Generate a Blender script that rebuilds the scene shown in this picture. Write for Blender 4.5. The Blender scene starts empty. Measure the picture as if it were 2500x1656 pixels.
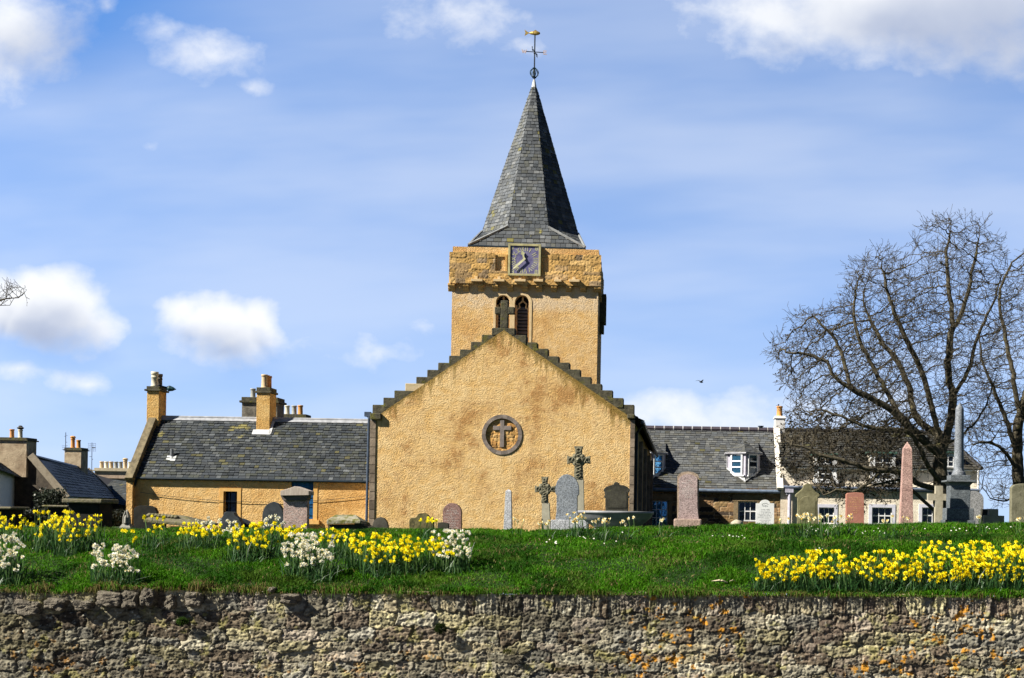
import bpy, bmesh, math, random
import numpy as np
from math import radians, sin, cos, pi, sqrt, atan2
from mathutils import Vector, Matrix, kdtree
from mathutils.geometry import tessellate_polygon

# ------------------------------------------------------------------ camera, sky, sun, exposure
scene = bpy.context.scene
F, VX, VY, EYE = 3400.0, 1670.0, 1265.0, 1.65      # focal length in photo pixels, vanishing point, eye height (m)
TH = radians(0.95)                                  # the camera was held about a degree off level
CT, ST = cos(TH), sin(TH)
def P(px, py, Y):
    """The point of the place that stands Y metres ahead and is seen at photo pixel px, py."""
    dx, dy = px - VX, py - VY
    return Vector(((dx*CT + dy*ST)*Y/F, Y, EYE - (-dx*ST + dy*CT)*Y/F))

cam_data = bpy.data.cameras.new("camera")
cam = bpy.data.objects.new("camera", cam_data)
scene.collection.objects.link(cam)
cam.matrix_world = Matrix.Translation((0, 0, EYE)) @ Matrix.Rotation(radians(90), 4, 'X') @ Matrix.Rotation(TH, 4, 'Z')
cam_data.sensor_width = 36.0
cam_data.lens = F/2500*36.0
cam_data.shift_x = (1250 - VX)/2500
cam_data.shift_y = (VY - 828)/2500
cam_data.clip_start, cam_data.clip_end = 0.1, 6000
scene.camera = cam

SUN_D = Vector((1.10, 0.52, -1.0)).normalized()     # the way the light travels
TOSUN = -SUN_D
sun_data = bpy.data.lights.new("sun", 'SUN')
sun_data.energy, sun_data.angle, sun_data.color = 5.0, radians(0.53), (1.0, 0.94, 0.81)
sun = bpy.data.objects.new("sun", sun_data)
sun.rotation_euler = SUN_D.to_track_quat('-Z', 'Y').to_euler()
sun.location = (-30, -10, 40)
scene.collection.objects.link(sun)

world = bpy.data.worlds.new("World")
scene.world = world
world.use_nodes = True
scene.view_settings.view_transform = 'Standard'
scene.view_settings.look = 'None'
scene.view_settings.exposure = 1.12
scene.view_settings.gamma = 1.0
scene.cycles.use_denoising = True
scene.cycles.max_bounces = 6
scene.cycles.use_adaptive_sampling = True
scene.cycles.adaptive_threshold = 0.02

class NT:
    """Short hand for building node trees."""
    def __init__(s, tree): s.t, s.n, s.l = tree, tree.nodes, tree.links
    def put(s, sock, v):
        if isinstance(v, bpy.types.NodeSocket): s.l.new(v, sock)
        elif v is not None: sock.default_value = v
    def math(s, op, a, b=None, c=None, clamp=False):
        n = s.n.new('ShaderNodeMath'); n.operation = op; n.use_clamp = clamp
        for i, v in enumerate((a, b, c)):
            if v is not None: s.put(n.inputs[i], v)
        return n.outputs[0]
    def ramp(s, v, a, b, lo=0.0, hi=1.0, smooth=True):
        n = s.n.new('ShaderNodeMapRange'); n.interpolation_type = 'SMOOTHSTEP' if smooth else 'LINEAR'
        s.put(n.inputs['Value'], v)
        for k, x in zip(('From Min', 'From Max', 'To Min', 'To Max'), (a, b, lo, hi)): s.put(n.inputs[k], x)
        return n.outputs[0]
    def mix(s, f, a, b, mode='MIX'):
        n = s.n.new('ShaderNodeMix'); n.data_type = 'RGBA'; n.blend_type = mode
        s.put(n.inputs[0], f)
        for i, v in ((6, a), (7, b)):
            s.put(n.inputs[i], (*v, 1) if isinstance(v, tuple) and len(v) == 3 else v)
        return n.outputs[2]
    def noise(s, vec, scale, detail=4, rough=0.55, dist=0.0, out=0):
        n = s.n.new('ShaderNodeTexNoise'); s.put(n.inputs['Vector'], vec)
        n.inputs['Scale'].default_value = scale; n.inputs['Detail'].default_value = detail
        n.inputs['Roughness'].default_value = rough; n.inputs['Distortion'].default_value = dist
        return n.outputs[out]
    def voro(s, vec, scale, feature='F1', out=0, rand=1.0):
        n = s.n.new('ShaderNodeTexVoronoi'); n.feature = feature; s.put(n.inputs['Vector'], vec)
        n.inputs['Scale'].default_value = scale; n.inputs['Randomness'].default_value = rand
        return n.outputs[out]
    def mapping(s, vec, scale=(1, 1, 1), rot=(0, 0, 0), loc=(0, 0, 0)):
        n = s.n.new('ShaderNodeMapping'); s.put(n.inputs['Vector'], vec)
        n.inputs['Scale'].default_value = scale; n.inputs['Rotation'].default_value = rot; n.inputs['Location'].default_value = loc
        return n.outputs[0]
    def sep(s, vec):
        n = s.n.new('ShaderNodeSeparateXYZ'); s.put(n.inputs[0], vec); return n.outputs
    def comb(s, x, y, z):
        n = s.n.new('ShaderNodeCombineXYZ')
        for i, v in enumerate((x, y, z)): s.put(n.inputs[i], v)
        return n.outputs[0]
    def bump(s, h, strength=0.5, dist=0.02, normal=None):
        n = s.n.new('ShaderNodeBump'); s.put(n.inputs['Height'], h)
        n.inputs['Strength'].default_value = strength; n.inputs['Distance'].default_value = dist
        if normal is not None: s.put(n.inputs['Normal'], normal)
        return n.outputs[0]

# the clouds hang in the sky by direction: centre, radii (photo pixels -> slopes), weight, streakiness
CLOUDS = [  # px, py, rx, ry, weight
    (2230, 10, 600, 190, 1.25), (1900, 60, 290, 125, 0.95), (2480, 110, 280, 120, 0.75),
    (120, 755, 190, 108, 1.30), (30, 745, 130, 98, 1.05), (215, 790, 100, 66, 0.85),
    (540, 805, 205, 90, 1.20), (455, 785, 105, 66, 1.0), (640, 790, 105, 76, 1.0), (770, 815, 110, 56, 0.42),
    (20, 80, 230, 170, 0.95), (-40, 180, 250, 120, 0.55),
    (520, 130, 190, 100, 0.62), (410, 70, 110, 60, 0.42), (610, 235, 100, 48, 0.5), (260, 5, 60, 30, .4),
    (1110, 50, 240, 135, 0.56), (1230, 120, 120, 65, 0.48),
    (170, 930, 130, 54, 0.72), (20, 905, 85, 56, 0.62), (920, 850, 140, 80, 0.5), (1010, 790, 150, 60, 0.34),
    (1720, 1030, 480, 110, 0.72), (380, 345, 60, 30, 0.30), (2150, 1020, 380, 80, .5),
]
def build_world():
    k = NT(world.node_tree)
    for n in list(k.n): k.n.remove(n)
    out = k.n.new('ShaderNodeOutputWorld'); bg = k.n.new('ShaderNodeBackground')
    sky = k.n.new('ShaderNodeTexSky'); sky.sky_type = 'NISHITA'; sky.sun_disc = False
    sky.sun_elevation = math.asin(TOSUN.z); sky.sun_rotation = atan2(TOSUN.x, TOSUN.y)
    sky.altitude = 0; sky.air_density = 1.0; sky.dust_density = 0.35; sky.ozone_density = 2.2
    x, y, z = k.sep(k.n.new('ShaderNodeTexCoord').outputs['Generated'])
    k.l.new(k.comb(x, y, k.math('MULTIPLY_ADD', k.math('MAXIMUM', z, 0.0), 0.9, 0.30)), sky.inputs['Vector'])
    ya = k.math('MAXIMUM', k.math('ABSOLUTE', y), 0.12)
    u, v = k.math('DIVIDE', x, ya), k.math('DIVIDE', z, ya)
    def density(u, v, detail):
        vec = k.comb(u, k.math('MULTIPLY', v, 1.3), y)
        wx, wy, _ = k.sep(k.noise(vec, 13.0, 3, 0.5, out=1))
        uu = k.math('MULTIPLY_ADD', k.math('SUBTRACT', wx, 0.5), 0.062, u)
        vv = k.math('MULTIPLY_ADD', k.math('SUBTRACT', wy, 0.5), 0.040, v)
        acc = None
        for (px, py, rx, ry, wt) in CLOUDS:
            dx, dy = px - VX, py - VY
            cu, cv = (dx*CT + dy*ST)/F, -(-dx*ST + dy*CT)/F
            a = k.math('MULTIPLY', k.math('SUBTRACT', uu, cu), F/rx)
            b = k.math('MULTIPLY', k.math('SUBTRACT', vv, cv), F/ry)
            r = k.math('SQRT', k.math('ADD', k.math('MULTIPLY', a, a), k.math('MULTIPLY', b, b)))
            d = k.math('MULTIPLY_ADD', r, -wt*0.9, wt*1.05)
            acc = d if acc is None else k.math('SMOOTH_MAX', acc, d, 0.10)
        if not detail: return acc
        n1 = k.noise(vec, 34.0, 6, 0.58, 0.15)
        return k.math('MULTIPLY_ADD', k.math('SUBTRACT', n1, 0.5), 0.78, acc)
    d1 = density(u, v, True)
    d2 = density(k.math('ADD', u, -0.004), k.math('ADD', v, 0.020), False)
    cloud = k.ramp(d1, 0.0, 0.95, 0.0, 0.98)
    st = k.noise(k.comb(k.math('MULTIPLY', u, 0.4), k.math('MULTIPLY_ADD', u, -0.10, k.math('MULTIPLY', v, 1.9)), y), 7.0, 4, 0.5)
    veil = k.ramp(st, 0.30, 0.70, 0.08, 0.33)
    blue = k.math('MULTIPLY', k.ramp(u, -0.50, -0.2, 1.0, 0.25), k.ramp(v, 0.27, 0.38))      # deeper blue high on the left
    veil = k.math('MULTIPLY', veil, k.math('SUBTRACT', 1.0, blue))
    cov = k.math('MAXIMUM', cloud, veil)
    light = k.ramp(k.math('ADD', d2, k.math('MULTIPLY', k.math('SUBTRACT', k.noise(k.comb(u, v, y), 22.0, 4, 0.5), 0.5), 0.6)), 0.30, 1.45, 1.0, 0.0)
    tint = k.mix(1.0, sky.outputs[0], k.mix(k.math('MULTIPLY', blue, 0.85), SKY_TINT, SKY_DEEP), 'MULTIPLY')
    hz = k.math('POWER', k.ramp(v, -0.02, 0.20, 1.0, 0.0, False), 1.6)                          # pale air low over the land
    tint = k.mix(k.math('MULTIPLY', hz, 0.75), tint, HORIZON)
    grey = None          # two clouds turn a shaded side to us
    for (px, py, rr) in ((170, 140, 210), (2420, 60, 330)):
        cu, cv = (px - VX)/F, (VY - py)/F
        a_, b_ = k.math('SUBTRACT', u, cu), k.math('SUBTRACT', v, cv)
        r_ = k.math('SQRT', k.math('ADD', k.math('MULTIPLY', a_, a_), k.math('MULTIPLY', b_, b_)))
        g_ = k.ramp(r_, 0.0, rr/F, 1.0, 0.0); grey = g_ if grey is None else k.math('MAXIMUM', grey, g_)
    light = k.math('MULTIPLY', light, k.math('MULTIPLY_ADD', grey, -0.8, 1.0))
    ccol = k.mix(light, CLOUD_DARK, CLOUD_LIT)
    col = k.mix(cov, tint, ccol)
    col = k.mix(1.0, col, k.mix(k.ramp(v, 0.40, 1.0), (1, 1, 1), (.16, .18, .21)), 'MULTIPLY')  # sky dimmed towards the zenith, to weaken the fill light
    col = k.mix(1.0, col, k.mix(k.ramp(y, -0.05, -0.5), (1, 1, 1), (.32, .33, .34)), 'MULTIPLY')   # sky behind the view dimmed to weaken the fill light
    col = k.mix(1.0, col, k.mix(k.ramp(x, 0.30, 0.85), (1, 1, 1), (.36, .40, .46)), 'MULTIPLY')      # right side, away from the sun, dimmed to darken right-facing walls
    k.put(bg.inputs['Color'], col); bg.inputs['Strength'].default_value = 0.080
    k.l.new(bg.outputs[0], out.inputs[0])
SKY_TINT = (1.34, 1.46, 1.62)
SKY_DEEP = (0.26, 0.92, 1.50)
HORIZON = (3.0, 4.0, 5.3)
CLOUD_LIT = (5.9, 6.0, 6.15)
CLOUD_DARK = (2.7, 3.1, 4.1)
build_world()

# ------------------------------------------------------------------ materials
def base_mat(name):
    m = bpy.data.materials.new(name); m.use_nodes = True
    k = NT(m.node_tree); b = k.n.get('Principled BSDF')
    b.inputs['Specular IOR Level'].default_value = 0.25
    co = k.n.new('ShaderNodeTexCoord').outputs['Object']
    return m, k, b, co
def stone(name, c1, c2, scale=6.0, rough=0.85, bump=0.5, bdist=0.01, spot=None, spot_amt=0.45, spot_scale=9.0, speck=0.0, stretch=(1, 1, 1), col_attr=False):
    m, k, b, co = base_mat(name)
    v = k.mapping(co, stretch)
    n1 = k.noise(v, scale, 6, 0.65); n2 = k.noise(v, scale*6, 3, 0.6)
    c = k.mix(k.ramp(n1, 0.32, 0.68), c1, c2)
    c = k.mix(0.55, c, k.mix(n2, (0.62, 0.62, 0.62), (1.38, 1.38, 1.38)), 'MULTIPLY')
    if speck:
        sp = k.voro(v, 55.0, out=1)
        c = k.mix(speck, c, k.mix(k.ramp(k.sep(sp)[0], 0.2, 0.8), (0.55, 0.55, 0.55), (1.5, 1.5, 1.5)), 'MULTIPLY')
    if col_attr:
        a = k.n.new('ShaderNodeAttribute'); a.attribute_name = 'Col'
        c = k.mix(1.0, c, a.outputs['Color'], 'MULTIPLY')
    if spot:
        s = k.noise(v, spot_scale, 5, 0.7)
        c = k.mix(k.ramp(s, 1.0 - spot_amt - 0.06, 1.0 - spot_amt + 0.06), c, spot)
    k.put(b.inputs['Base Color'], c); b.inputs['Roughness'].default_value = rough
    if bump:
        h = k.math('ADD', k.math('MULTIPLY', n1, 1.0), k.math('MULTIPLY', n2, 0.5))
        k.put(b.inputs['Normal'], k.bump(h, bump, bdist*3))
    return m
def plain(name, c, rough=0.5, metal=0.0, var=0.25, scale=5.0):
    m, k, b, co = base_mat(name)
    n = k.noise(co, scale, 5, 0.6)
    k.put(b.inputs['Base Color'], k.mix(k.ramp(n, 0.3, 0.7), tuple(x*(1 - var) for x in c), tuple(min(1, x*(1 + var)) for x in c)))
    b.inputs['Roughness'].default_value = rough; b.inputs['Metallic'].default_value = metal
    return m
def attr_mat(name, rough=0.8, noise_scale=30.0, noise_amt=0.5, bump=0.4, bdist=0.01, lichen=(), trans=0.0, spec=0.25):
    """Each piece carries its own colour in the attribute Col; noise and lichen lie over it."""
    m, k, b, co = base_mat(name)
    a = k.n.new('ShaderNodeAttribute'); a.attribute_name = 'Col'
    c = a.outputs['Color']
    n = k.noise(co, noise_scale, 6, 0.68)
    if noise_amt: c = k.mix(noise_amt, c, k.mix(k.ramp(n, 0.25, 0.75), (0.35, 0.35, 0.35), (1.6, 1.6, 1.6)), 'MULTIPLY')
    for (lc, ls, lo, hi) in lichen:
        big = k.noise(co, ls*0.22, 3, 0.5); f = k.noise(co, ls, 4, 0.65)
        f = k.math('MULTIPLY_ADD', k.math('SUBTRACT', big, 0.5), 0.9, f)
        c = k.mix(k.ramp(f, lo, hi), c, lc)
    k.put(b.inputs['Base Color'], c); b.inputs['Roughness'].default_value = rough
    b.inputs['Specular IOR Level'].default_value = spec
    if bump: k.put(b.inputs['Normal'], k.bump(n, bump, bdist))
    if trans:
        o = k.n['Material Output']; t = k.n.new('ShaderNodeBsdfTranslucent'); ms = k.n.new('ShaderNodeMixShader')
        k.put(t.inputs['Color'], c); ms.inputs[0].default_value = trans
        k.l.new(b.outputs[0], ms.inputs[1]); k.l.new(t.outputs[0], ms.inputs[2]); k.l.new(ms.outputs[0], o.inputs[0])
    return m
def harl(name, c_mid, c_dark, c_pale, bump=0.9, bdist=0.06, scale=11.0, stain=None, band=None):
    """Roughcast: a lumpy thrown coat with darker weathered patches and paler washed ones."""
    m, k, b, co = base_mat(name)
    v = k.mapping(co, (1, 1, 1.25))
    wv = k.mapping(co, (1, 1, 1.15))
    lump = k.n.new('ShaderNodeTexVoronoi'); lump.feature = 'SMOOTH_F1'; lump.inputs['Smoothness'].default_value = 0.6
    k.put(lump.inputs['Vector'], wv); lump.inputs['Scale'].default_value = scale*1.9
    fine = k.noise(v, scale*2.6, 5, 0.68)
    fine2 = k.math('MULTIPLY', k.math('SUBTRACT', 0.7, lump.outputs[0]), 0.35)
    big = k.noise(co, 0.55, 6, 0.66); mid = k.noise(v, 2.6, 6, 0.72)
    c = k.mix(k.ramp(mid, 0.36, 0.62), c_mid, c_pale)
    pm = k.math('ADD', k.math('MULTIPLY', big, 0.75), k.math('MULTIPLY', mid, 0.45))
    c = k.mix(k.ramp(pm, 0.57, 0.72, 0, 0.85), c, c_dark)
    c = k.mix(k.ramp(k.noise(k.mapping(co, loc=(7, 3, 1)), 0.8, 4, 0.6), 0.55, 0.75, 0, 0.6), c, c_pale)
    c = k.mix(0.45, c, k.mix(fine, (0.6, 0.56, 0.5), (1.4, 1.4, 1.4)), 'MULTIPLY')
    x, y, z = k.sep(co)
    if stain:      # green-brown runs washed down from the skew stones
        ax, az, slope, colr = stain
        below = k.math('SUBTRACT', k.math('MULTIPLY_ADD', k.math('ABSOLUTE', k.math('SUBTRACT', x, ax)), -slope, az), z)
        runs = k.noise(k.mapping(co, (3.2, 1, 0.35)), 1.6, 5, 0.6)
        reach = k.math('MULTIPLY_ADD', k.ramp(runs, 0.42, 0.75), 1.15, 0.10)
        f = k.math('SUBTRACT', 1.0, k.math('DIVIDE', below, reach), clamp=True)
        c = k.mix(k.math('MULTIPLY', k.math('POWER', f, 0.8), 0.8), c, colr)
    if band:       # a washed-out paler band
        z0, z1, colr = band
        f = k.math('MULTIPLY', k.ramp(z, z0 - 0.25, z0 + 0.1), k.ramp(z, z1 - 0.1, z1 + 0.2, 1, 0))
        c = k.mix(k.math('MULTIPLY', f, k.ramp(mid, 0.3, 0.6, 0.2, 0.85)), c, colr)
    k.put(b.inputs['Base Color'], c); b.inputs['Roughness'].default_value = 0.95
    b.inputs['Specular IOR Level'].default_value = 0.1
    h = k.math('ADD', k.math('ADD', fine, fine2), k.math('MULTIPLY', mid, 1.1))
    k.put(b.inputs['Normal'], k.bump(h, bump, bdist))
    return m
def glass_mat(name, tint, rough=0.04, metal=0.75, wav=0.02):
    m, k, b, co = base_mat(name)
    k.put(b.inputs['Base Color'], k.mix(k.noise(co, 2.5, 3), tuple(x*0.7 for x in tint), tint))
    b.inputs['Metallic'].default_value = metal; b.inputs['Roughness'].default_value = rough
    k.put(b.inputs['Normal'], k.bump(k.noise(co, 3.0, 2), 0.25, wav))
    return m

# ------------------------------------------------------------------ objects
COL = scene.collection
def tag(o, label=None, cat=None, group=None, kind=None):
    if label: o['label'] = label
    if cat: o['category'] = cat
    if group: o['group'] = group
    if kind: o['kind'] = kind
    return o
def empty(name, loc, label, cat, group=None):
    o = bpy.data.objects.new(name, None); COL.objects.link(o); o.location = loc
    o.empty_display_size = 0.2
    return tag(o, label, cat, group)
def root_loc(o):
    while o.parent is not None: o = o.parent
    return Vector(o.location)
def link_mesh(name, me, mats, parent=None, smooth=False, bevel=0.0, origin=None):
    for m in (mats if isinstance(mats, (list, tuple)) else [mats]): me.materials.append(m)
    o = bpy.data.objects.new(name, me); COL.objects.link(o)
    if parent is not None:
        o.parent = parent; me.transform(Matrix.Translation(-root_loc(parent)))
    elif origin is not None:
        me.transform(Matrix.Translation(-Vector(origin))); o.location = origin
    if smooth: me.shade_smooth()
    if bevel:
        b = o.modifiers.new('bevel', 'BEVEL'); b.width = bevel; b.segments = 2; b.limit_method = 'ANGLE'; b.angle_limit = radians(40)
    return o
class MB:
    def __init__(s, xf=None): s.v, s.f, s.mi, s.c, s.xf, s.cur, s.col = [], [], [], [], xf, 0, None
    def add(s, vs, fs, col=None):
        o = len(s.v)
        s.v.extend([Vector(p) for p in vs]); s.f.extend([tuple(i + o for i in f) for f in fs]); s.mi.extend([s.cur]*len(fs))
        s.c.extend([(col or s.col or (1, 1, 1))]*len(vs))
    def hexa(s, p, col=None):     # 8 corners: bottom ring then top ring
        s.add(p, [(0, 3, 2, 1), (4, 5, 6, 7), (0, 1, 5, 4), (1, 2, 6, 5), (2, 3, 7, 6), (3, 0, 4, 7)], col)
    def box(s, x0, x1, y0, y1, z0, z1, col=None):
        s.hexa([(x0, y0, z0), (x1, y0, z0), (x1, y1, z0), (x0, y1, z0), (x0, y0, z1), (x1, y0, z1), (x1, y1, z1), (x0, y1, z1)], col)
    def obox(s, O, U, N, W, u0, u1, n0, n1, w0, w1, col=None):     # box in its own axes
        f = lambda a, b, c: O + U*a + N*b + W*c
        s.hexa([f(u0, n0, w0), f(u1, n0, w0), f(u1, n1, w0), f(u0, n1, w0), f(u0, n0, w1), f(u1, n0, w1), f(u1, n1, w1), f(u0, n1, w1)], col)
    def pxbox(s, px0, px1, py0, py1, Y, d, col=None):
        a, b = P(px0, (py0 + py1)/2, Y), P(px1, (py0 + py1)/2, Y)
        t, q = P((px0 + px1)/2, py0, Y), P((px0 + px1)/2, py1, Y)
        s.box(a.x, b.x, Y, Y + d, q.z, t.z, col)
    def prism(s, pts, y0, y1, holes=(), back=True, col=None):
        """outline of (x, z) points pushed from y0 to y1, with holes through the front"""
        loops = [[Vector((p[0], 0, p[1])) for p in pts]] + [[Vector((p[0], 0, p[1])) for p in h] for h in holes]
        flat = [p for l in loops for p in l]; n = len(flat)
        tri = tessellate_polygon(loops)
        vs = [(p.x, y0, p.z) for p in flat] + [(p.x, y1, p.z) for p in flat]
        fs = []
        for a, b, c in tri:
            nn = (flat[b] - flat[a]).cross(flat[c] - flat[a])
            if nn.y > 0: a, b = b, a
            fs.append((a, b, c))
            if back: fs.append((a + n, c + n, b + n))
        o = 0
        for li, l in enumerate(loops):
            m = len(l); area = sum(l[i].x*l[(i + 1) % m].z - l[(i + 1) % m].x*l[i].z for i in range(m))
            flip = (area > 0) != (li > 0)
            for i in range(m):
                a, b = o + i, o + (i + 1) % m
                fs.append((a, a + n, b + n, b) if flip else (a, b, b + n, a + n))
            o += m
        s.add(vs, fs, col)
    def tube(s, pts, r, seg=6, caps=True, col=None):
        pts = [Vector(p) for p in pts]; rs = r if isinstance(r, (list, tuple)) else [r]*len(pts)
        vs, fs = [], []; up = None
        for i, p in enumerate(pts):
            t = (pts[min(i + 1, len(pts) - 1)] - pts[max(i - 1, 0)]).normalized()
            if up is None: up = t.orthogonal().normalized()
            a = (up - t*up.dot(t)); a = a.normalized() if a.length > 1e-6 else t.orthogonal().normalized()
            up = a; b = t.cross(a)
            vs += [p + (a*cos(2*pi*j/seg) + b*sin(2*pi*j/seg))*rs[i] for j in range(seg)]
        for i in range(len(pts) - 1):
            for j in range(seg):
                q = (j + 1) % seg
                fs.append((i*seg + j, i*seg + q, (i + 1)*seg + q, (i + 1)*seg + j))
        if caps: fs += [tuple(range(seg))[::-1], tuple((len(pts) - 1)*seg + j for j in range(seg))]
        s.add(vs, fs, col)
    def lathe(s, c, prof, seg=16, col=None, cap=True):
        c = Vector(c); vs = [c + Vector((r*cos(2*pi*j/seg), r*sin(2*pi*j/seg), z)) for r, z in prof for j in range(seg)]
        fs = [(i*seg + j, i*seg + (j + 1) % seg, (i + 1)*seg + (j + 1) % seg, (i + 1)*seg + j) for i in range(len(prof) - 1) for j in range(seg)]
        if cap: fs += [tuple(range(seg))[::-1], tuple((len(prof) - 1)*seg + j for j in range(seg))]
        s.add(vs, fs, col)
    def build(s, name, mats, parent=None, smooth=False, bevel=0.0, origin=None, xf=None):
        xf = xf or s.xf
        me = bpy.data.meshes.new(name)
        me.from_pydata([(xf @ p if xf else p) for p in s.v], [], s.f)
        me.polygons.foreach_set('material_index', s.mi)
        if any(c != (1, 1, 1) for c in s.c):
            a = me.color_attributes.new('Col', 'FLOAT_COLOR', 'POINT')
            a.data.foreach_set('color', np.array([(*c, 1.0) for c in s.c], dtype=np.float32).ravel())
        me.update()
        return link_mesh(name, me, mats, parent, smooth, bevel, origin)
def np_mesh(name, verts, faces, cols=None):
    """numpy arrays -> mesh; faces is an (n, 3) or (n, 4) array"""
    me = bpy.data.meshes.new(name); n, kf = faces.shape
    me.vertices.add(len(verts)); me.vertices.foreach_set('co', verts.astype(np.float32).ravel())
    me.loops.add(n*kf); me.loops.foreach_set('vertex_index', faces.astype(np.int32).ravel())
    me.polygons.add(n); me.polygons.foreach_set('loop_start', np.arange(0, n*kf, kf, dtype=np.int32))
    if cols is not None:
        a = me.color_attributes.new('Col', 'FLOAT_COLOR', 'POINT')
        a.data.foreach_set('color', np.concatenate([cols, np.ones((len(cols), 1))], 1).astype(np.float32).ravel())
    me.update(calc_edges=True); me.validate()
    return me
def vnoise(x, y, seed=0):
    xi, yi = np.floor(x).astype(np.int64), np.floor(y).astype(np.int64); fx, fy = x - xi, y - yi
    fx, fy = fx*fx*(3 - 2*fx), fy*fy*(3 - 2*fy)
    def h(a, b):
        n = (a*374761393 + b*668265263 + seed*974711) & 0x7fffffff
        n = ((n ^ (n >> 13))*1274126177) & 0x7fffffff
        return ((n ^ (n >> 16)) & 0xffff)/65535.0
    return (h(xi, yi)*(1 - fx) + h(xi + 1, yi)*fx)*(1 - fy) + (h(xi, yi + 1)*(1 - fx) + h(xi + 1, yi + 1)*fx)*fy
def fbm(x, y, seed=0, oct=4, gain=0.5):
    s, a, t = 0, 1.0, 0
    for i in range(oct): s = s + a*vnoise(x*2**i, y*2**i, seed + i*17); t += a; a *= gain
    return s/t
def sstep(a, b, x):
    t = np.clip((x - a)/(b - a), 0, 1); return t*t*(3 - 2*t)

def masonry(w, h, res, seed, rowh, colw, depth, palette, mortar, top_row=None, warp=0.03, gap=0.16, holes=(), rough=0.5, topfun=None, power=4):
    """A stone wall face as real relief: courses of stones bulging out of their joints. Returns u, v, d arrays, faces, colours."""
    rng = np.random.default_rng(seed)
    rows, v = [], h
    if top_row: rows.append((v - top_row[0]/2, top_row[0]/2, top_row[1])); v -= top_row[0]
    while v > -0.2:
        hh = rng.uniform(*rowh); rows.append((v - hh/2, hh/2, colw)); v -= hh
    seeds, sid = [], 0
    for rv, hh, cw in rows:
        us, u = [], -0.5
        while u < w + 0.5:
            ww = rng.uniform(*cw)
            us.append((u + ww/2 + rng.uniform(-.1, .1)*ww, rv + rng.uniform(-.22, .22)*hh, ww/2*rng.uniform(.85, 1.15), hh*rng.uniform(.85, 1.2), sid)); sid += 1; u += ww
        seeds.append(np.array(us))
    nu, nv = int(w/res) + 1, int(h/res) + 1
    U, V = np.meshgrid(np.linspace(0, w, nu), np.linspace(0, h, nv)); U, V = U.ravel(), V.ravel()
    wu = U + warp*(fbm(U*9, V*9, seed + 1, 3) - .5)*2 + warp*.6*(fbm(U*30, V*30, seed + 2, 2) - .5)*2
    wv = V + warp*(fbm(U*8, V*10, seed + 3, 3) - .5)*2 + warp*.5*(fbm(U*28, V*28, seed + 4, 2) - .5)*2
    d1 = np.full(len(U), 9.0); d2 = d1.copy(); ids = np.zeros(len(U), np.int64); lx = np.zeros(len(U)); ly = np.zeros(len(U))
    centres = np.array([r[0] for r in rows])
    ri = np.clip(np.searchsorted(-centres, -wv), 0, len(rows) - 1)
    for dr in (-2, -1, 0, 1):
        rr = np.clip(ri + dr, 0, len(rows) - 1)
        for r in range(len(rows)):
            m = np.nonzero((rr == r) & ((ri + dr) == r))[0]
            if not len(m): continue
            S = seeds[r]; ci = np.searchsorted(S[:, 0], wu[m])
            for dc in (-2, -1, 0, 1):
                q = S[np.clip(ci + dc, 0, len(S) - 1)]
                a, b = (wu[m] - q[:, 0])/q[:, 2], (wv[m] - q[:, 1])/q[:, 3]
                d = (np.abs(a)**power + np.abs(b)**power)**(1/power)
                new = d < d1[m]; same = ids[m] == q[:, 4].astype(np.int64)
                i1 = m[new]
                ch = new & ~same
                d2[m[ch]] = d1[m[ch]]
                d1[i1] = d[new]; ids[m[new]] = q[new, 4].astype(np.int64); lx[i1] = a[new]; ly[i1] = b[new]
                sec = ~new & ~same & (d < d2[m])
                d2[m[sec]] = d[sec]
    edge = d2 - d1
    st = rng.random((sid + 1, 6))
    b = sstep(gap*.25, gap*2.2, edge)
    rel = (0.35 + 0.65*st[ids, 0])
    n1 = fbm(U*22, V*26, seed + 5, 4, .6); n2 = fbm(U*70, V*90, seed + 6, 3, .6)
    d = depth*(b*rel + b*0.35*((st[ids, 1] - .5)*lx + (st[ids, 2] - .5)*ly)) + depth*rough*((n1 - .5)*1.5 + (n2 - .5)*.8)
    pal = np.array(palette)[(st[ids, 3]*len(palette)).astype(int) % len(palette)]
    c = pal*(0.7 + 0.6*st[ids, 4])[:, None]
    mo = (1 - sstep(gap*.3, gap*1.1, edge))[:, None]
    c = c*(1 - mo) + np.array(mortar)*mo
    if topfun is not None: V = np.minimum(V, topfun(U) + 0.0*V)
    idx = np.arange(nu*nv).reshape(nv, nu)
    f = np.stack([idx[:-1, :-1].ravel(), idx[:-1, 1:].ravel(), idx[1:, 1:].ravel(), idx[1:, :-1].ravel()], 1)
    if holes:
        cu, cv = U[f].mean(1), V[f].mean(1); keep = np.ones(len(f), bool)
        for (a0, a1, b0, b1) in holes: keep &= ~((cu > a0) & (cu < a1) & (cv > b0) & (cv < b1))
        f = f[keep]
    return U, V, d, f, c
def masonry_mesh(name, O, UX, UZ, N, args):
    U, V, d, f, c = masonry(**args)
    O, UX, UZ, N = (np.array(v) for v in (O, UX, UZ, N))
    return np_mesh(name, O + U[:, None]*UX + V[:, None]*UZ + d[:, None]*N, f, c)

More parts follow.
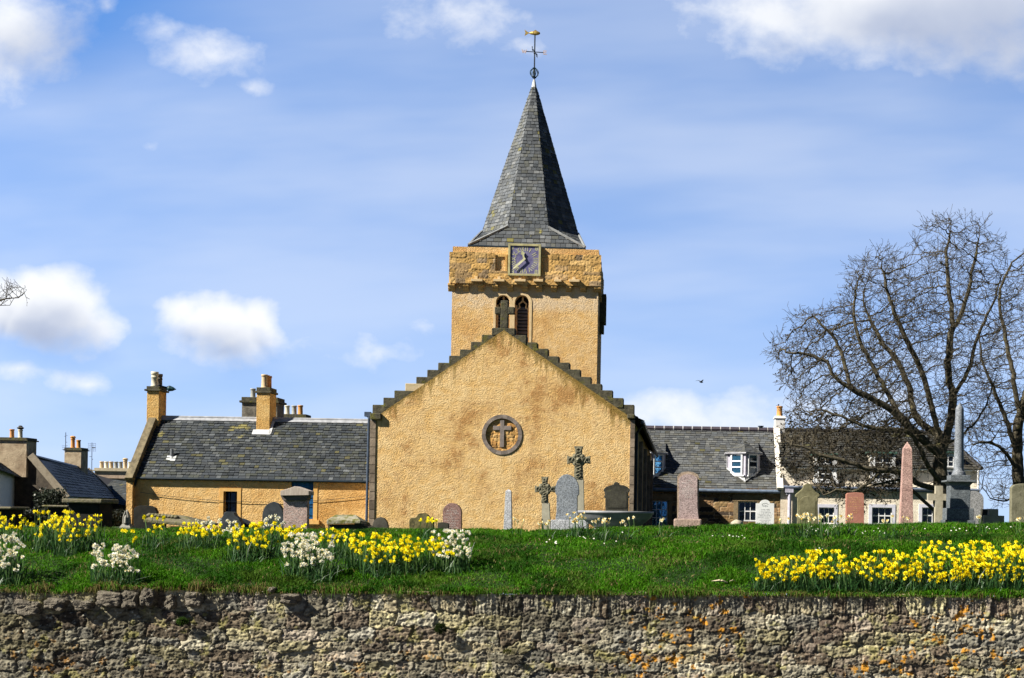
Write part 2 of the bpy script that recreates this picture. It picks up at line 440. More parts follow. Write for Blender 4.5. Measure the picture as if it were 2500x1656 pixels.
def slates(mb, A, B, C, D, w=0.26, e=0.17, t=0.018, pal=None, seed=0, odd=0.04, odd_cols=((0.085, 0.08, 0.038), (0.095, 0.105, 0.115))):
    """Lay slates over the plane quad A (low left) B (low right) C (top right) D (top left)."""
    rnd = random.Random(seed); A, B, C, D = (Vector(p) for p in (A, B, C, D))
    U = (B - A) if (B - A).length > 1e-4 else (C - D)
    U = U.normalized(); N = U.cross((C + D)/2 - (A + B)/2).normalized(); V = N.cross(U)
    H = ((C + D)/2 - (A + B)/2).dot(V); ub = lambda p: (p - A).dot(U)
    uA, uB, uC, uD = ub(A), ub(B), ub(C), ub(D)
    mb.add([A - N*.03, B - N*.03, C - N*.03, D - N*.03] if (C - D).length > 1e-4 and (A - B).length > 1e-4 else
           ([A - N*.03, B - N*.03, C - N*.03] if (C - D).length <= 1e-4 else [A - N*.03, C - N*.03, D - N*.03]),
           [(0, 1, 2, 3)] if (C - D).length > 1e-4 and (A - B).length > 1e-4 else [(0, 1, 2)], (0.03, 0.03, 0.035))
    n = max(1, int(round(H/e))); e = H/n
    for r in range(n):
        v0, v1 = r*e, min(H, (r + 1)*e + 0.03)
        L = lambda v: uA + (uD - uA)*v/H
        R = lambda v: uB + (uC - uB)*v/H
        lo, hi = min(L(v0), L(v1)), max(R(v0), R(v1))
        u = lo - rnd.uniform(0, w) - (r % 2)*w*0.5
        while u < hi:
            ww = w*rnd.uniform(0.72, 1.25); u0, u1 = u + 0.007, u + ww - 0.007; u += ww
            a0, b0 = max(u0, L(v0)), min(u1, R(v0)); a1, b1 = max(u0, L(v1)), min(u1, R(v1))
            if b0 - a0 < 0.01 and b1 - a1 < 0.01: continue
            if b0 < a0: a0 = b0 = (a0 + b0)/2
            if b1 < a1: a1 = b1 = (a1 + b1)/2
            dv = rnd.uniform(-.012, .012); tt = 1.5*t*rnd.uniform(.7, 1.5); sk = rnd.uniform(-.006, .006)
            f = lambda uu, vv, nn: A + U*uu + V*vv + N*nn
            c = rnd.choice(pal); s = rnd.uniform(.74, 1.26)
            if rnd.random() < odd: c = rnd.choice(odd_cols); s = rnd.uniform(.8, 1.2)
            c = (c[0]*s, c[1]*s, c[2]*s)
            vv = v0 + dv if r else v0 - 0.03
            mb.add([f(a0, vv, tt + sk), f(b0, vv, tt - sk), f(b1, v1, 0.002), f(a1, v1, 0.002), f(a0, vv, -.02), f(b0, vv, -.02)],
                   [(0, 1, 2, 3), (4, 5, 1, 0), (4, 0, 3), (5, 2, 1)], c)
SLATE = [(.036, .043, .053), (.046, .053, .060), (.025, .031, .038), (.060, .066, .068), (.044, .049, .043), (.032, .038, .047)]

def ground_z(X, Y):
    """Height of the grass: level churchyard behind, a bank falling to the top of the retaining wall in front."""
    X, Y = np.asarray(X, float), np.asarray(Y, float)
    wx = [-9, -6.14, -5.6, -5.0, -4.4, -3.8, -1.5, -0.2, 0.9, 2.0, 3.1, 6]
    wt = np.interp(X, wx, [WT(px, py) for px, py in ((-800, 1436), (0, 1440), (130, 1447), (300, 1434), (480, 1439), (640, 1446), (1250, 1448), (1600, 1449), (1900, 1451), (2200, 1453), (2500, 1457), (3300, 1465))])
    cx = [(px - VX)/F*16.0 for px in (-500, 0, 300, 600, 900, 1100, 1300, 1450, 1600, 1750, 2000, 2250, 2500, 3200)]
    cz = np.interp(X, cx, [P(px, py, 16.0).z for px, py in zip((-500, 0, 300, 600, 900, 1100, 1300, 1450, 1600, 1750, 2000, 2250, 2500, 3200), (1306, 1306, 1302, 1301, 1303, 1307, 1306, 1303, 1298, 1294, 1292, 1291, 1290, 1294))])
    t = np.clip((Y - 12.55)/(16.0 - 12.55), 0, 1)
    bank = wt + (cz - wt)*(np.sin(t*pi/2)**0.95)
    back = sstep(16.3, 24, Y)
    lump = (fbm(X*1.3, Y*1.3, 91, 3) - .5)*.06*np.clip(1 - (Y - 30)/20, 0, 1)*np.clip((Y - 12.5)/1.0, 0.15, 1)
    return bank*(1 - back) + .95*back + lump
def WT(px, py): return P(px, py, 12.5).z
def GZ(x, y): return float(ground_z(np.array([x]), np.array([y]))[0])

# ------------------------------------------------------------------ shared materials
GBASE = .85                                        # walls and stones go down to here, just under the grass
OCHRE, OCHRE_D, OCHRE_P = (.66, .425, .175), (.40, .205, .068), (.76, .555, .29)
M_mossstone = stone('mossy dark stone', (.045, .042, .03), (.10, .09, .06), 5, .9, .7, .02, (.10, .095, .025), .42, 4)
M_quoin = stone('grey brown dressed stone', (.13, .105, .085), (.24, .20, .16), 3, .85, .5, .01)
M_ring = stone('purple grey dressed stone', (.15, .13, .12), (.24, .20, .185), 3, .8, .4, .01)
M_lead = plain('weathered lead', (.50, .51, .53), .55, 0, .2, 3)
M_leaddark = plain('dark lead', (.10, .115, .13), .5, 0, .3)
M_leadhip = plain('weathered grey lead', (.21, .22, .23), .6, 0, .25)
M_iron = plain('blue black ironwork', (.012, .022, .035), .4, 0, .3)
M_gold = plain('old gilding', (.50, .34, .10), .42, .75, .35, 9)
M_pale = plain('salmon gilding', (.75, .50, .34), .5, .2, .2)
M_slate = attr_mat('roof slate', .62, 26, .45, .35, .008, [((.20, .18, .05), 3.2, .74, .84)], 0, .35)
M_dark = plain('dark room', (.006, .006, .007), .9)
M_louvre = plain('grey louvre boards', (.10, .11, .13), .7)
M_pipe = plain('blue grey painted pipe', (.06, .08, .12), .45)
M_sandstone = attr_mat('ochre masonry', .92, 18, .5, .5, .015)
M_orangecol = stone('ochre corbel stone', (.48, .27, .085), (.60, .38, .14), 5, .9, .6, .012, (.20, .14, .05), .32, 7)

def px_local(pts, Y, root=None):
    """photo outline -> (x, z) pairs at depth Y; None as py means down to the ground"""
    out = []
    for p in pts:
        q = P(p[0], p[1] if p[1] is not None else 1290, Y)
        out.append((q.x, GBASE if p[1] is None else q.z))
    return out
def arc(cx, cy, rx, ry, a0, a1, n): return [(cx + rx*cos(radians(a0 + (a1 - a0)*i/n)), cy - ry*sin(radians(a0 + (a1 - a0)*i/n))) for i in range(n + 1)]

# ------------------------------------------------------------------ the church
def build_church():
    YF = 48.0
    apex, eL, eR = P(1230, 806, YF), P(914, 1021, YF), P(1538, 1019, YF)
    root = empty('church', (apex.x, YF, 1.1), 'ochre harled church with crow stepped gable, square tower and slate spire', 'church')
    L = lambda v: Vector(v) - Vector(root.location)
    slope = (apex.z - eL.z)/(apex.x - eL.x)
    m_gable = harl('ochre harling of the gable', OCHRE, OCHRE_D, OCHRE_P, 0.85, .07, 10, (L(apex).x, L(apex).z, slope*1.0, (.17, .115, .02)))
    m_harl = harl('ochre harling', OCHRE, (.42, .20, .05), OCHRE_P, .8, .06, 10)
    # gable wall with the round recess
    xl, xr = P(907, 1200, YF).x, P(1539, 1200, YF).x
    rc = P(1225.5, 1061.6, YF); R1, R0 = 49*YF/F, 40.5*YF/F
    hole = [(rc.x + R0*cos(2*pi*i/48), rc.z + R0*sin(2*pi*i/48)) for i in range(48)]
    mb = MB(); mb.prism([(xl, GBASE), (xr, GBASE), (eR.x + .02, eR.z), (apex.x, apex.z), (eL.x, eL.z)], YF, YF + .6, [hole])
    mb.build('gable_wall', m_gable, root)
    # round recess: stone ring, rubble field, cross
    med = MB()
    for i in range(20):
        a0, a1 = 2*pi*i/20, 2*pi*(i + 1)/20 - .012
        for j in range(3):
            b0, b1 = a0 + (a1 - a0)*j/3, a0 + (a1 - a0)*(j + 1)/3
            s = .8 + .4*((i*7) % 5)/4
            pr = [(rc.x + R1*cos(b0), rc.z + R1*sin(b0)), (rc.x + R1*cos(b1), rc.z + R1*sin(b1)), (rc.x + (R0 - .012)*cos(b1), rc.z + (R0 - .012)*sin(b1)), (rc.x + (R0 - .012)*cos(b0), rc.z + (R0 - .012)*sin(b0))]
            med.prism([(p[0], p[1]) for p in pr], YF - .03, YF + .16, col=(s, s, s))
    ring = med.build('stone_ring', stone('ring stones', (.15, .125, .115), (.25, .21, .185), 3, .85, .5, .012, col_attr=True), root)
    me = masonry_mesh('rubble_field', (rc.x - R0, YF + .06, rc.z - R0), (1, 0, 0), (0, 0, 1), (0, -1, 0),
                      dict(w=2*R0, h=2*R0, res=.022, seed=5, rowh=(.1, .17), colw=(.15, .4), depth=.03, palette=[(.50, .28, .09), (.42, .22, .07), (.55, .34, .13)], mortar=(.5, .33, .15)))
    link_mesh('rubble_field', me, M_sandstone, ring)
    mb = MB()
    mb.pxbox(1220.6, 1231, 1025.5, 1092, YF + .0, .06); mb.pxbox(1204, 1220.6, 1040, 1050.6, YF + .0, .06); mb.pxbox(1231, 1248.4, 1040, 1050.6, YF + .0, .06)
    mb.build('stone_cross', M_ring, ring, bevel=.01)
    # crow steps
    rnd = random.Random(3)
    dz, dx = 17.0, 26.5
    palecol = stone('pale replaced step stone', (.42, .34, .2), (.5, .4, .26), 4, .9, .4)
    for side in (-1, 1):
        for i in range(11):
            if side < 0: x0, y0 = 908.7 + 26.7*i, 988 - 17.05*i; xa, xb = x0, x0 + 52
            else: x0, y0 = 1548.3 - 26.35*i, 988 - 17.0*i; xa, xb = x0 - 52, x0
            if side > 0 and i == 10: x0 = 1284.7
            a, b = P(xa, y0, YF), P(xb, y0, YF)
            z1, z0 = P(1230, y0, YF).z + rnd.uniform(-.012, .012), 0
            if side < 0: z1 = P(xa, y0, YF).z
            else: z1 = P(xb, y0, YF).z
            z1 += rnd.uniform(-.015, .015)
            mb = MB(); mb.box(a.x, b.x, YF + .03 + rnd.uniform(0, .03), YF + .56, z1 - .34, z1)
            mb.build('crow_step', palecol if (side < 0 and i == 3) else M_mossstone, root, bevel=.02)
    mb = MB(); mb.pxbox(1200.6, 1257, 801, 819, YF + .02, .55); cap = mb.build('apex_stone', M_mossstone, root, bevel=.02)
    mb = MB(); mb.pxbox(1222, 1240, 733.5, 801, YF + .15, .25); mb.pxbox(1208, 1222, 749.5, 766.5, YF + .15, .25); mb.pxbox(1240, 1255.5, 749.5, 766.5, YF + .15, .25)
    mb.build('finial_cross', M_mossstone, root, bevel=.02)
    # quoins, kneelers, side walls
    for (a, b, t, n) in ((902.5, 916, 1025, 13), (1537, 1548, 1024, 13)):
        z1 = P((a + b)/2, t, YF).z; x0, x1 = P(a, 1150, YF).x, P(b, 1150, YF).x
        mb = MB(); rn = random.Random(int(a)); h = (z1 - GBASE)/n
        for i in range(n):
            s = rn.uniform(.55, 1.35)
            mb.box(x0, x1, YF - .035, YF + .4, GBASE + i*h, GBASE + (i + 1)*h - .022, (s, s*.97, s*.93))
        mb.box(x0 + .01, x1 - .01, YF - .02, YF + .38, GBASE, z1 - .03, (1.5, 1.45, 1.3))
        mb.build('quoin_strip', stone('quoin stones', (.15, .12, .095), (.25, .205, .16), 3, .85, .5, .012, col_attr=True), root)
    for (a, b, t, q) in ((903, 930, 1009, 1025), (1531, 1550, 1010.5, 1022)):
        mb = MB(); mb.pxbox(a, b, t, q, YF - .14, .6); mb.build('kneeler_stone', M_mossstone, root, bevel=.03)
    XR, XL, YB = P(1547, 1150, YF).x - .03, P(904, 1150, YF).x + .03, 74.6
    ez = P(1550, 1019, YF).z
    mb = MB()
    mb.prism([(XL, GBASE), (XR, GBASE), (XR, ez - .1), (apex.x, apex.z - .16), (XL, ez - .1)], YF + .6, YB)
    mb.build('nave_wall', m_harl, root)
    for y in (54, 60, 66, 72):
        mb = MB(); mb.box(XR, XR + .14, y, y + .5, GBASE, ez - .5); mb.build('buttress', M_quoin, root)
    mb = MB(); az = apex.z - .10; k = (az - ez - .0)/(XR - apex.x)
    slates(mb, (XR + .28, YF + .58, ez - .08 - .28*k*0), (XR + .28, YB, ez - .08), (apex.x, YB, az), (apex.x, YF + .58, az), .34, .22, .03, SLATE, 11)
    slates(mb, (XL - .22, YB, ez - .08), (XL - .22, YF + .58, ez - .08), (apex.x, YF + .58, az), (apex.x, YB, az), .34, .22, .03, SLATE, 12)
    mb.build('nave_roof', M_slate, root)
    mb = MB(); g = P(1553, 1021, YF)
    mb.tube([(XR + .30, YF + .2, ez - .16), (XR + .30, YB, ez - .16)], .07, 8); mb.tube([(XR + .30, YF + .9, ez - .2), (XR + .08, YF + .9, ez - .5), (XR + .08, YF + .9, GBASE)], .05, 8)
    mb.build('gutter', M_iron, root)
    mb = MB(); q = P(899.5, 1020, YF)
    mb.tube([(q.x - .09, YF + .06, q.z + .10), (q.x + .02, YF + .02, q.z), (q.x + .01, YF + .02, q.z - .4), (P(894, 1290, YF).x, YF + .02, GBASE)], .048, 8)
    mb.box(q.x - .14, q.x + .06, YF - .02, YF + .2, q.z + .04, q.z + .2)
    mb.build('downpipe', M_pipe, root)

    # ---------------- tower
    YT = 56.0
    tc = P(1280, 900, YT)
    X = Matrix.Translation(Vector((tc.x, YT, 0))) @ Matrix.Rotation(radians(2.0), 4, 'Z') @ Matrix.Translation(Vector((-tc.x, -YT, 0)))
    m_tower = harl('ochre harling of the tower', (.64, .40, .155), (.52, .29, .10), (.71, .505, .265), .7, .05, 9,
                   None, (P(1280, 752, YT).z - 1.1, P(1280, 716, YT).z - 1.1, (.64, .50, .34)))
    x0, x1 = P(1101.5, 900, YT).x, P(1457, 900, YT).x
    W = x1 - x0; zt = P(1280, 606, YT).z
    def arch(l, r, top, bot):
        h = (r - l)/2
        pts = arc((l + r)/2, top + h, h, h, 0, 180, 12)
        return [( (a.x), (a.z)) for a in (P(p[0], p[1], YT) for p in [(r, bot)] + pts + [(l, bot)])]
    holes = [arch(1211, 1243.5, 721, 835), arch(1257, 1291, 721, 838)]
    mb = MB(X); mb.prism([(x0, GBASE), (x1, GBASE), (x1, zt), (x0, zt)], YT, YT + .42, holes)
    mb.box(x0, x1, YT + .42, YT + W, GBASE, zt - .002)
    tower = mb.build('tower', m_tower, root)
    m_surr = stone('pale dressed margin', (.58, .42, .22), (.66, .5, .3), 4, .85, .25)
    for h in holes:
        xs = [p[0] for p in h]; zs = [p[1] for p in h]; a, b, t, q = min(xs), max(xs), max(zs), min(zs)
        # margin round the opening, 3 cm proud, as an arched strip
        mb = MB(X); r0 = (b - a)/2; cx = (a + b)/2; cz = t - r0; e = .10
        out = [(b + e, q)] + [(cx + (r0 + e)*cos(radians(i*15)), cz + (r0 + e)*sin(radians(i*15))) for i in range(13)] + [(a - e, q)]
        inn = [(b, q)] + [(cx + r0*cos(radians(i*15)), cz + r0*sin(radians(i*15))) for i in range(13)] + [(a, q)]
        for i in range(len(out) - 1):
            mb.prism([out[i], out[i + 1], inn[i + 1], inn[i]], YT - .02, YT + .015)
        mb.build('window_margin', m_surr, tower)
        mb = MB(X); w = b - a
        mb.cur = 0; mb.box(a, b, YT + .405, YT + .415, q, t)
        mb.cur = 1
        lo, hi = q, cz - .12
        n = 11
        for i in range(n):
            z = lo + (hi - lo)*(i + .5)/n
            O = Vector((cx, YT + .33, z)); Un = Vector((1, 0, 0)); Nn = Vector((0, -.75, .66)).normalized(); Wn = Un.cross(Nn)
            mb.obox(O, Un, Nn, Wn, -w*.36, w*.36, -.012, .012, -.07, .07)
        mb.cur = 2
        for s in (-1, 1):
            mb.box(cx + s*w*.44 - w*.07, cx + s*w*.44 + w*.07, YT + .24, YT + .4, q, cz - .08)
        # trefoil head tracery
        tr = [(cx + .5*w*cos(t_), cz - .1 + .0) for t_ in (0, pi)]
        for s in (-1, 1): mb.tube([(cx + s*w*.45, YT + .31, cz - .28), (cx + s*w*.2, YT + .31, cz - .16), (cx + s*w*.25, YT + .31, cz - .02), (cx + s*w*.02, YT + .31, cz + .1), (cx - s*w*.0, YT + .31, cz + .26)], .035, 5)
        mb.build('belfry_opening', [M_dark, M_louvre, m_surr], tower)
    # parapet of rough ochre masonry on corbels
    YP = YT - .17
    pz1, pz0 = P(1282, 620, YP).z, P(1282, 695, YP).z
    px0, px1 = P(1097.5, 650, YP).x, P(1467, 650, YP).x
    mb = MB(X); mb.box(px0 + .03, px1 - .03, YP + .1, YP + .35, pz0, pz1 - .01); mb.box(px1 - .38, px1 - .06, YP + .35, YT + W + .15, pz0, pz1 - .01)
    mb.box(px0 + .03, px0 + .35, YP + .35, YT + W + .15, pz0, pz1 - .01); mb.box(px0 + .35, px1 - .38, YT + W - .15, YT + W + .15, pz0, pz1 - .01)
    par = mb.build('parapet', m_harl, root)
    pal = [(.50, .31, .11), (.46, .28, .095), (.54, .35, .14), (.43, .26, .09), (.38, .25, .12), (.30, .21, .12)]
    a1, a2 = P(1209, 650, YP).x, P(1341.5, 650, YP).x
    hl = [(a1 - px0, a2 - px0, P(1282, 664, YP).z - pz0, 3)]
    U, V, d, f, c = masonry(w=px1 - px0, h=pz1 - pz0 + .02, res=.03, seed=21, rowh=(.13, .27), colw=(.25, .85), depth=.022, palette=pal, mortar=(.40, .26, .11), holes=hl, rough=1.3, gap=.06, warp=.02)
    top = .05*(fbm(U*1.2, U*0, 4, 3) - .5)*(V > pz1 - pz0 - .03)
    me = np_mesh('parapet_stonework', np.stack([px0 + U, YP + .0 - d, pz0 + V + top], 1), f, c)
    me.transform(X); link_mesh('parapet_stonework', me, M_sandstone, par)
    me = masonry_mesh('side_stonework', (px1 - .06, YP + .02, pz0), (0, 1, 0), (0, 0, 1), (1, 0, 0),
                      dict(w=W + .4, h=pz1 - pz0, res=.04, seed=22, rowh=(.16, .27), colw=(.25, .75), depth=.032, palette=pal, mortar=(.46, .30, .12)))
    me.transform(X); link_mesh('side_stonework', me, M_sandstone, par)
    # flush panels beside the clock
    mb = MB(X); zb = P(1282, 664, YP).z
    mb.box(a1 - .02, a2 + .02, YP + .085, YP + .12, zb - .02, pz1 - .02); mb.build('flush_panel', m_tower, par)
    for pa, pb, c0, c1 in ((1209, 1235, .13, .03), (1322, 1341, .12, .02)):
        mb = MB(X)
        for px in (pa, pb):
            x = P(px, 640, YP).x; mb.box(x - .035, x + .035, YP + .02, YP + .09, zb - .02, pz1 - c0)
        mb.box(P(pa, 640, YP).x - .035, P(pb, 640, YP).x + .035, YP + .022, YP + .09, pz1 - c0, pz1 - c1)
        mb.build('panel_margin', M_orangecol, par)
    rnd = random.Random(8)
    for i in range(11):
        xc = P(1102 + 35.7*i, 700, YP).x; hw = .115 if 0 < i < 10 else .14
        z1, z0 = pz0 - .0, P(1102 + 35.7*i, 711, YP).z
        prof = [(0.0, z1), (0.0, z1 - .09), (.03, z1 - .125), (.07, z1 - .13), (.085, z1 - .2), (.15, z0 - .0), (.26, z0)]
        mb = MB(X); n = len(prof); ring = prof + [(.26, z1)]
        vs = [(xc - hw, YP + p[0] + .01, p[1]) for p in ring] + [(xc + hw, YP + p[0] + .01, p[1]) for p in ring]; m = len(ring)
        mb.add(vs, [tuple(range(m))[::-1], tuple(range(m, 2*m))] + [(j, (j + 1) % m, (j + 1) % m + m, j + m) for j in range(m)])
        mb.build('corbel', M_orangecol, par, bevel=.015)
    for j in range(6):
        yy = YT + .4 + j*.98
        mb = MB(X); mb.box(px1 - .2, px1 - .02, yy, yy + .24, pz0 - .26, pz0); mb.build('corbel', M_orangecol, par, bevel=.03)
    mb = MB(X); mb.box(px1 - .1, px1 + .16, YT + 2.4, YT + 3.3, pz0 - 1.1, pz0 + .1); mb.box(px1 - .1, px1 + .08, YT + 2.5, YT + 3.2, pz0 - 1.5, pz0 - 1.1)
    mb.build('bracket_turret', M_mossstone, par)
    for (a, b, nt) in ((1148, 1176, 1160), (1203, 1230, 1216), (1253.5, 1281.5, 1267), (1300.5, 1324, 1310.5), (1351, 1369, 1358), (1387.5, 1413.5, 1399.5)):
        mb = MB(X); xa, xb, xn = P(a, 682, YP - .3).x, P(b, 682, YP - .3).x, P(nt, 682, YP - .3).x
        z1, z0 = P(a, 679.5, YP - .3).z, P(a, 685.5, YP - .3).z
        mb.box(xa, xb, YP - .13, YP + .1, z0, z1); mb.box(xn - .06, xn + .06, YP - .05, YP + .1, z1 - .01, z1 + .11)
        mb.build('projecting_slab', m_surr, par, bevel=.008)

    # ---------------- clock
    YC = YP - .10
    cx0, cx1 = P(1240, 634, YC).x, P(1319.5, 634, YC).x; cz1, cz0 = P(1280, 595.5, YC).z, P(1280, 673.5, YC).z
    cc = Vector(((cx0 + cx1)/2, YC, (cz0 + cz1)/2)); hw = (cx1 - cx0)/2; hh = (cz1 - cz0)/2; b = .085
    m_face = stone('faded violet clock face', (.095, .085, .20), (.19, .18, .30), 6, .7, .1, .004, (.25, .24, .30), .34, 5)
    m_fr = plain('pale olive clock frame', (.42, .38, .20), .6, 0, .2)
    m_num = plain('worn cream numerals', (.44, .43, .29), .6, 0, .3, 12)
    mb = MB(X)
    mb.box(cx0, cx0 + b, YC, YP + .15, cz0, cz1); mb.box(cx1 - b, cx1, YC, YP + .15, cz0, cz1)
    mb.box(cx0 + b, cx1 - b, YC, YP + .15, cz0, cz0 + b); mb.box(cx0 + b, cx1 - b, YC, YP + .15, cz1 - b, cz1)
    clock = mb.build('clock', m_fr, root, bevel=.006)
    yf = YC + .04
    mb = MB(X); mb.box(cx0 + b*.9, cx1 - b*.9, yf, yf + .1, cz0 + b*.9, cz1 - b*.9); mb.build('clock_face', m_face, clock)
    NUM = ['XII', 'I', 'II', 'III', 'IIII', 'V', 'VI', 'VII', 'VIII', 'IX', 'X', 'XI']
    def strokes(ch):
        return {'I': [((0, 0), (0, 1))], 'V': [((-.32, 1), (0, 0)), ((.32, 1), (0, 0))], 'X': [((-.32, 1), (.32, 0)), ((.32, 1), (-.32, 0))],
                '1': [((0, 0), (0, 1)), ((0, 1), (-.2, .8))], '8': [((-.25, .5), (.25, .5)), ((-.25, 0), (.25, 0)), ((-.25, 1), (.25, 1)), ((-.28, 0), (-.28, 1)), ((.28, 0), (.28, 1))],
                '9': [((-.25, .5), (.25, .5)), ((-.25, 1), (.25, 1)), ((-.28, .5), (-.28, 1)), ((.28, 0), (.28, 1)), ((-.25, 0), (.25, 0))]}[ch]
    def lettering(mb, s, c, up, rt, size, y, th):
        adv = [.42 if ch == 'I' else .85 for ch in s]; tot = sum(adv); u = -tot/2
        for ch, ad in zip(s, adv):
            u += ad/2
            for (p, q) in strokes(ch):
                a = c + (rt*(u + p[0]) + up*(p[1] - .5))*size; d = c + (rt*(u + q[0]) + up*(q[1] - .5))*size
                t = (d - a).normalized(); nrm = Vector((t.z, 0, -t.x))
                mb.obox(Vector((a.x, y, a.z)), t, Vector((0, -1, 0)), nrm, 0, (d - a).length, 0, .006, -th/2, th/2)
            u += ad/2
    mb = MB(X)
    for i, s in enumerate(NUM):
        a = radians(30*i); up = Vector((sin(a), 0, cos(a))); rt = Vector((cos(a), 0, -sin(a)))
        lettering(mb, s, Vector((cc.x, 0, cc.z)) + up*hw*.68, up, rt, .18, yf, .028)
    for s, (dx, dz) in zip('1898', ((-1, 1), (1, 1), (-1, -1), (1, -1))):
        lettering(mb, s, Vector((cc.x + dx*hw*.72, 0, cc.z + dz*hh*.74)), Vector((0, 0, 1)), Vector((1, 0, 0)), .14, yf, .03)
    mb.build('numeral_ring', m_num, clock)
    hub = P(1279, 633.5, YC)
    for nm, tip, w0, w1, blob in (('minute_hand', (1252, 657.5), .045, .03, 0), ('hour_hand', (1274, 611), .045, .03, 1)):
        tp = P(*tip, YC); t = (tp - hub).normalized(); t = Vector((t.x, 0, t.z)).normalized(); ln = (tp - hub).length; n = Vector((t.z, 0, -t.x))
        y0 = yf - (.075 if nm == 'minute_hand' else .06)
        mb = MB(X)
        pts = [(-.06, .03), (0, .04), (ln*.5, w0), (ln*.93, w1*.8), (ln, .004)]
        if blob: pts = [(-.05, .03), (0, .04), (ln*.5, .03), (ln*.6, .085), (ln*.72, .06), (ln*.8, .035), (ln, .004)]
        o2 = [(hub.x + t.x*p + n.x*w, hub.z + t.z*p + n.z*w) for p, w in pts] + [(hub.x + t.x*p - n.x*w, hub.z + t.z*p - n.z*w) for p, w in reversed(pts)]
        mb.prism(o2, y0, y0 + .012); mb.tube([(hub.x, y0, hub.z), (hub.x, yf, hub.z)], .02, 6)
        mb.build(nm, plain('cream ' + nm.replace('_', ' '), (.62, .60, .38) if not blob else (.42, .42, .24), .5), clock)

    # ---------------- spire
    sc = P(1282, 700, YT); C0 = Vector((sc.x, YT + W/2, 0))
    XS = X
    ze, z1 = P(1284, 604, 56.8).z, P(1280, 556, 57.0).z
    zt = P(1294, 196, 59).z
    a, s8, E = 2.0, 2.0*.4142, 2.33
    mb = MB(XS); mb.box(C0.x - 2.25, C0.x + 2.25, C0.y - 2.25, C0.y + 2.25, pz0, ze - .01); mb.build('spire_drum', m_tower, root)
    mb = MB(XS); tip = C0 + Vector((0, 0, zt)); q = Matrix.Rotation(pi/2, 4, 'Z')
    pal = [(.068, .077, .090), (.085, .093, .103), (.048, .056, .067), (.108, .114, .120), (.074, .078, .072), (.058, .066, .077)]
    for i in range(4):
        R = Matrix.Rotation(i*pi/2, 4, 'Z'); T = lambda x, y, z: C0 + R @ Vector((x, y, z))
        tf = .955
        pt = lambda x, y: T(x*(1 - tf), y*(1 - tf), z1 + (zt - z1)*tf)
        slates(mb, T(-s8, -a, z1), T(s8, -a, z1), pt(s8, -a), pt(-s8, -a), .21, .155, .014, pal, 30 + i, .07, ((.13, .12, .035), (.14, .15, .16)))
        slates(mb, T(s8, -a, z1), T(a, -s8, z1), pt(a, -s8), pt(s8, -a), .21, .155, .014, pal, 40 + i, .07, ((.13, .12, .035), (.14, .15, .16)))
        slates(mb, T(-E, -E, ze), T(E, -E, ze), T(s8, -a, z1), T(-s8, -a, z1), .26, .17, .016, pal, 50 + i, .05, ((.13, .12, .035), (.14, .15, .16)))
        slates(mb, T(E, -E, ze), T(E, -E, ze), T(a, -s8, z1), T(s8, -a, z1), .2, .17, .014, pal, 60 + i)
    spire = mb.build('spire', attr_mat('spire slate', .6, 26, .4, .35, .008, [((.30, .27, .06), 3.0, .75, .83)], 0, .4), root)
    mb = MB(XS)
    for i in range(4):
        R = Matrix.Rotation(i*pi/2, 4, 'Z'); T = lambda x, y, z: C0 + R @ Vector((x, y, z))
        for q_ in ((s8, -a), (a, -s8)):
            mb = MB(XS); mb.tube([T(E + .02, -E - .02, ze + .02), T(q_[0], q_[1], z1 + .03)], .055, 6); mb.build('lead_hip', M_leadhip, spire)
    mb = MB(XS); r0 = a*(1 - .95)*1.12; zc0 = z1 + (zt - z1)*.945
    for i in range(8):
        a0, a1 = radians(22.5 + 45*i), radians(67.5 + 45*i); k = 1.1
        mb.add([C0 + Vector((r0*k*cos(a0), r0*k*sin(a0), zc0)), C0 + Vector((r0*k*cos(a1), r0*k*sin(a1), zc0)), C0 + Vector((.045*cos(a1), .045*sin(a1), zt)), C0 + Vector((.045*cos(a0), .045*sin(a0), zt))], [(0, 1, 2, 3)])
    mb.build('lead_cap', M_lead, spire)
    mb = MB(XS); mb.tube([C0 + Vector((s_*E*1.01, t_*E*1.01, ze - .05)) for s_, t_ in ((-1, -1), (1, -1), (1, 1), (-1, 1), (-1, -1))], .05, 6); mb.build('spire_gutter', M_iron, spire)

    # ---------------- weathervane
    ax = Vector(X @ tip); k = 59/F
    vz = lambda py: P(1294, py, 59).z
    mb = MB(); mb.tube([(ax.x, ax.y, zt - .1), (ax.x + .0, ax.y, vz(88))], .03, 6)
    mb.lathe((ax.x, ax.y, vz(193)), [(.02, 0), (.09, .02), (.09, .04), (.03, .06), (.05, .1), (.03, .13)], 10)
    mb.lathe((ax.x, ax.y, vz(169)), [(.03, 0), (.08, .02), (.03, .05)], 10)
    vane = mb.build('weathervane', M_iron, root, smooth=False)
    mb = MB(); cz = vz(179.5)
    for i in range(10):
        t = 2*pi*i/10 + .2
        mb.tube([(ax.x + .18*sin(pi*j/12)*cos(t), ax.y + .18*sin(pi*j/12)*sin(t), cz + .19*cos(pi*j/12)) for j in range(13)], .013, 5)
    mb.build('cage_ball', plain('verdigris black cage', (.015, .04, .045), .4), vane)
    ang = radians(8); zc = vz(128.5)
    ew = Vector((cos(ang), sin(ang), 0.0)); ns = Vector((-sin(ang)*1.0 + .25, cos(ang), 0)).normalized()
    mb = MB(); o = Vector((ax.x, ax.y, zc))
    mb.tube([o - ew*.36, o + ew*.36], .018, 6); mb.tube([o - ns*.36, o + ns*.36], .018, 6); mb.lathe(o - Vector((0, 0, .09)), [(.03, 0), (.05, .03), (.03, .07)], 8)
    mb.build('compass_arm', M_iron, vane)
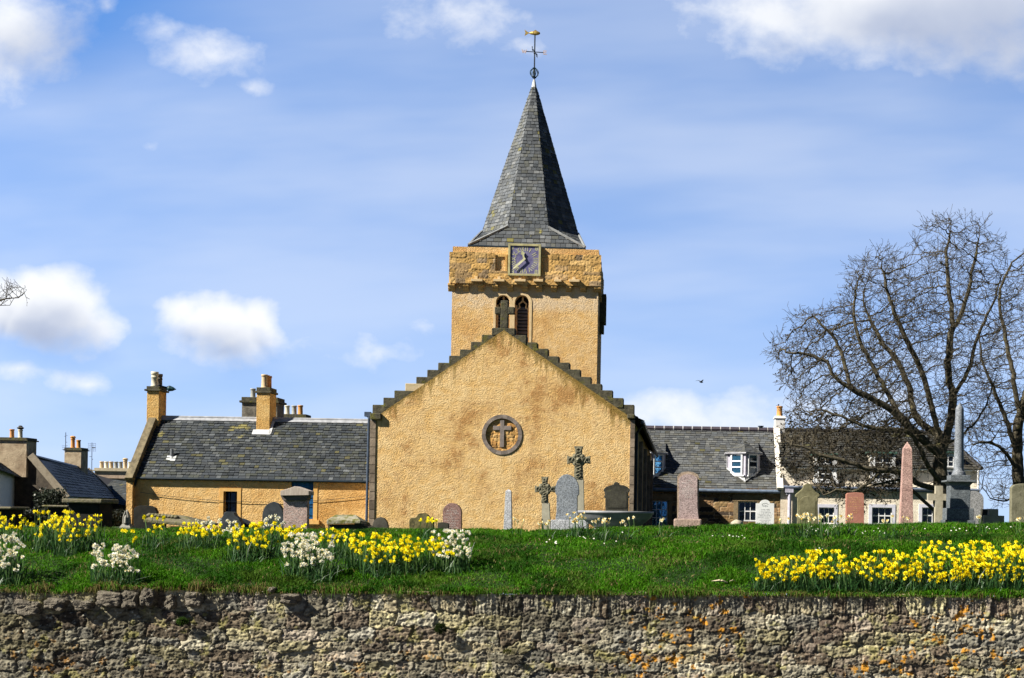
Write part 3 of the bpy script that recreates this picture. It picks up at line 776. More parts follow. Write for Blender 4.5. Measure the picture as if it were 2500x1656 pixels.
    def letter(nm, c, rt, st, mat):
        mb = MB(); N = rt.cross(Vector((0, 0, 1)))
        for (p, q_) in st:
            A, B = c + rt*p[0] + Vector((0, 0, p[1])), c + rt*q_[0] + Vector((0, 0, q_[1])); t = (B - A).normalized()
            mb.obox(A, t, N, t.cross(N), -.008, (B - A).length + .008, -.008, .008, -.013, .013)
        mb.build(nm, mat, vane)
    letter('letter_west', o - ew*.44, ew, [((-.09, .07), (-.045, -.07)), ((-.045, -.07), (0, .05)), ((0, .05), (.045, -.07)), ((.045, -.07), (.09, .07))], M_pale)
    letter('letter_east', o + ew*.44, ew, [((-.06, -.07), (-.06, .07)), ((-.06, .07), (.06, .07)), ((-.06, 0), (.04, 0)), ((-.06, -.07), (.06, -.07))], M_pale)
    letter('letter_north', o + ns*.44, ns, [((-.06, -.07), (-.06, .07)), ((-.06, .07), (.06, -.07)), ((.06, -.07), (.06, .07))], M_iron)
    letter('letter_south', o - ns*.44, ns, [((.06, .07), (-.06, .06)), ((-.06, .06), (-.06, 0)), ((-.06, 0), (.06, 0)), ((.06, 0), (.06, -.07)), ((.06, -.07), (-.06, -.07))], M_iron)
    # fish
    mb = MB(); fz = vz(82.5); K = .0166
    prof = [(-15, .7, .5), (-12, 1.4, 1), (-8, 3.2, 2.0), (-3, 5.0, 3.0), (3, 5.8, 3.4), (8, 5.2, 3.2), (12, 3.8, 2.4), (14.3, 2.0, 1.2), (15.2, .4, .3)]
    seg = 12; vs, fs = [], []
    for (x, h, w) in prof:
        for j in range(seg):
            t = 2*pi*j/seg; vs.append((ax.x - .03 + x*K, ax.y + w*K*cos(t), fz + 1.0*h*K*sin(t) + (0 if x < 12 else -.3*K)))
    for i in range(len(prof) - 1):
        for j in range(seg): fs.append((i*seg + j, (i + 1)*seg + j, (i + 1)*seg + (j + 1) % seg, i*seg + (j + 1) % seg))
    fs += [tuple(range(seg)), tuple((len(prof) - 1)*seg + j for j in range(seg))[::-1]]
    mb.add(vs, fs); fx = lambda x: ax.x - .03 + x*K
    for pts in ([(-14, .9), (-25, 8.4), (-22.5, 0), (-24.5, -7.6), (-14, -.9)], [(-1, 5.0), (2, 8.4), (6, 6.6), (4, 5.2)], [(-11, 1.8), (-9.5, 4), (-7, 3.2)], [(-10, -2), (-9, -4.4), (-6, -3.2)]):
        mb.prism([(fx(a_), fz + b_*K) for a_, b_ in pts], ax.y - .012, ax.y + .012)
    mb.build('fish', M_gold, vane, smooth=False)
build_church()

# ------------------------------------------------------------------ chimneys, pots, windows
M_pot = {n: stone(n + ' clay', c1, c2, 8, .8, .2, .004) for n, c1, c2 in (
    ('buff', (.46, .33, .19), (.58, .45, .29)), ('terracotta', (.42, .19, .07), (.54, .28, .11)), ('grey', (.24, .25, .24), (.36, .36, .33)),
    ('pale', (.52, .47, .36), (.64, .60, .48)), ('orange', (.50, .22, .06), (.58, .30, .10)), ('dark', (.06, .06, .06), (.13, .12, .11)))}
def pot(parent, x, y, z0, r, h, kind, label=None, hat=None, rings=1):
    mb = MB(); mb.lathe((x, y, z0), [(r*1.45, -.02), (r*1.05, h*.06), (r*.98, h*.10), (r*.90, h*.80), (r*.94, h*.84), (r*1.06, h*.86), (r*1.08, h*.94), (r*1.02, h), (r*.78, h), (r*.72, h*.8)] if rings == 1 else
             [(r*1.4, -.02), (r*1.02, h*.08), (r*.95, h*.58), (r*1.08, h*.60), (r*1.08, h*.66), (r*.96, h*.68), (r*.96, h*.80), (r*1.1, h*.82), (r*1.12, h), (r*.85, h), (r*.8, h*.8)], 14)
    o = mb.build('chimney_pot', M_pot[kind], parent, smooth=True)
    if hat == 'cowl':
        mb = MB(); mb.lathe((x, y, z0 + h), [(r*.7, 0), (r*1.5, h*.16), (r*1.6, h*.24), (r*.9, h*.34), (r*.9, h*.44), (r*.3, h*.5)], 8); mb.build('chimney_pot', M_pot['dark'], parent)
    if hat == 'cap':
        mb = MB(); mb.lathe((x, y, z0 + h), [(r*.8, 0), (r*1.35, h*.05), (r*1.45, h*.12), (r*.9, h*.22), (r*.3, h*.24)], 8); mb.build('chimney_pot', M_pot[kind], parent)
    return o
def chimney(parent, px0, px1, py_top, py_base, Y, depth, mat, capm, cap_px=6, cap_py=12, extra=.0, kind=''):
    """Stack with a corbelled cap; py_top is the underside of the cap."""
    a, b = P(px0, (py_top + py_base)/2, Y), P(px1, (py_top + py_base)/2, Y); t, q = P((px0 + px1)/2, py_top, Y).z, P((px0 + px1)/2, py_base, Y).z - extra
    mb = MB(); mb.box(a.x, b.x, Y, Y + depth, q, t); st = mb.build('chimney', mat, parent, bevel=.015)
    k = Y/F; e = cap_px*k; h = cap_py*k
    mb = MB(); mb.box(a.x - e, b.x + e, Y - e, Y + depth + e, t, t + h*.38); mb.box(a.x - e*.2, b.x + e*.2, Y - e*.2, Y + depth + e*.2, t + h*.38, t + h)
    mb.build('chimney_cap', capm, st, bevel=.015)
    return st, t + h, a.x, b.x
M_blockochre = harl('ochre chimney render', (.55, .33, .11), (.42, .22, .06), (.64, .44, .19), .8, .05, 9)
M_glass_blue = glass_mat('window glass with blue sky', (.10, .32, .60), .05, .8)  # blue of the reflected sky put into the glass tint
M_glass_dark = glass_mat('dark window glass', (.03, .045, .07), .06, .6)
M_white = plain('white window paint', (.74, .75, .78), .5, 0, .08)
M_lilac = plain('pale lilac painted margin', (.58, .58, .68), .7, 0, .1)
def window(parent, O, U, W, w, h, cols, rows, glass, fr=.05, bar=.028, N=None, thick=.06, fmat=None, name='window'):
    """A sash seen from outside: O low left corner, U along, W up, N out towards us. The frame is the part, its pane a sub-part."""
    N = N or U.cross(W)
    mb = MB()
    mb.obox(O, U, N, W, 0, fr, 0, thick, 0, h); mb.obox(O, U, N, W, w - fr, w, 0, thick, 0, h)
    mb.obox(O, U, N, W, fr, w - fr, 0, thick, 0, fr); mb.obox(O, U, N, W, fr, w - fr, 0, thick, h - fr, h)
    for i in range(1, cols):
        x = fr + (w - 2*fr)*i/cols; mb.obox(O, U, N, W, x - bar/2, x + bar/2, .012, thick*.75, fr, h - fr)
    for j in range(1, rows):
        z = fr + (h - 2*fr)*j/rows; bb = bar*(1.6 if rows % 2 == 0 and j == rows//2 else 1)
        mb.obox(O, U, N, W, fr, w - fr, .012, thick*.7, z - bb/2, z + bb/2)
    f = mb.build(name, fmat or M_white, parent)
    mb = MB(); mb.obox(O, U, N, W, fr*.5, w - fr*.5, .0, .01, fr*.5, h - fr*.5)
    mb.build('pane', glass, f if parent.parent is None else parent)
    return f
XU, ZU = Vector((1, 0, 0)), Vector((0, 0, 1))
def pxwin(parent, px0, px1, py0, py1, Y, cols, rows, glass, **kw):
    a, b = P(px0, (py0 + py1)/2, Y), P(px1, (py0 + py1)/2, Y); z1, z0 = P((px0 + px1)/2, py0, Y).z, P((px0 + px1)/2, py1, Y).z
    return window(parent, Vector((a.x, Y, z0)), XU, ZU, b.x - a.x, z1 - z0, cols, rows, glass, N=Vector((0, -1, 0)), **kw)

# ------------------------------------------------------------------ the ochre cottage left of the church
def build_cottage():
    YF, YR = 51.0, 53.1
    e0 = P(330, 1166, YF); root = empty('cottage', (P(600, 1200, YF).x, YF, 1.1), 'low ochre cottage with slate roof and blue window joined to the church', 'cottage')
    Lz = lambda z: z
    m = harl('ochre harling of the cottage', (.64, .39, .145), (.47, .25, .075), (.73, .50, .235), .85, .06, 9)
    x0, x1 = P(316, 1200, YF).x, P(902, 1200, YF).x; ze = P(600, 1166, YF).z; zr = P(600, 1024, YR).z
    xa, xb = P(545.5, 1229, YF).x, P(579, 1229, YF).x; za, zb = P(562, 1258, YF).z, P(562, 1200, YF).z
    ba, bb = P(711, 1220, YF).x, P(765, 1220, YF).x; zc, zd = P(738, 1267, YF).z, P(738, 1176.5, YF).z
    rect = lambda a, b, c, d: [(a, c), (b, c), (b, d), (a, d)]
    mb = MB(); mb.prism([(x0, GBASE), (x1, GBASE), (x1, ze), (x0, ze)], YF, YF + .45, [rect(xa, xb, za, zb), rect(ba, bb, zc, zd)])
    mb.prism([(x0, GBASE), (x1, GBASE), (x1, ze - .01), (x0, ze - .01)], YF + .45, YF + 4.2)
    wall = mb.build('wall', m, root)
    mb = MB()    # rear slope body so that the roof is solid
    mb.add([(x0, YF, ze), (x1, YF, ze), (x1, YR, zr - .05), (x0, YR, zr - .05), (x1, 2*YR - YF, ze), (x0, 2*YR - YF, ze)], [(0, 1, 2, 3), (3, 2, 4, 5), (0, 3, 5), (1, 4, 2), (0, 5, 4, 1)])
    mb.build('roof_core', M_dark, root)
    mb = MB(); k = (zr - ze)/(YR - YF); o = .07
    slates(mb, (x0 + .1, YF - o, ze - o*k + .03), (x1 + .05, YF - o, ze - o*k + .03), (x1 + .05, YR, zr), (x0 + .1, YR, zr), .215, .138, .020, SLATE, 2, .07)
    slates(mb, (x1 + .05, 2*YR - YF + o, ze - o*k), (x0 + .1, 2*YR - YF + o, ze - o*k), (x0 + .1, YR, zr), (x1 + .05, YR, zr), .28, .18, .018, SLATE, 3)
    roof = mb.build('roof', attr_mat('cottage slate', .6, 24, .45, .35, .008, [((.19, .17, .06), 2.6, .66, .78)], 0, .35), root)
    mb = MB(); V = Vector((0, YR - YF, zr - ze)).normalized()
    xr0 = P(368, 1020, YR).x
    for s in (1, -1):
        Vs = Vector((0, V.y*s, V.z)); N = Vector((0, -V.z*s, V.y))
        mb.obox(Vector((xr0, YR, zr)), XU, N, Vs, 0, x1 - xr0, .02, .045, -.15, .02)
    mb.tube([(xr0, YR, zr + .05), (x1, YR, zr + .05)], .045, 8)
    mb.build('lead_ridge', plain('dull lead', (.30, .31, .34), .6, 0, .2), roof)
    mb = MB(); mb.tube([(x0 + .2, YF - .11, ze - .09), (x1, YF - .11, ze - .09)], .05, 8)
    dp = P(327.5, 1170, YF)
    mb.tube([(dp.x + .14, YF - .11, ze - .12), (dp.x, YF - .05, ze - .45), (dp.x - .02, YF - .05, GBASE)], .045, 8)
    mb.build('gutter', M_iron, root)
    # left skew (raised gable coping) and its foot
    xs0, xs1 = P(309, 1170, YF - .2).x, P(325, 1170, YF - .2).x
    N = Vector((0, -V.z, V.y)); mb = MB(); foot = Vector((xs0, YF - .26, ze - .26*k*.6))
    ln = (Vector((xs0, YR, zr)) - foot).dot(V)
    mb.obox(foot, XU, N, V, 0, xs1 - xs0 + .06, -.08, .17, -.05, ln + .05)
    mb.obox(Vector((xs0, 2*YR - YF, ze)), XU, Vector((0, V.z, V.y)), Vector((0, -V.y, V.z)), 0, xs1 - xs0 + .06, -.08, .17, -.05, ln)
    mb.build('skew_coping', stone('lichened skew stone', (.09, .075, .05), (.22, .18, .11), 4, .9, .6, .012, (.28, .26, .18), .30, 9), root, bevel=.02)
    mb = MB(); mb.box(xs0 + .02, xs1, YF - .25, YF + 4.2, GBASE, ze - .02); mb.add([(xs0 + .02, YF - .25, ze - .02), (xs1, YF - .25, ze - .02), (xs1, YR, zr), (xs0 + .02, YR, zr), (xs0 + .02, 2*YR - YF, ze - .02), (xs1, 2*YR - YF, ze - .02)], [(0, 1, 2, 3), (3, 2, 5, 4), (0, 3, 4), (1, 5, 2)])
    mb.build('gable_end', m, root)
    # openings
    m_marg = stone('ochre painted margin', (.60, .34, .10), (.68, .42, .15), 5, .85, .2, .005)
    mb = MB(); q = YF - .02
    mb.box(xa - .14, xa, q, YF + .1, za - .1, zb + .12); mb.box(xb, xb + .14, q, YF + .1, za - .1, zb + .12); mb.box(xa, xb, q, YF + .1, zb, zb + .12); mb.box(xa, xb, q, YF + .1, za - .1, za)
    mb.build('window_margin', m_marg, root)
    pxwin(root, 545.5, 579, 1200, 1258, YF + .28, 2, 2, M_glass_dark, fmat=plain('black sash paint', (.015, .015, .016), .6))
    mb = MB(); mb.box(bb, bb + .15, q, YF + .1, zc - .05, zd + .05); mb.box(ba - .12, ba, q, YF + .1, zc - .05, zd + .05)
    mb.box(ba - .12, bb + .24, YF - .1, YF + .12, zc - .19, zc - .04)
    mb.build('door_margin', m_marg, root)
    mb = MB(); yb = YF + .07; nb = 5
    for i in range(nb):
        u0 = ba + (bb - ba)*i/nb + .006; u1 = ba + (bb - ba)*(i + 1)/nb - .006; mb.box(u0, u1, yb, yb + .04, zc, zd)
    for f in (.12, .42, .60, .86): mb.box(ba, bb, yb - .025, yb - .002, zc + (zd - zc)*f - .03, zc + (zd - zc)*f + .03)
    mb.build('blue_shutter', plain('blue painted boards', (.006, .075, .20), .55, 0, .3, 8), root)
    mb = MB(); n = 24
    mb.tube([(x0 + .4 + (x1 - x0 - .5)*i/n, YF - .05, P(345, 1200, YF).z - .03 - .32*(1 - (2*i/n - 1)**2)*.9 + .0*i) for i in range(n + 1)], .009, 4)
    mb.build('wall_cable', M_iron, root)
    # roof vent
    v0 = P(417, 1128, YF + .9)
    yv = YF + .56; zv = ze + (yv - YF)*k
    xv = P(417, 1128, yv).x
    mb = MB(); mb.tube([(xv, yv + .1, zv), (xv, yv + .1, P(417, 1096, yv).z)], .06, 8)
    vent = mb.build('vent_pipe', plain('grey vent pipe', (.16, .17, .19), .5), root)
    mb = MB(); mb.obox(Vector((xv, yv, zv)), XU, N, V, -.17, .17, .02, .04, -.06, .2); mb.lathe((xv, yv + .1, zv + .0), [(.13, 0), (.055, .16)], 10); mb.build('lead_flashing', M_lead, vent)
    # chimneys on the ridge
    st, zt, a, b = chimney(root, 358, 388, 955, 1036, YR - .35, .75, M_blockochre, M_mossstone, 5, 12, .15)
    pot(st, (a + b)/2 - .02, YR - .15, zt, .125, .56, 'pale', rings=2); pot(st, (a + b)/2 + .0, YR + .25, zt, .115, .52, 'dark', rings=2)
    mb = MB(); p0 = P(395, 942, YR); p1 = P(408, 947, YR); p2 = P(414, 949, YR); p3 = P(430, 951, YR)
    mb.tube([p0 - Vector((.12, 0, 0)), p1], .035, 6)
    mb.tube([p1 - Vector((.02, 0, 0)), p1.lerp(p2, .5), p2, p2.lerp(p3, .5), p3], [.05, .10, .11, .08, .01], 8); q_ = P(415, 945.5, YR); mb.tube([q_, q_ + Vector((0, 0, .05))], .03, 6)
    mb.build('bracket_lamp', plain('dark teal metal', (.02, .06, .075), .45), st)
    st, zt, a, b = chimney(root, 626, 659, 960, 1046, YR - .42, .8, M_blockochre, M_mossstone, 3.5, 14, .1)
    for i in range(3): pot(st, (a + b)/2 - .02, YR - .25 + .27*i, zt, .115, .50, 'buff' if i == 0 else 'terracotta')
    mb = MB(); yv = YR - .42; zv = zr - .42*k
    mb.obox(Vector((a, yv, zv)), XU, N, V, -.10, b - a + .08, .02, .05, -.24, .02); mb.obox(Vector((b, yv, zv)), XU, N, V, .0, .1, .02, .05, -.2, .5); mb.build('lead_flashing', M_lead, st)
    for (px, t, q) in ((898, 1150, 1262),):
        pass
build_cottage()

# ------------------------------------------------------------------ houses whose chimneys show over the cottage
def back_house(name_label, px0, px1, Y, py_ridge, pots, stack, mat, seed):
    x0, x1 = P(px0, 1100, Y).x, P(px1, 1100, Y).x; zr = P((px0 + px1)/2, py_ridge, Y).z
    root = empty('house', ((x0 + x1)/2, Y, 1.1), name_label, 'house')
    d = 4.0; ze = zr - 2.6
    mb = MB(); mb.box(x0, x1, Y - d + .3, Y + d - .3, GBASE, ze); mb.build('wall', M_greywall, root)
    mb = MB(); slates(mb, (x0, Y - d, ze - .2), (x1, Y - d, ze - .2), (x1, Y, zr), (x0, Y, zr), .4, .25, .02, SLATE, seed); slates(mb, (x1, Y + d, ze - .2), (x0, Y + d, ze - .2), (x0, Y, zr), (x1, Y, zr), .4, .25, .02, SLATE, seed + 1)
    mb.add([(x0, Y - d + .3, ze), (x0, Y + d - .3, ze), (x0, Y, zr - .1)], [(0, 2, 1)]); mb.add([(x1, Y - d + .3, ze), (x1, Y + d - .3, ze), (x1, Y, zr - .1)], [(0, 1, 2)])
    mb.build('roof', M_slate, root)
    s0, s1, pt, pb, cp, ch, dep = stack
    st, zt, a, b = chimney(root, s0, s1, pt, pb, Y - dep/2, dep, mat, M_mossstone, cp, ch, .8)
    for (ppx, ptop, pbot, kind) in pots:
        x = P(ppx, ptop, Y).x; h = (pbot - ptop)*Y/F
        mb_r = 6.2*Y/F
        pot(st, x, Y, zt - .02, mb_r, h, kind)
    return root
M_greywall = stone('grey rubble wall', (.17, .155, .13), (.30, .27, .22), 2, .9, .5, .02)
M_darkstack = stone('dark blackened stack stone', (.075, .07, .06), (.20, .18, .15), 3, .9, .7, .02, (.13, .13, .10), .35, 5)
back_house('house behind the ochre cottage with a broad blackened chimney stack', 470, 800, 72.0, 1040, [(618, 945, 969, 'grey'), (662.5, 945, 969, 'pale')], (590, 677, 984, 1045, 5, 14, 1.2), M_darkstack, 70)
back_house('house behind the ochre cottage with four clay pots on a low mossy stack', 560, 880, 90.0, 1040, [(685.5, 987, 1011, 'terracotta'), (701.5, 988, 1011, 'pale'), (718.5, 988, 1011, 'grey'), (733.5, 987, 1011, 'orange')], (655, 746, 1022, 1050, 4, 11, 1.2), M_darkstack, 80)

# ------------------------------------------------------------------ the street of houses at the far left
def build_left_houses():
    YN, YFAR = 105.0, 152.0
    nr = P(76.5, 1114, YN); fr = P(214, 1148, YFAR); zr = (nr.z + fr.z)/2
    ne = P(153, 1204, YN); fe = P(279, 1212, YFAR); ze = (ne.z + fe.z)/2
    axis = Vector((fr.x - nr.x, fr.y - nr.y, 0)); axis2 = Vector((fe.x - ne.x, fe.y - ne.y, 0))
    R0, R1 = Vector((nr.x, YN, nr.z)), Vector((fr.x, YFAR, fr.z)); E0, E1 = Vector((ne.x, YN, ne.z)), Vector((fe.x, YFAR, fe.z))
    W0, W1 = R0*2 - E0, R1*2 - E1; W0.z, W1.z = E0.z, E1.z
    root = empty('house', (E0.x, YN, 1.1), 'dark slated house with cream side wall and stone chimneys down the street', 'house')
    dn = lambda p: Vector((p.x, p.y, GBASE))
    U = (E1 - E0).normalized(); N = Vector((U.y, -U.x, 0)).normalized()
    ins = lambda p, d=.25: p - N*d
    m_cream = plain('cream wall paint', (.80, .64, .34), .8, 0, .08)
    mb = MB(); a, b, c, d = ins(E0) + U*.4, ins(E1) - U*.4, ins(W1, -.25) - U*.4, ins(W0, -.25) + U*.4
    mb.hexa([dn(a), dn(b), dn(c), dn(d), a, b, c, d]); mb.build('wall', m_cream, root)
    for q_, f_ in (([dn(E0), dn(W0), W0, R0, E0], (0, 4, 3, 2, 1)), ([dn(E1), dn(W1), W1, R1, E1], (0, 1, 2, 3, 4))):
        mb = MB(); mb.add(q_, [f_]); mb.build('gable_wall', stone('dark gable rubble', (.05, .042, .035), (.11, .09, .07), 2, .9, .6, .03), root)
    mb = MB(); pal = [(.05, .056, .06), (.065, .07, .07), (.04, .045, .05), (.075, .078, .07)]
    over = N*.35 - Vector((0, 0, .25))
    slates(mb, E0 + over, E1 + over, R1, R0, .5, .34, .035, pal, 90); slates(mb, W1 - N*.3, W0 - N*.3, R0, R1, .5, .4, .03, pal, 91)
    roof = mb.build('roof', M_slate, root)
    mb = MB(); mb.tube([R0 + ZU*.06, R1 + ZU*.06], .13, 6); mb.build('lead_ridge', plain('blue slate ridge', (.06, .10, .2), .5), roof)
    for (A, B) in ((R0, E0), (R1, E1)):
        V = (B - A).normalized(); Nn = U.cross(V).normalized(); Nn = Nn if Nn.z > 0 else -Nn
        mb = MB(); mb.obox(A, U, Nn, V, -.3, .35, -.25, .28, -.1, (B - A).length + .5); mb.build('skew_coping', stone('pale skew stone', (.24, .20, .15), (.36, .31, .24), 3, .9, .4), root)
    m_st = stone('pinkish stack rubble', (.27, .20, .135), (.46, .37, .26), 1.6, .9, .7, .03, (.12, .11, .08), .3, 1.2)
    st, zt, x0, x1 = chimney(root, -18, 65, 1076, 1116, YN - .3, 1.6, m_st, M_mossstone, 4, 8, 1.5)
    for px, t, q, kd, h in ((21.5, 1046, 1068, 'terracotta', None), (42, 1047, 1068, 'pale', 'cowl')): pot(st, P(px, 1060, YN).x, YN + .5, zt - .02, 5.4*YN/F, (q - t)*YN/F, kd, hat=h)
    Yb = 140; st, zt, x0, x1 = chimney(root, 157, 198, 1100, 1150, Yb, 1.6, m_st, M_mossstone, 2.5, 7, 1.5)
    for px, t, q, kd, h in ((171.5, 1068, 1092, 'orange', 'cap'), (185.5, 1072, 1092, 'orange', None)): pot(st, P(px, 1080, Yb).x, Yb + .6, zt - .02, 5.0*Yb/F, (q - t)*Yb/F, kd, hat=h)
    M_alu = plain('aerial metal', (.12, .13, .15), .4, .5)
    for (px, t, q, Y, lab, grid) in ((160, 1056, 1100, 139.0, 'thin tv aerial on the left of the orange potted chimney', False), (224, 1081, 1150, 146.0, 'tv aerial with wide mesh on a tall pole above the dark slate roof', True)):
        A, B = P(px, q + 6, Y), P(px + .6, t, Y)
        mb = MB(); mb.tube([A, B], .035, 5)
        o = mb.build('tv_aerial', M_alu, None, origin=A); tag(o, lab, 'aerial')
        mb = MB(); s = Y/F
        for (dz, w, r) in ((8, 5, .02), (9.5, -4, .02), (24, 4, .03), (33, 5, .03)) if not grid else ((12, 9, .04), (13, 8, .04), (34, -6, .03), (41, 3, .04)):
            c = B - ZU*dz*s; mb.tube([c, c + Vector((w*s, 0, w*.06*s))], r, 4)
        if grid:
            for i in range(5): mb.tube([B + Vector((-9*s, 0, -(2 + 4.6*i)*s)), B + Vector((9*s, 0, -(2 + 4.6*i)*s))], .012, 3)
            for i in range(5): mb.tube([B + Vector(((-9 + 4.5*i)*s, 0, -1*s)), B + Vector(((-9 + 4.5*i)*s, 0, -22*s))], .012, 3)
        else:
            for i in range(3): mb.tube([A + Vector((-9*s, 0, (8 + 4.5*i)*s)), A + Vector((3*s, 0, (8 + 4.5*i)*s))], .02, 3)
        mb.build('aerial_element', M_alu, o)
    # windows of the cream wall
    for (p0, p1) in ((.12, .26), (.52, .68)):
        ln = (E1 - E0).length; q0 = E0 + U*ln*p0 - N*.2; w = ln*(p1 - p0)*.9; h = .9
        O = q0 - ZU*(h + .55)
        mb = MB(); mb.obox(O, U, N, ZU, -.9, w + .9, 0, .06, -.3, h + .35); mb.build('window_margin', M_white, root)
        window(root, O + N*.07, U, ZU, w, h, 3, 1, M_glass_dark, .12, .08, N=N, thick=.08)
    # neighbour with the pale wall at the picture's edge
    A, B = Vector((P(-40, 1200, 78).x, 78, 0)), Vector((P(48.5, 1200, 112).x, 112, 0)); U2 = (B - A).normalized(); N2 = Vector((U2.y, -U2.x, 0)); z2 = P(48, 1162, 112).z
    r2 = empty('house', (B.x, B.y, 1.1), 'pale grey walled house under a black roof at the left edge', 'house')
    mb = MB(); C, D = B - N2*7, A - N2*7
    mb.hexa([(A.x, A.y, GBASE), (B.x, B.y, GBASE), (C.x, C.y, GBASE), (D.x, D.y, GBASE), (A.x, A.y, z2), (B.x, B.y, z2), (C.x, C.y, z2), (D.x, D.y, z2)])
    mb.build('wall', plain('pale limewash', (.62, .62, .56), .9, 0, .1), r2)
    mb = MB(); m0, m1 = (A + D)/2, (B + C)/2; zz = z2 + 2.6
    slates(mb, Vector((A.x, A.y, z2)) + N2*.5 - ZU*.3, Vector((B.x, B.y, z2)) + N2*.5 - ZU*.3, Vector((m1.x, m1.y, zz)), Vector((m0.x, m0.y, zz)), .5, .34, .03, [(.02, .022, .024), (.03, .03, .03)], 95)
    slates(mb, Vector((C.x, C.y, z2)), Vector((D.x, D.y, z2)), Vector((m0.x, m0.y, zz)), Vector((m1.x, m1.y, zz)), .5, .34, .03, [(.02, .022, .024)], 96)
    mb.add([(A.x, A.y, z2), (D.x, D.y, z2), (m0.x, m0.y, zz)], [(0, 2, 1)]); mb.add([(B.x, B.y, z2), (C.x, C.y, z2), (m1.x, m1.y, zz)], [(0, 1, 2)])
    mb.build('roof', M_slate, r2)
    # gabled house with the long row of pots
    Y = 165.0; r3 = empty('house', (P(280, 1200, Y).x, Y, 1.1), 'pinkish stone gable with a long row of chimney pots beside the cottage', 'house')
    x0, x1, xm = P(196, 1200, Y).x, P(364, 1200, Y).x, P(280, 1200, Y).x; zt = P(280, 1153, Y).z; ze3 = P(280, 1215, Y).z
    mb = MB(); mb.prism([(x0, GBASE), (x1, GBASE), (x1, ze3), (P(318, 1153, Y).x, zt), (P(242, 1153, Y).x, zt), (x0, ze3)], Y, Y + 14); mb.build('gable_wall', stone('pinkish gable stone', (.26, .19, .14), (.40, .31, .24), 1.2, .9, .5, .03), r3)
    mb = MB(); l0, l1 = Vector((x0 - .3, Y + .3, ze3)), Vector((x0 - .3, Y + 14, ze3)); t0, t1 = Vector((P(242, 1153, Y).x, Y + .3, zt + .1)), Vector((P(242, 1153, Y).x, Y + 14, zt + .1))
    slates(mb, l1, l0, t0, t1, .5, .4, .03, SLATE, 97)
    q0, q1 = Vector((x1 + .3, Y + .3, ze3)), Vector((x1 + .3, Y + 14, ze3)); s0, s1 = Vector((P(318, 1153, Y).x, Y + .3, zt + .1)), Vector((P(318, 1153, Y).x, Y + 14, zt + .1)); slates(mb, q0, q1, s1, s0, .5, .4, .03, SLATE, 98)
    mb.build('roof', M_slate, r3)
    st, zc, a, b = chimney(r3, 231, 318, 1151, 1160, Y - .2, 1.8, stone('pinkish stack stone', (.26, .19, .14), (.40, .31, .24), 1.2, .9, .5, .03), stone('buff cope stone', (.30, .26, .19), (.40, .35, .26), 2, .9, .4), 5, 8, .4)
    kinds = ['buff', 'pale', 'buff', 'grey', 'grey', 'buff', 'pale', 'pale']
    for i in range(8): pot(st, P(242.5 + 11.5*i, 1135, Y).x, Y + .7, zc - .05, 5.0*Y/F, 17.5*Y/F + (.2 if i == 5 else 0), kinds[i], hat='cap' if i == 5 else None)
    # low dark slated building in front of it
    Y = 150.0; r4 = empty('outbuilding', (P(285, 1230, Y).x, Y, 1.1), 'low building with a dark slate roof tucked against the cottage gable', 'outbuilding')
    A, B = P(228, 1222, Y), P(345, 1240, Y - 4); C, D = P(340, 1190, Y + 5), P(216, 1153, Y + 5)
    mb = MB(); slates(mb, A, B, C, D, .5, .35, .03, [(.035, .04, .042), (.05, .052, .05)], 99); mb.build('roof', M_slate, r4)
    mb = MB(); mb.hexa([(A.x, A.y + .4, GBASE), (B.x, B.y + .4, GBASE), (C.x, C.y, GBASE), (D.x, D.y, GBASE), (A.x, A.y + .4, A.z - .1), (B.x, B.y + .4, B.z - .1), (C.x, C.y, C.z - .2), (D.x, D.y, D.z - .2)]); mb.build('wall', M_darkstack, r4)
build_left_houses()

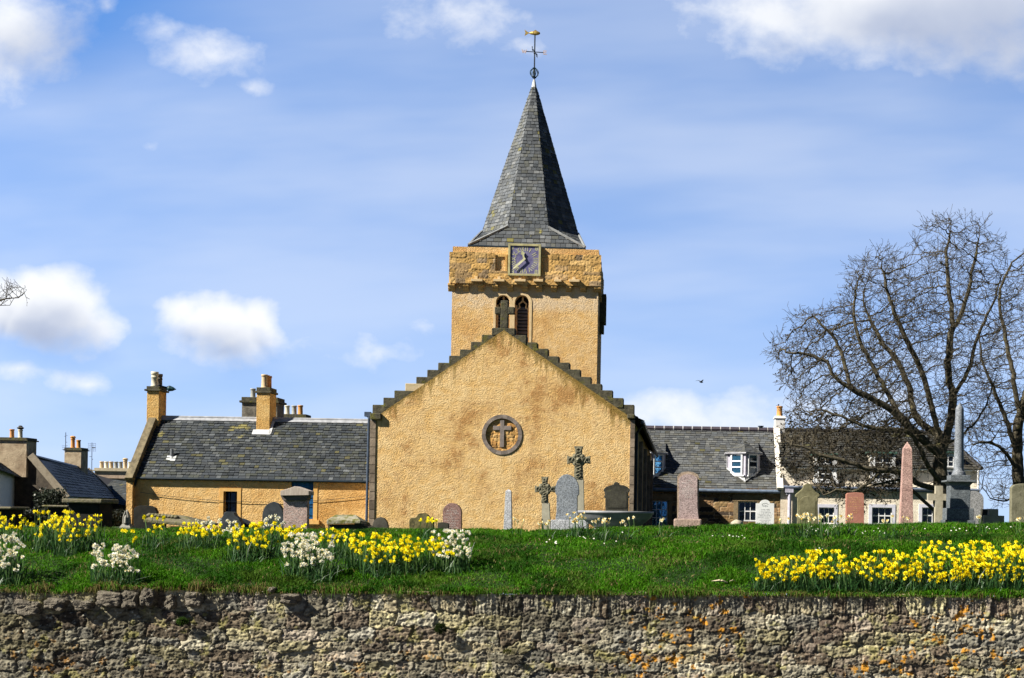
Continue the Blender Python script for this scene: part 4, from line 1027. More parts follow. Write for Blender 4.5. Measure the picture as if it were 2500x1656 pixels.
# ------------------------------------------------------------------ stone cottage and cream house on the right
def build_right_houses():
    YF, YR = 76.0, 79.6
    pl = lambda px, py, Y=YF: P(px, py, Y)
    # ---- brown stone cottage with two prow dormers
    x0, x1 = pl(1520, 1200).x, pl(1905, 1200).x; ze = pl(1740, 1192).z; zr = pl(1720, 1049.5, YR).z
    root = empty('stone_cottage', (pl(1740, 1200).x, YF, 1.1), 'brown squared stone cottage with slate roof and two prow shaped dormers', 'cottage')
    k = (zr - ze)/(YR - YF)
    hol = [(1587, 1630.5, 1222, 1287), (1802, 1848, 1224, 1273)]
    hw = [(pl(a, t).x - x0, pl(b, t).x - x0, pl((a + b)/2, q).z - GBASE, pl((a + b)/2, t).z - GBASE) for a, b, t, q in hol]
    me = masonry_mesh('stone_wall', (x0, YF, GBASE), (1, 0, 0), (0, 0, 1), (0, -1, 0), dict(w=x1 - x0, h=ze - GBASE, res=.035, seed=31, rowh=(.17, .33), colw=(.3, .95), depth=.045,
        palette=[(.21, .13, .06), (.27, .175, .085), (.15, .093, .05), (.075, .055, .042), (.30, .20, .095), (.06, .05, .045), (.24, .15, .075), (.33, .20, .105)], mortar=(.42, .34, .24), warp=.012, gap=.09, holes=hw, power=7))
    link_mesh('stone_wall', me, attr_mat('brown rubble', .9, 9, .5, .4, .02), root)
    mb = MB(); mb.box(x0, x1, YF + .35, 2*YR - YF, GBASE, ze); mb.add([(x0, YF, ze), (x1, YF, ze), (x1, YR, zr - .1), (x0, YR, zr - .1), (x1, 2*YR - YF, ze), (x0, 2*YR - YF, ze)], [(0, 1, 2, 3), (3, 2, 4, 5), (0, 3, 5), (1, 4, 2)]); mb.build('rear_wall', M_greywall, root)
    m_lint = stone('worked lintel stone', (.19, .14, .08), (.28, .21, .13), 3, .9, .5, .02)
    for (a, b, t, q), g, rows in ((hol[0], M_glass_blue, 3), (hol[1], M_glass_dark, 2)):
        mb = MB(); A, B = pl(a, t), pl(b, t); z0 = pl(a, q).z
        mb.box(A.x - .3, B.x + .3, YF - .06, YF + .3, A.z, A.z + .36); mb.build('lintel', m_lint, root, bevel=.015)
        mb = MB(); mb.box(A.x - .25, A.x, YF - .055, YF + .3, z0, A.z - .01); mb.box(B.x, B.x + .25, YF - .055, YF + .3, z0, A.z - .01); mb.build('window_margin', m_lint, root)
        pxwin(root, a, b, t, q, YF + .16, 3, rows, g, fr=.07, bar=.04)
    mb = MB(); o = .13; pal = [(.085, .09, .097), (.098, .104, .11), (.070, .075, .083), (.115, .118, .117), (.09, .09, .082)]
    slates(mb, (x0, YF - o, ze - o*k), (x1, YF - o, ze - o*k), (x1, YR, zr), (x0, YR, zr), .30, .19, .022, pal, 33); slates(mb, (x1, 2*YR - YF, ze), (x0, 2*YR - YF, ze), (x0, YR, zr), (x1, YR, zr), .4, .3, .02, pal, 34)
    roof = mb.build('roof', M_slate, root)
    mb = MB(); n = 16
    for i in range(n):
        a = x0 + (x1 - x0)*i/n; b = x0 + (x1 - x0)*(i + 1)/n
        mb.cur = 0; mb.tube([(a + .03, YR, zr + .04), (b - .03, YR, zr + .04)], .15, 8)
        mb.cur = 1; mb.tube([(b - .022, YR, zr + .045), (b + .022, YR, zr + .045)], .152, 8)
    mb.build('ridge_tiles', [plain('purple brown ridge tile', (.055, .045, .06), .6), plain('white mortar joint', (.42, .40, .38), .8)], roof)
    mb = MB(); mb.tube([(x0, YF - o - .08, ze - o*k - .02), (x1, YF - o - .08, ze - o*k - .02)], .10, 8); mb.box(x0, x1, YF - .14, YF - .02, ze - .2, ze - .06)
    mb.build('gutter', plain('slate blue gutter', (.13, .17, .24), .45), root)
    v = pl(1857.5, 1050, YR); mb = MB(); mb.tube([v, P(1857.5, 1041, YR)], .12, 8); mb.tube([P(1857.5, 1042, YR), P(1857.5, 1040, YR)], .17, 8); mb.build('vent_pipe', M_iron, root)
    def dormer(dx):
        yp = YF + .38; p = P(1819.5 + dx, 1179, yp); zt = P(1819.5 + dx, 1104.5, yp).z
        L = Vector((P(1775.5 + dx, 1140, yp + .75).x, yp + .75, 0)); R = Vector((P(1855 + dx, 1140, yp + .75).x, yp + .75, 0)); C = Vector((p.x, yp, 0))
        zs = lambda y: ze + (y - YF)*k
        at = lambda q, z: Vector((q.x, q.y, z))
        back = yp + 3.0
        Lb, Rb = Vector((L.x, back, 0)), Vector((R.x, back, 0))
        m_ch = plain('lilac grey dormer boards', (.40, .38, .46), .7, 0, .15)
        mb = MB(); mb.add([at(L, zs(L.y) - .3), at(C, zs(C.y) - .2), at(R, zs(R.y) - .3), at(Rb, zs(back) - .3), at(Lb, zs(back) - .3), at(L, zt), at(C, zt), at(R, zt), at(Rb, zt), at(Lb, zt)],
            [(0, 1, 6, 5), (1, 2, 7, 6), (2, 3, 8, 7), (4, 0, 5, 9), (5, 6, 7, 8, 9)])
        d = mb.build('dormer', m_ch, root)
        for (A, B, f0, f1, g, rows) in ((L, C, .22, .86, M_glass_blue, 3), (C, R, .14, .82, M_glass_dark if dx == 0 else M_glass_blue, 3)):
            U = (B - A).normalized(); N = Vector((U.y, -U.x, 0)); w = (B - A).length
            z0 = P(1815 + dx, 1159, yp).z; z1 = P(1815 + dx, 1107, yp).z
            O = at(A, z0) + U*w*f0 + N*.01
            window(d, O, U, ZU, w*(f1 - f0), z1 - z0, 1, rows, g, .09, .07, N=N, thick=.07)
            mb = MB(); mb.obox(at(A, z0 - .09), U, N, ZU, w*.1, w*.97, .0, .12, 0, .07); mb.build('sill', M_white, d)
            mb = MB(); mb.obox(at(A, zs(C.y) - .15), U, N, ZU, w*.03, w*.99, .012, .03, 0, z0 - .1 - zs(C.y) + .13); mb.build('apron_panel', plain('pale grey apron', (.50, .50, .50), .7, 0, .15), d)
        e = .10
        Le, Re, Ce = at(L, zt) + Vector((-e, -e, 0)), at(R, zt) + Vector((e, -e, 0)), at(C, zt) + Vector((0, -e*1.4, 0))
        ap = P(1814.8 + dx, 1075, yp + 1.5); Lbe, Rbe = at(Lb, zt) + Vector((-e, 0, 0)), at(Rb, zt) + Vector((e, 0, 0))
        apb = Vector((ap.x, back + .6, ap.z))
        mb = MB()
        slates(mb, Le, Ce, ap, ap, .26, .17, .02, pal, 35); slates(mb, Ce, Re, ap, ap, .26, .17, .02, pal, 36); slates(mb, Re, Rbe, apb, ap, .26, .17, .02, pal, 37); slates(mb, Lbe, Le, ap, apb, .26, .17, .02, pal, 38)
        mb.build('dormer_roof', M_slate, d)
        mb = MB(); mb.tube([Lbe - ZU*.03, Le - ZU*.03, Ce - ZU*.03, Re - ZU*.03, Rbe - ZU*.03], .06, 6); mb.tube([Le - ZU*.05 + Vector((.02, .05, 0)), at(L, zt - .15), at(L, zs(L.y) + .05)], .04, 6)
        mb.build('dormer_gutter', plain('pale lead gutter', (.34, .34, .38), .5), d)
        mb = MB(); mb.tube([at(L, zs(L.y) + .06) + Vector((-.02, -.06, 0)), at(C, zs(C.y) + .05) + Vector((0, -.06, 0)), at(R, zs(R.y) + .06) + Vector((.02, -.06, 0))], .05, 5); mb.build('lead_apron', M_lead, d)
    dormer(0); dormer(-231)

    # ---- long cream house
    a0, a1 = pl(1905, 1240).x, pl(2388, 1240).x; zg = pl(2140, 1196).z; zu = pl(2200, 1141).z; zr2 = pl(2100, 1056, YR).z
    r = empty('cream_house', (pl(2140, 1240).x, YF, 1.1), 'long cream harled house with white trimmed windows behind the bare tree', 'house')
    m_cr = harl('cream harling', (.76, .68, .56), (.62, .53, .42), (.82, .76, .66), .5, .05, 8)
    low = [(1998.5, 2036, 1239, 1279), (2128, 2177, 1239, 1280), (2250, 2290, 1239, 1279)]
    rect = lambda t: [(pl(t[0], 1260).x, pl(t[0], t[3]).z), (pl(t[1], 1260).x, pl(t[0], t[3]).z), (pl(t[1], 1260).x, pl(t[0], t[2]).z), (pl(t[0], 1260).x, pl(t[0], t[2]).z)]
    mb = MB(); mb.prism([(a0, GBASE), (a1, GBASE), (a1, zg), (a0, zg)], YF - .1, YF + .3, [rect(t) for t in low])
    mb.box(a0, a1, YF + .3, 2*YR - YF, GBASE, zu)
    mb.build('wall', m_cr, r)
    for t in low:
        q = rect(t); xa, xb, za, zb = q[0][0], q[1][0], q[0][1], q[2][1]; mb = MB(); e = .18
        mb.box(xa - e, xa, YF - .13, YF, za - .1, zb + e); mb.box(xb, xb + e, YF - .13, YF, za - .1, zb + e); mb.box(xa, xb, YF - .13, YF, zb, zb + e); mb.build('window_margin', M_lilac, r)
        pxwin(r, t[0], t[1], t[2], t[3], YF + .08, 3, 2, M_glass_dark, fr=.06, bar=.04)
    mb = MB(); mb.tube([(a0, YF - .3, zg + .06), (a1, YF - .3, zg + .06)], .09, 8); mb.box(a0, a1, YF - .26, YF - .02, zg - .1, zg + .1); mb.build('gutter', plain('slate blue gutter', (.15, .18, .25), .45), r)
    mb = MB(); sl = [(.048, .048, .045), (.062, .06, .055), (.04, .04, .04), (.07, .066, .055)]
    hipx = pl(2300, 1060, YR).x; ex = a1 + .15
    slates(mb, (a0, YF - .05, zu - .05), (ex, YF - .05, zu - .05), (hipx, YR, zr2), (a0, YR, zr2), .4, .26, .025, sl, 39)
    slates(mb, (ex, YF - .05, zu - .05), (ex, 2*YR - YF, zu - .05), (hipx, YR, zr2), (hipx, YR, zr2), .4, .26, .025, sl, 40); slates(mb, (ex, 2*YR - YF, zu - .05), (a0, 2*YR - YF, zu - .05), (a0, YR, zr2), (hipx, YR, zr2), .4, .26, .025, sl, 41)
    rf = mb.build('roof', M_slate, r)
    mb = MB(); mb.tube([(a0, YR, zr2 + .05), (hipx, YR, zr2 + .05)], .14, 6); mb.tube([(hipx, YR, zr2 + .05), (ex, YF - .05, zu)], .12, 6); mb.build('ridge_tiles', plain('dark ridge', (.03, .03, .035), .6), rf)
    mb = MB(); mb.tube([(a0 + .3, YF + .02, zu - .08), (a1, YF + .02, zu - .08)], .08, 6); mb.tube([(a1 - .05, YF - .15, zu - .1), (a1 - .05, YF - .15, GBASE)], .06, 6); mb.build('upper_gutter', M_white, r)
    for (wa, wb, t, q) in ((1996, 2034, 1117, 1172), (2133, 2177, 1113, 1172), (2300, 2330, 1112, 1166)):
        A, B = pl(wa - 9, t), pl(wb + 9, t); mb = MB(); zb, ztp = pl(wa, q).z, pl(wa, t - 6).z
        mb.box(A.x, B.x, YF + .12, YF + 3.2, zb - .25, ztp); d = mb.build('wallhead_dormer', m_cr, r)
        mb = MB(); mb.box(A.x - .1, B.x + .1, YF - .05, YF + 3.3, ztp, ztp + .1); mb.build('dormer_roof', plain('verdigris sheet roof', (.07, .15, .125), .6, 0, .3), d)
        e = .2; xa, xb, za, zc = pl(wa, q).x, pl(wb, q).x, zb, pl(wa, t).z; mb = MB()
        mb.box(xa - e, xa, YF + .06, YF + .2, za, zc + .1); mb.box(xb, xb + e, YF + .06, YF + .2, za, zc + .1); mb.box(xa, xb, YF + .06, YF + .2, zc, zc + .1); mb.box(xa - e - .08, xb + e + .08, YF - .06, YF + .2, za - .16, za)
        mb.build('window_margin', M_white, d)
        window(d, Vector((xa, YF + .115, za)), XU, ZU, xb - xa, zc - za, 2, 4, M_glass_dark, .07, .045, N=Vector((0, -1, 0)))
    # white chimney and skew between the two
    st, zt, ca, cb = chimney(r, 1892, 1917, 1022, 1064, YR - .3, .9, plain('white chimney paint', (.66, .65, .66), .8, 0, .06), plain('white chimney cope', (.74, .73, .75), .8, 0, .08), 2.5, 6.5, .6)
    pot(st, (ca + cb)/2 - .02, YR + .1, zt - .02, .17, .60, 'orange')
    A, B = pl(1921.5, 1191), P(1902.5, 1062, YR); V = Vector((0, YR - YF, zr2 - zg)).normalized()
    mb = MB(); mb.obox(Vector((a0 - .1, YF - .35, zg - .1)), XU, Vector((0, -V.z, V.y)), V, -.12, .22, -.02, .16, 0, (Vector((0, YR, zr2)) - Vector((0, YF - .35, zg - .1))).length); mb.build('skew_coping', plain('white skew', (.72, .68, .62), .8, 0, .15), r)
    mb = MB(); h0, h1 = pl(1917, 1193.5, YF - .4), pl(1937, 1203, YF - .4); mb.box(h0.x, h1.x, YF - .42, YF - .15, h1.z, h0.z); mb.box(h0.x + .06, h1.x - .06, YF - .36, YF - .15, h1.z - .12, h1.z)
    q = pl(1928, 1210, YF - .3); mb.tube([(q.x, YF - .28, h1.z), (q.x, YF - .28, GBASE)], .10, 8); mb.build('downpipe', plain('lavender painted pipe', (.45, .44, .55), .5), r)
build_right_houses()

# ------------------------------------------------------------------ ground, road, retaining wall
M_grass_ground = stone('turf', (.010, .028, .004), (.020, .045, .006), 9, .95, .8, .03, (.028, .028, .010), .34, 5)
def build_ground():
    xs = np.unique(np.concatenate([np.linspace(-1500, -60, 14), np.linspace(-60, -9, 30), np.arange(-9, 6.01, .12), np.linspace(6, 60, 30), np.linspace(60, 1500, 14)]))
    ys = np.unique(np.concatenate([np.arange(12.56, 18, .1), np.arange(18, 60, 1.0), np.linspace(60, 200, 20), np.linspace(200, 3500, 12)]))
    Xg, Yg = np.meshgrid(xs, ys); Z = ground_z(Xg, Yg)
    idx = np.arange(Xg.size).reshape(Xg.shape)
    f = np.stack([idx[:-1, :-1].ravel(), idx[:-1, 1:].ravel(), idx[1:, 1:].ravel(), idx[1:, :-1].ravel()], 1)
    me = np_mesh('ground', np.stack([Xg.ravel(), Yg.ravel(), Z.ravel()], 1), f)
    o = link_mesh('ground', me, M_grass_ground, smooth=True); tag(o, 'green churchyard turf behind the retaining wall', 'ground', kind='structure')
    mb = MB(); mb.add([(-1500, -400, 0), (1500, -400, 0), (1500, 12.6, 0), (-1500, 12.6, 0)], [(0, 1, 2, 3)])
    tag(mb.build('road', stone('worn asphalt', (.045, .045, .045), (.065, .063, .06), 3, .9, .4, .006)), 'grey asphalt road in front of the retaining wall', 'road', kind='structure')
build_ground()
def build_retaining_wall():
    x0, x1 = -8.6, 5.4; h = 1.10
    topz = lambda X: np.interp(X, [-9, -6.14, -5.6, -5.0, -4.4, -3.8, -1.5, -0.2, 0.9, 2.0, 3.1, 6], [WT(px, py) for px, py in ((-800, 1436), (0, 1440), (130, 1447), (300, 1434), (480, 1439), (640, 1446), (1250, 1448), (1600, 1449), (1900, 1451), (2200, 1453), (2500, 1457), (3300, 1465))])
    pal = [(.20, .175, .14), (.25, .22, .175), (.155, .135, .105), (.29, .26, .21), (.13, .10, .075), (.22, .185, .13), (.185, .17, .15), (.24, .20, .17), (.10, .078, .062), (.27, .235, .15)]
    U, V, d, f, c = masonry(w=x1 - x0, h=h, res=.0078, seed=77, rowh=(.06, .165), colw=(.09, .40), depth=.030, palette=pal, mortar=(.15, .13, .10), top_row=(.19, (.07, .20)), warp=.030, gap=.075, rough=.55, power=5)  # mortar colour darkened, crevice shade put into the joints
    X = x0 + U
    # the relief hangs from the uneven top edge of the wall
    tz = topz(X) + .03*(fbm(X*3.1, X*0, 3, 3) - .5) + .022*(fbm(X*14, X*0, 9, 2) - .5)
    Z = tz - (h - V)
    # fine ragged bedding: split faces run along the bed, on the coping they run upright
    up = sstep(h - .23, h - .18, V)*sstep(-2.6, -1.8, X)
    r1 = fbm(X*16, V*75, 201, 4, .6); r2 = fbm(X*85, V*10, 202, 4, .6)
    r3 = fbm(X*60, V*90, 221, 4, .65)
    r4 = fbm(X*30, V*34, 222, 4, .65)
    d = d + .015*(r1 - .5)*(1 - up) + .034*(r2 - .5)*up + .012*(r3 - .5) + .020*(r4 - .5)
    big = fbm(X*1.1, V*1.6, 203, 3); d = d + .03*(big - .5)
    tone = (.72 + .55*sstep(.35, .65, fbm(X*.9, V*1.7, 204, 3)))[:, None]*(.80 + .30*np.clip((X + 6.3)/4, 0, 1))[:, None]
    crev = (.55 + .75*sstep(.36, .62, fbm(X*24, V*52, 205, 4, .6)))[:, None]
    c = c*tone*crev
    rng = np.random.default_rng(4)
    pale = sstep(.62, .74, fbm(X*9, V*11, 206, 4, .65))[:, None]; c = c*(1 - pale*.4) + np.array([.36, .33, .265])*pale*.4
    pink = sstep(.68, .74, fbm(X*3.4, V*5, 207, 3))[:, None]; c = c*(1 - pink*.25) + np.array([.28, .20, .17])*pink*.25
    white = sstep(.74, .80, fbm(X*42, V*42, 208, 3, .65))[:, None]; c = c*(1 - white*.7) + np.array([.52, .50, .44])*white*.7
    lm = sstep(.50, .62, fbm(X*.8 + 3, V*1.1, 209, 2))*(.25 + .75*np.clip((X + 2.5)/2, 0, 1))
    org = sstep(.675, .71, fbm(X*15, V*18, 210, 4, .62) + .06*(lm - .5))[:, None]*np.clip(lm*1.5, 0, 1)[:, None]; c = c*(1 - org*.9) + np.array([.50, .225, .02])*org*.9
    yel = sstep(.63, .72, fbm(X*7.5, V*9, 211, 4, .62))[:, None]; c = c*(1 - yel*.5) + np.array([.26, .235, .075])*yel*.5
    c = c*np.array([.97, .99, .92])
    root = empty('retaining_wall', (0, 12.5, 0), 'old rubble retaining wall with orange lichen along the road', 'wall')
    me = np_mesh('rubble_face', np.stack([X, 12.54 - d, Z], 1), f, np.clip(c, .01, .8))
    link_mesh('rubble_face', me, attr_mat('lichened rubble', .93, 60, .45, .55, .006), root)
    mb = MB(); n = 60
    for i in range(n):
        a, b = x0 + (x1 - x0)*i/n, x0 + (x1 - x0)*(i + 1)/n; ta, tb = float(topz(a)) - .02, float(topz(b)) - .02
        mb.add([(a, 12.66, -.05), (b, 12.66, -.05), (b, 12.66, tb), (a, 12.66, ta), (a, 12.9, ta - .05), (b, 12.9, tb - .05)], [(0, 1, 2, 3), (3, 2, 5, 4)])
    mb.build('wall_core', M_greywall, root)
    # boulders and loose stones along the top on the left
    rnd = random.Random(12)
    for (px, py, w, hh) in ((272, 1462, 62, 34), (322, 1464, 44, 40), (366, 1458, 36, 44), (420, 1470, 26, 34), (477, 1462, 46, 36), (206, 1478, 44, 26), (138, 1476, 56, 30), (70, 1484, 60, 34), (666, 1440, 14, 12), (712, 1462, 44, 24)):
        p = P(px, py, 12.51); s = 12.46/F; bm = bmesh.new(); bmesh.ops.create_icosphere(bm, subdivisions=4, radius=1)
        co = np.array([tuple(v.co) for v in bm.verts]); m = (np.abs(co)**5).sum(1)**.2; co = co/m[:, None]       # squarish block
        n1 = fbm(co[:, 0]*1.3 + px, co[:, 2]*1.3 + co[:, 1]*.9, 5, 2); n2 = fbm(co[:, 0]*4 + px, co[:, 2]*6 + co[:, 1]*3, 6, 4, .6); co = co*(1 + .6*(n1 - .5) + .34*(n2 - .5))[:, None]
        t = rnd.uniform(-.25, .25)
        for v, q in zip(bm.verts, co): v.co = Vector(((q[0]*cos(t) - q[2]*sin(t)*.5)*w*.5*s, q[1]*.075, (q[2] + q[0]*sin(t)*.5)*hh*.5*s)) + p
        me = bpy.data.meshes.new('loose_stone'); bm.to_mesh(me); bm.free()
        g = rnd.uniform(.6, 1.0)
        link_mesh('coping_boulder', me, stone('boulder', (.11*g, .095*g, .075*g), (.24*g, .21*g, .165*g), 24, .9, .9, .008, (.30, .28, .22), .36, 45), root, smooth=False)
build_retaining_wall()

# ------------------------------------------------------------------ grass
def blades(name, X, Y, H, Wd, seed, cols, lean=.6, matn=None, droop=None, label=None):
    rng = np.random.default_rng(seed); n = len(X); Z = ground_z(X, Y) - .01
    a = rng.uniform(0, 2*pi, n); dx, dy = np.cos(a), np.sin(a)
    la = rng.uniform(0, 2*pi, n); L = H*rng.uniform(.1, 1, n)*lean
    lx, ly = np.cos(la)*L, np.sin(la)*L
    if droop is not None: ly = np.where(droop, -np.abs(ly) - .02, ly)
    P0 = np.stack([X - dx*Wd, Y - dy*Wd, Z], 1); P1 = np.stack([X + dx*Wd, Y + dy*Wd, Z], 1)
    m = np.stack([X + lx*.3, Y + ly*.3, Z + H*.6], 1); w = np.stack([dx*Wd*.8, dy*Wd*.8, 0*dx], 1)
    hz = H*(1 - .25*lean) if droop is None else np.where(droop, -H*.5, H*(1 - .25*lean))
    T = np.stack([X + lx, Y + ly, Z + hz], 1)
    v = np.stack([P0, P1, m + w, m - w, T], 1).reshape(-1, 3)
    i = np.arange(n)[:, None]*5
    f = np.concatenate([i + np.array([[0, 1, 2]]), i + np.array([[0, 2, 3]]), i + np.array([[3, 2, 4]])], 0)
    c = np.repeat(cols, 5, 0)
    me = np_mesh(name, v, f, c)
    return link_mesh(name, me, matn)
M_grass = attr_mat('grass blades', .7, 3, .25, 0, 0, (), .35, .12)
def build_grass():
    rng = np.random.default_rng(9)
    n = 430000
    X = rng.uniform(-8, 5, n); t = rng.random(n)**1.15; Y = 12.50 + t*4.6
    tuft = fbm(X*2.4, Y*2.0, 61, 4, .55); tuf2 = fbm(X*7, Y*6, 62, 3)
    keep = rng.random(n) < (.62 + .5*sstep(.35, .6, tuft))
    X, Y, tuft, tuf2 = X[keep], Y[keep], tuft[keep], tuf2[keep]; n = len(X)
    H = (.030 + .056*sstep(.34, .68, tuft)*(.35 + tuf2))*rng.uniform(.6, 1.4, n)
    shade = rng.random(n)[:, None]
    g1, g2, g3 = np.array([.036, .135, .004]), np.array([.080, .225, .006]), np.array([.015, .066, .004])
    c = g1*(1 - shade) + g2*shade
    dk = sstep(.45, .62, fbm(X*1.7, Y*1.5, 64, 4))[:, None]; c = c*(1 - .8*dk) + g3*dk*.8
    yl = sstep(.58, .70, fbm(X*3, Y*3, 65, 3))[:, None]; c = c*(1 - .5*yl) + np.array([.10, .17, .02])*yl*.5
    dead = (rng.random(n) < .03 + .10*sstep(.6, .7, fbm(X*4, Y*4, 66, 3)))[:, None]; c = np.where(dead, np.array([.24, .19, .085]), c)
    c = c*rng.uniform(.7, 1.3, (n, 1))
    o = blades('grass', X, Y, H, rng.uniform(.0026, .0052, n), 10, c, .95, M_grass); tag(o, 'green grass covering the bank', 'grass', kind='stuff')
    # thatch hanging over the wall head
    n = 26000; X = rng.uniform(-8, 5, n); Y = 12.475 + rng.random(n)*.20
    k = rng.random(n)[:, None]; c = np.array([.085, .10, .02])*(1 - k) + np.array([.16, .115, .05])*k
    lft = sstep(-4.0, -2.2, X)[:, None]; grn = (rng.random((n, 1)) < .30 + .35*lft); c = np.where(grn, np.array([.07, .15, .015])*rng.uniform(.6, 1.4, (n, 1)), c)
    dens = fbm(X*3.5, Y*0, 67, 3); keep = rng.random(n) < .35 + 1.0*sstep(.4, .6, dens)
    X, Y, c = X[keep], Y[keep], c[keep]; n = len(X)
    H = rng.uniform(.02, .07, n)*(1.25 - .45*sstep(-4, -2, X)); H *= .5 + sstep(.35, .65, fbm(X*5, Y*0, 68, 3))
    o = blades('dry_thatch', X, Y, H, rng.uniform(.003, .005, n), 11, c, .9, M_grass, rng.random(n) < .55); tag(o, 'brown dry grass fringe hanging over the wall top', 'grass', kind='stuff')
    # taller tufts and bulb leaves along the crest and behind it
    n = 9000; X = rng.uniform(-8, 5, n); Y = rng.uniform(15.3, 18.5, n); px = VX + X/Y*F
    dens = fbm(X*3, Y*2, 69, 3) + .16*sstep(1350, 1600, px)
    keep = dens > .55; X, Y, px = X[keep], Y[keep], px[keep]; n = len(X)
    H = rng.uniform(.035, .10, n)*(.5 + .6*sstep(1400, 1700, px)); k = rng.random(n)[:, None]
    c = np.array([.045, .11, .022])*(1 - k) + np.array([.09, .18, .05])*k
    o = blades('long_grass', X, Y, H, rng.uniform(.003, .007, n), 12, c, .5, M_grass); tag(o, 'longer grass and bulb leaves along the crest of the bank', 'grass', kind='stuff')
    # coarser sward of the level churchyard behind the crest
    n = 60000; X = rng.uniform(-26, 16, n); Y = 16.8 + rng.random(n)**1.2*30; k = rng.random(n)[:, None]
    c = (np.array([.030, .115, .005])*(1 - k) + np.array([.065, .19, .008])*k)*rng.uniform(.6, 1.3, (n, 1))
    o = blades('churchyard_grass', X, Y, rng.uniform(.04, .11, n), rng.uniform(.012, .03, n), 13, c, .9, M_grass); tag(o, 'rough grass of the churchyard between the gravestones', 'grass', kind='stuff')
build_grass()

# ------------------------------------------------------------------ daffodils
M_leaf = attr_mat('daffodil leaves', .45, 6, .2, 0, 0, (), .25, .4)
def petal_mat(name, c1, c2):
    m, k, b, co = base_mat(name)
    n = k.noise(co, 60, 3); k.put(b.inputs['Base Color'], k.mix(n, c1, c2)); b.inputs['Roughness'].default_value = .6
    o = k.n['Material Output']; t = k.n.new('ShaderNodeBsdfTranslucent'); ms = k.n.new('ShaderNodeMixShader'); t.inputs['Color'].default_value = (*c2, 1)
    ms.inputs[0].default_value = .35; k.l.new(b.outputs[0], ms.inputs[1]); k.l.new(t.outputs[0], ms.inputs[2]); k.l.new(ms.outputs[0], o.inputs[0]); return m
M_yel = petal_mat('yellow petals', (.86, .76, .008), (.92, .84, .016)); M_org = petal_mat('deep yellow trumpet', (.88, .66, .004), (.90, .74, .006))
M_wht = petal_mat('white petals', (.80, .79, .68), (.86, .86, .80)); M_crm = petal_mat('cream trumpet', (.80, .70, .34), (.84, .78, .5))
M_pal = petal_mat('pale primrose petals', (.84, .78, .48), (.88, .84, .62)); M_pap = petal_mat('apricot cup', (.86, .60, .16), (.88, .66, .22))
def flower_mesh(name, R, mats, seed, heads=1):
    rnd = random.Random(seed); out = MB()
    for hd in range(heads):      # some kinds carry several florets on a stem
        mb = floret(R, rnd)
        off = Vector((0, 0, 0)) if heads == 1 else Vector((rnd.uniform(-1.1, 1.1)*R, rnd.uniform(-.8, .8)*R, rnd.uniform(-1.1, 1.1)*R))
        M = Matrix.Translation(off) @ Matrix.Rotation(0 if heads == 1 else rnd.uniform(-.7, .7), 4, 'Z') @ Matrix.Rotation(0 if heads == 1 else rnd.uniform(-.5, .5), 4, 'X')
        o = len(out.v); out.v += [M @ v for v in mb.v]; out.f += [tuple(i + o for i in f) for f in mb.f]; out.mi += mb.mi
    mb = out
    me = bpy.data.meshes.new(name); me.from_pydata(mb.v, [], mb.f); me.polygons.foreach_set('material_index', mb.mi)
    for m in mats: me.materials.append(m)
    return me
def floret(R, rnd):
    mb = MB()
    for i in range(6):      # six petals round a frilled trumpet; the flower faces -Y
        t = 2*pi*i/6 + rnd.uniform(-.12, .12); r = R*rnd.uniform(.88, 1.1); bend = rnd.uniform(-.25, .25)*R; w = R*.36
        c, s = cos(t), sin(t)
        q = lambda a, b, y: (c*a - s*b, y, s*a + c*b)
        mb.add([q(R*.12, -w*.45, 0), q(R*.12, w*.45, 0), q(r*.55, w, bend*.4 - .002), q(r*.55, -w, bend*.4 + .002), q(r, 0, bend)], [(0, 1, 2, 3), (3, 2, 4)])
    mb.cur = 1; n = 8; L = R*.72; vs = []
    for j, (rr, y) in enumerate(((.20, 0), (.24, -L*.55), (.40, -L))):
        for i in range(n):
            k = rr*R*(1 + (.12*(-1)**i if j == 2 else 0)); vs.append((k*cos(2*pi*i/n), y, k*sin(2*pi*i/n)))
    fs = [(j*n + i, j*n + (i + 1) % n, (j + 1)*n + (i + 1) % n, (j + 1)*n + i) for j in range(2) for i in range(n)] + [tuple(range(n))]
    mb.add(vs, fs)
    return mb
FLOWERS = {'yellow': [flower_mesh('daffodil_flower', .0225, (M_yel, M_org), s) for s in range(4)],
           'white': [flower_mesh('white_flower', .0175, (M_wht, M_crm), s + 10, 3) for s in range(4)],
           'pale': [flower_mesh('pale_flower', .0235, (M_pal, M_pap), s + 20) for s in range(4)]}
def ground_hit(px, py):
    """where the line of sight through a photo pixel meets the bank"""
    for i in range(700):
        Y = 12.6 + i*.01
        p = P(px, py, Y)
        if p.z <= GZ(p.x, Y): return p.x, Y
    return P(px, py, 16.2).x, 16.2
NCL = [0]
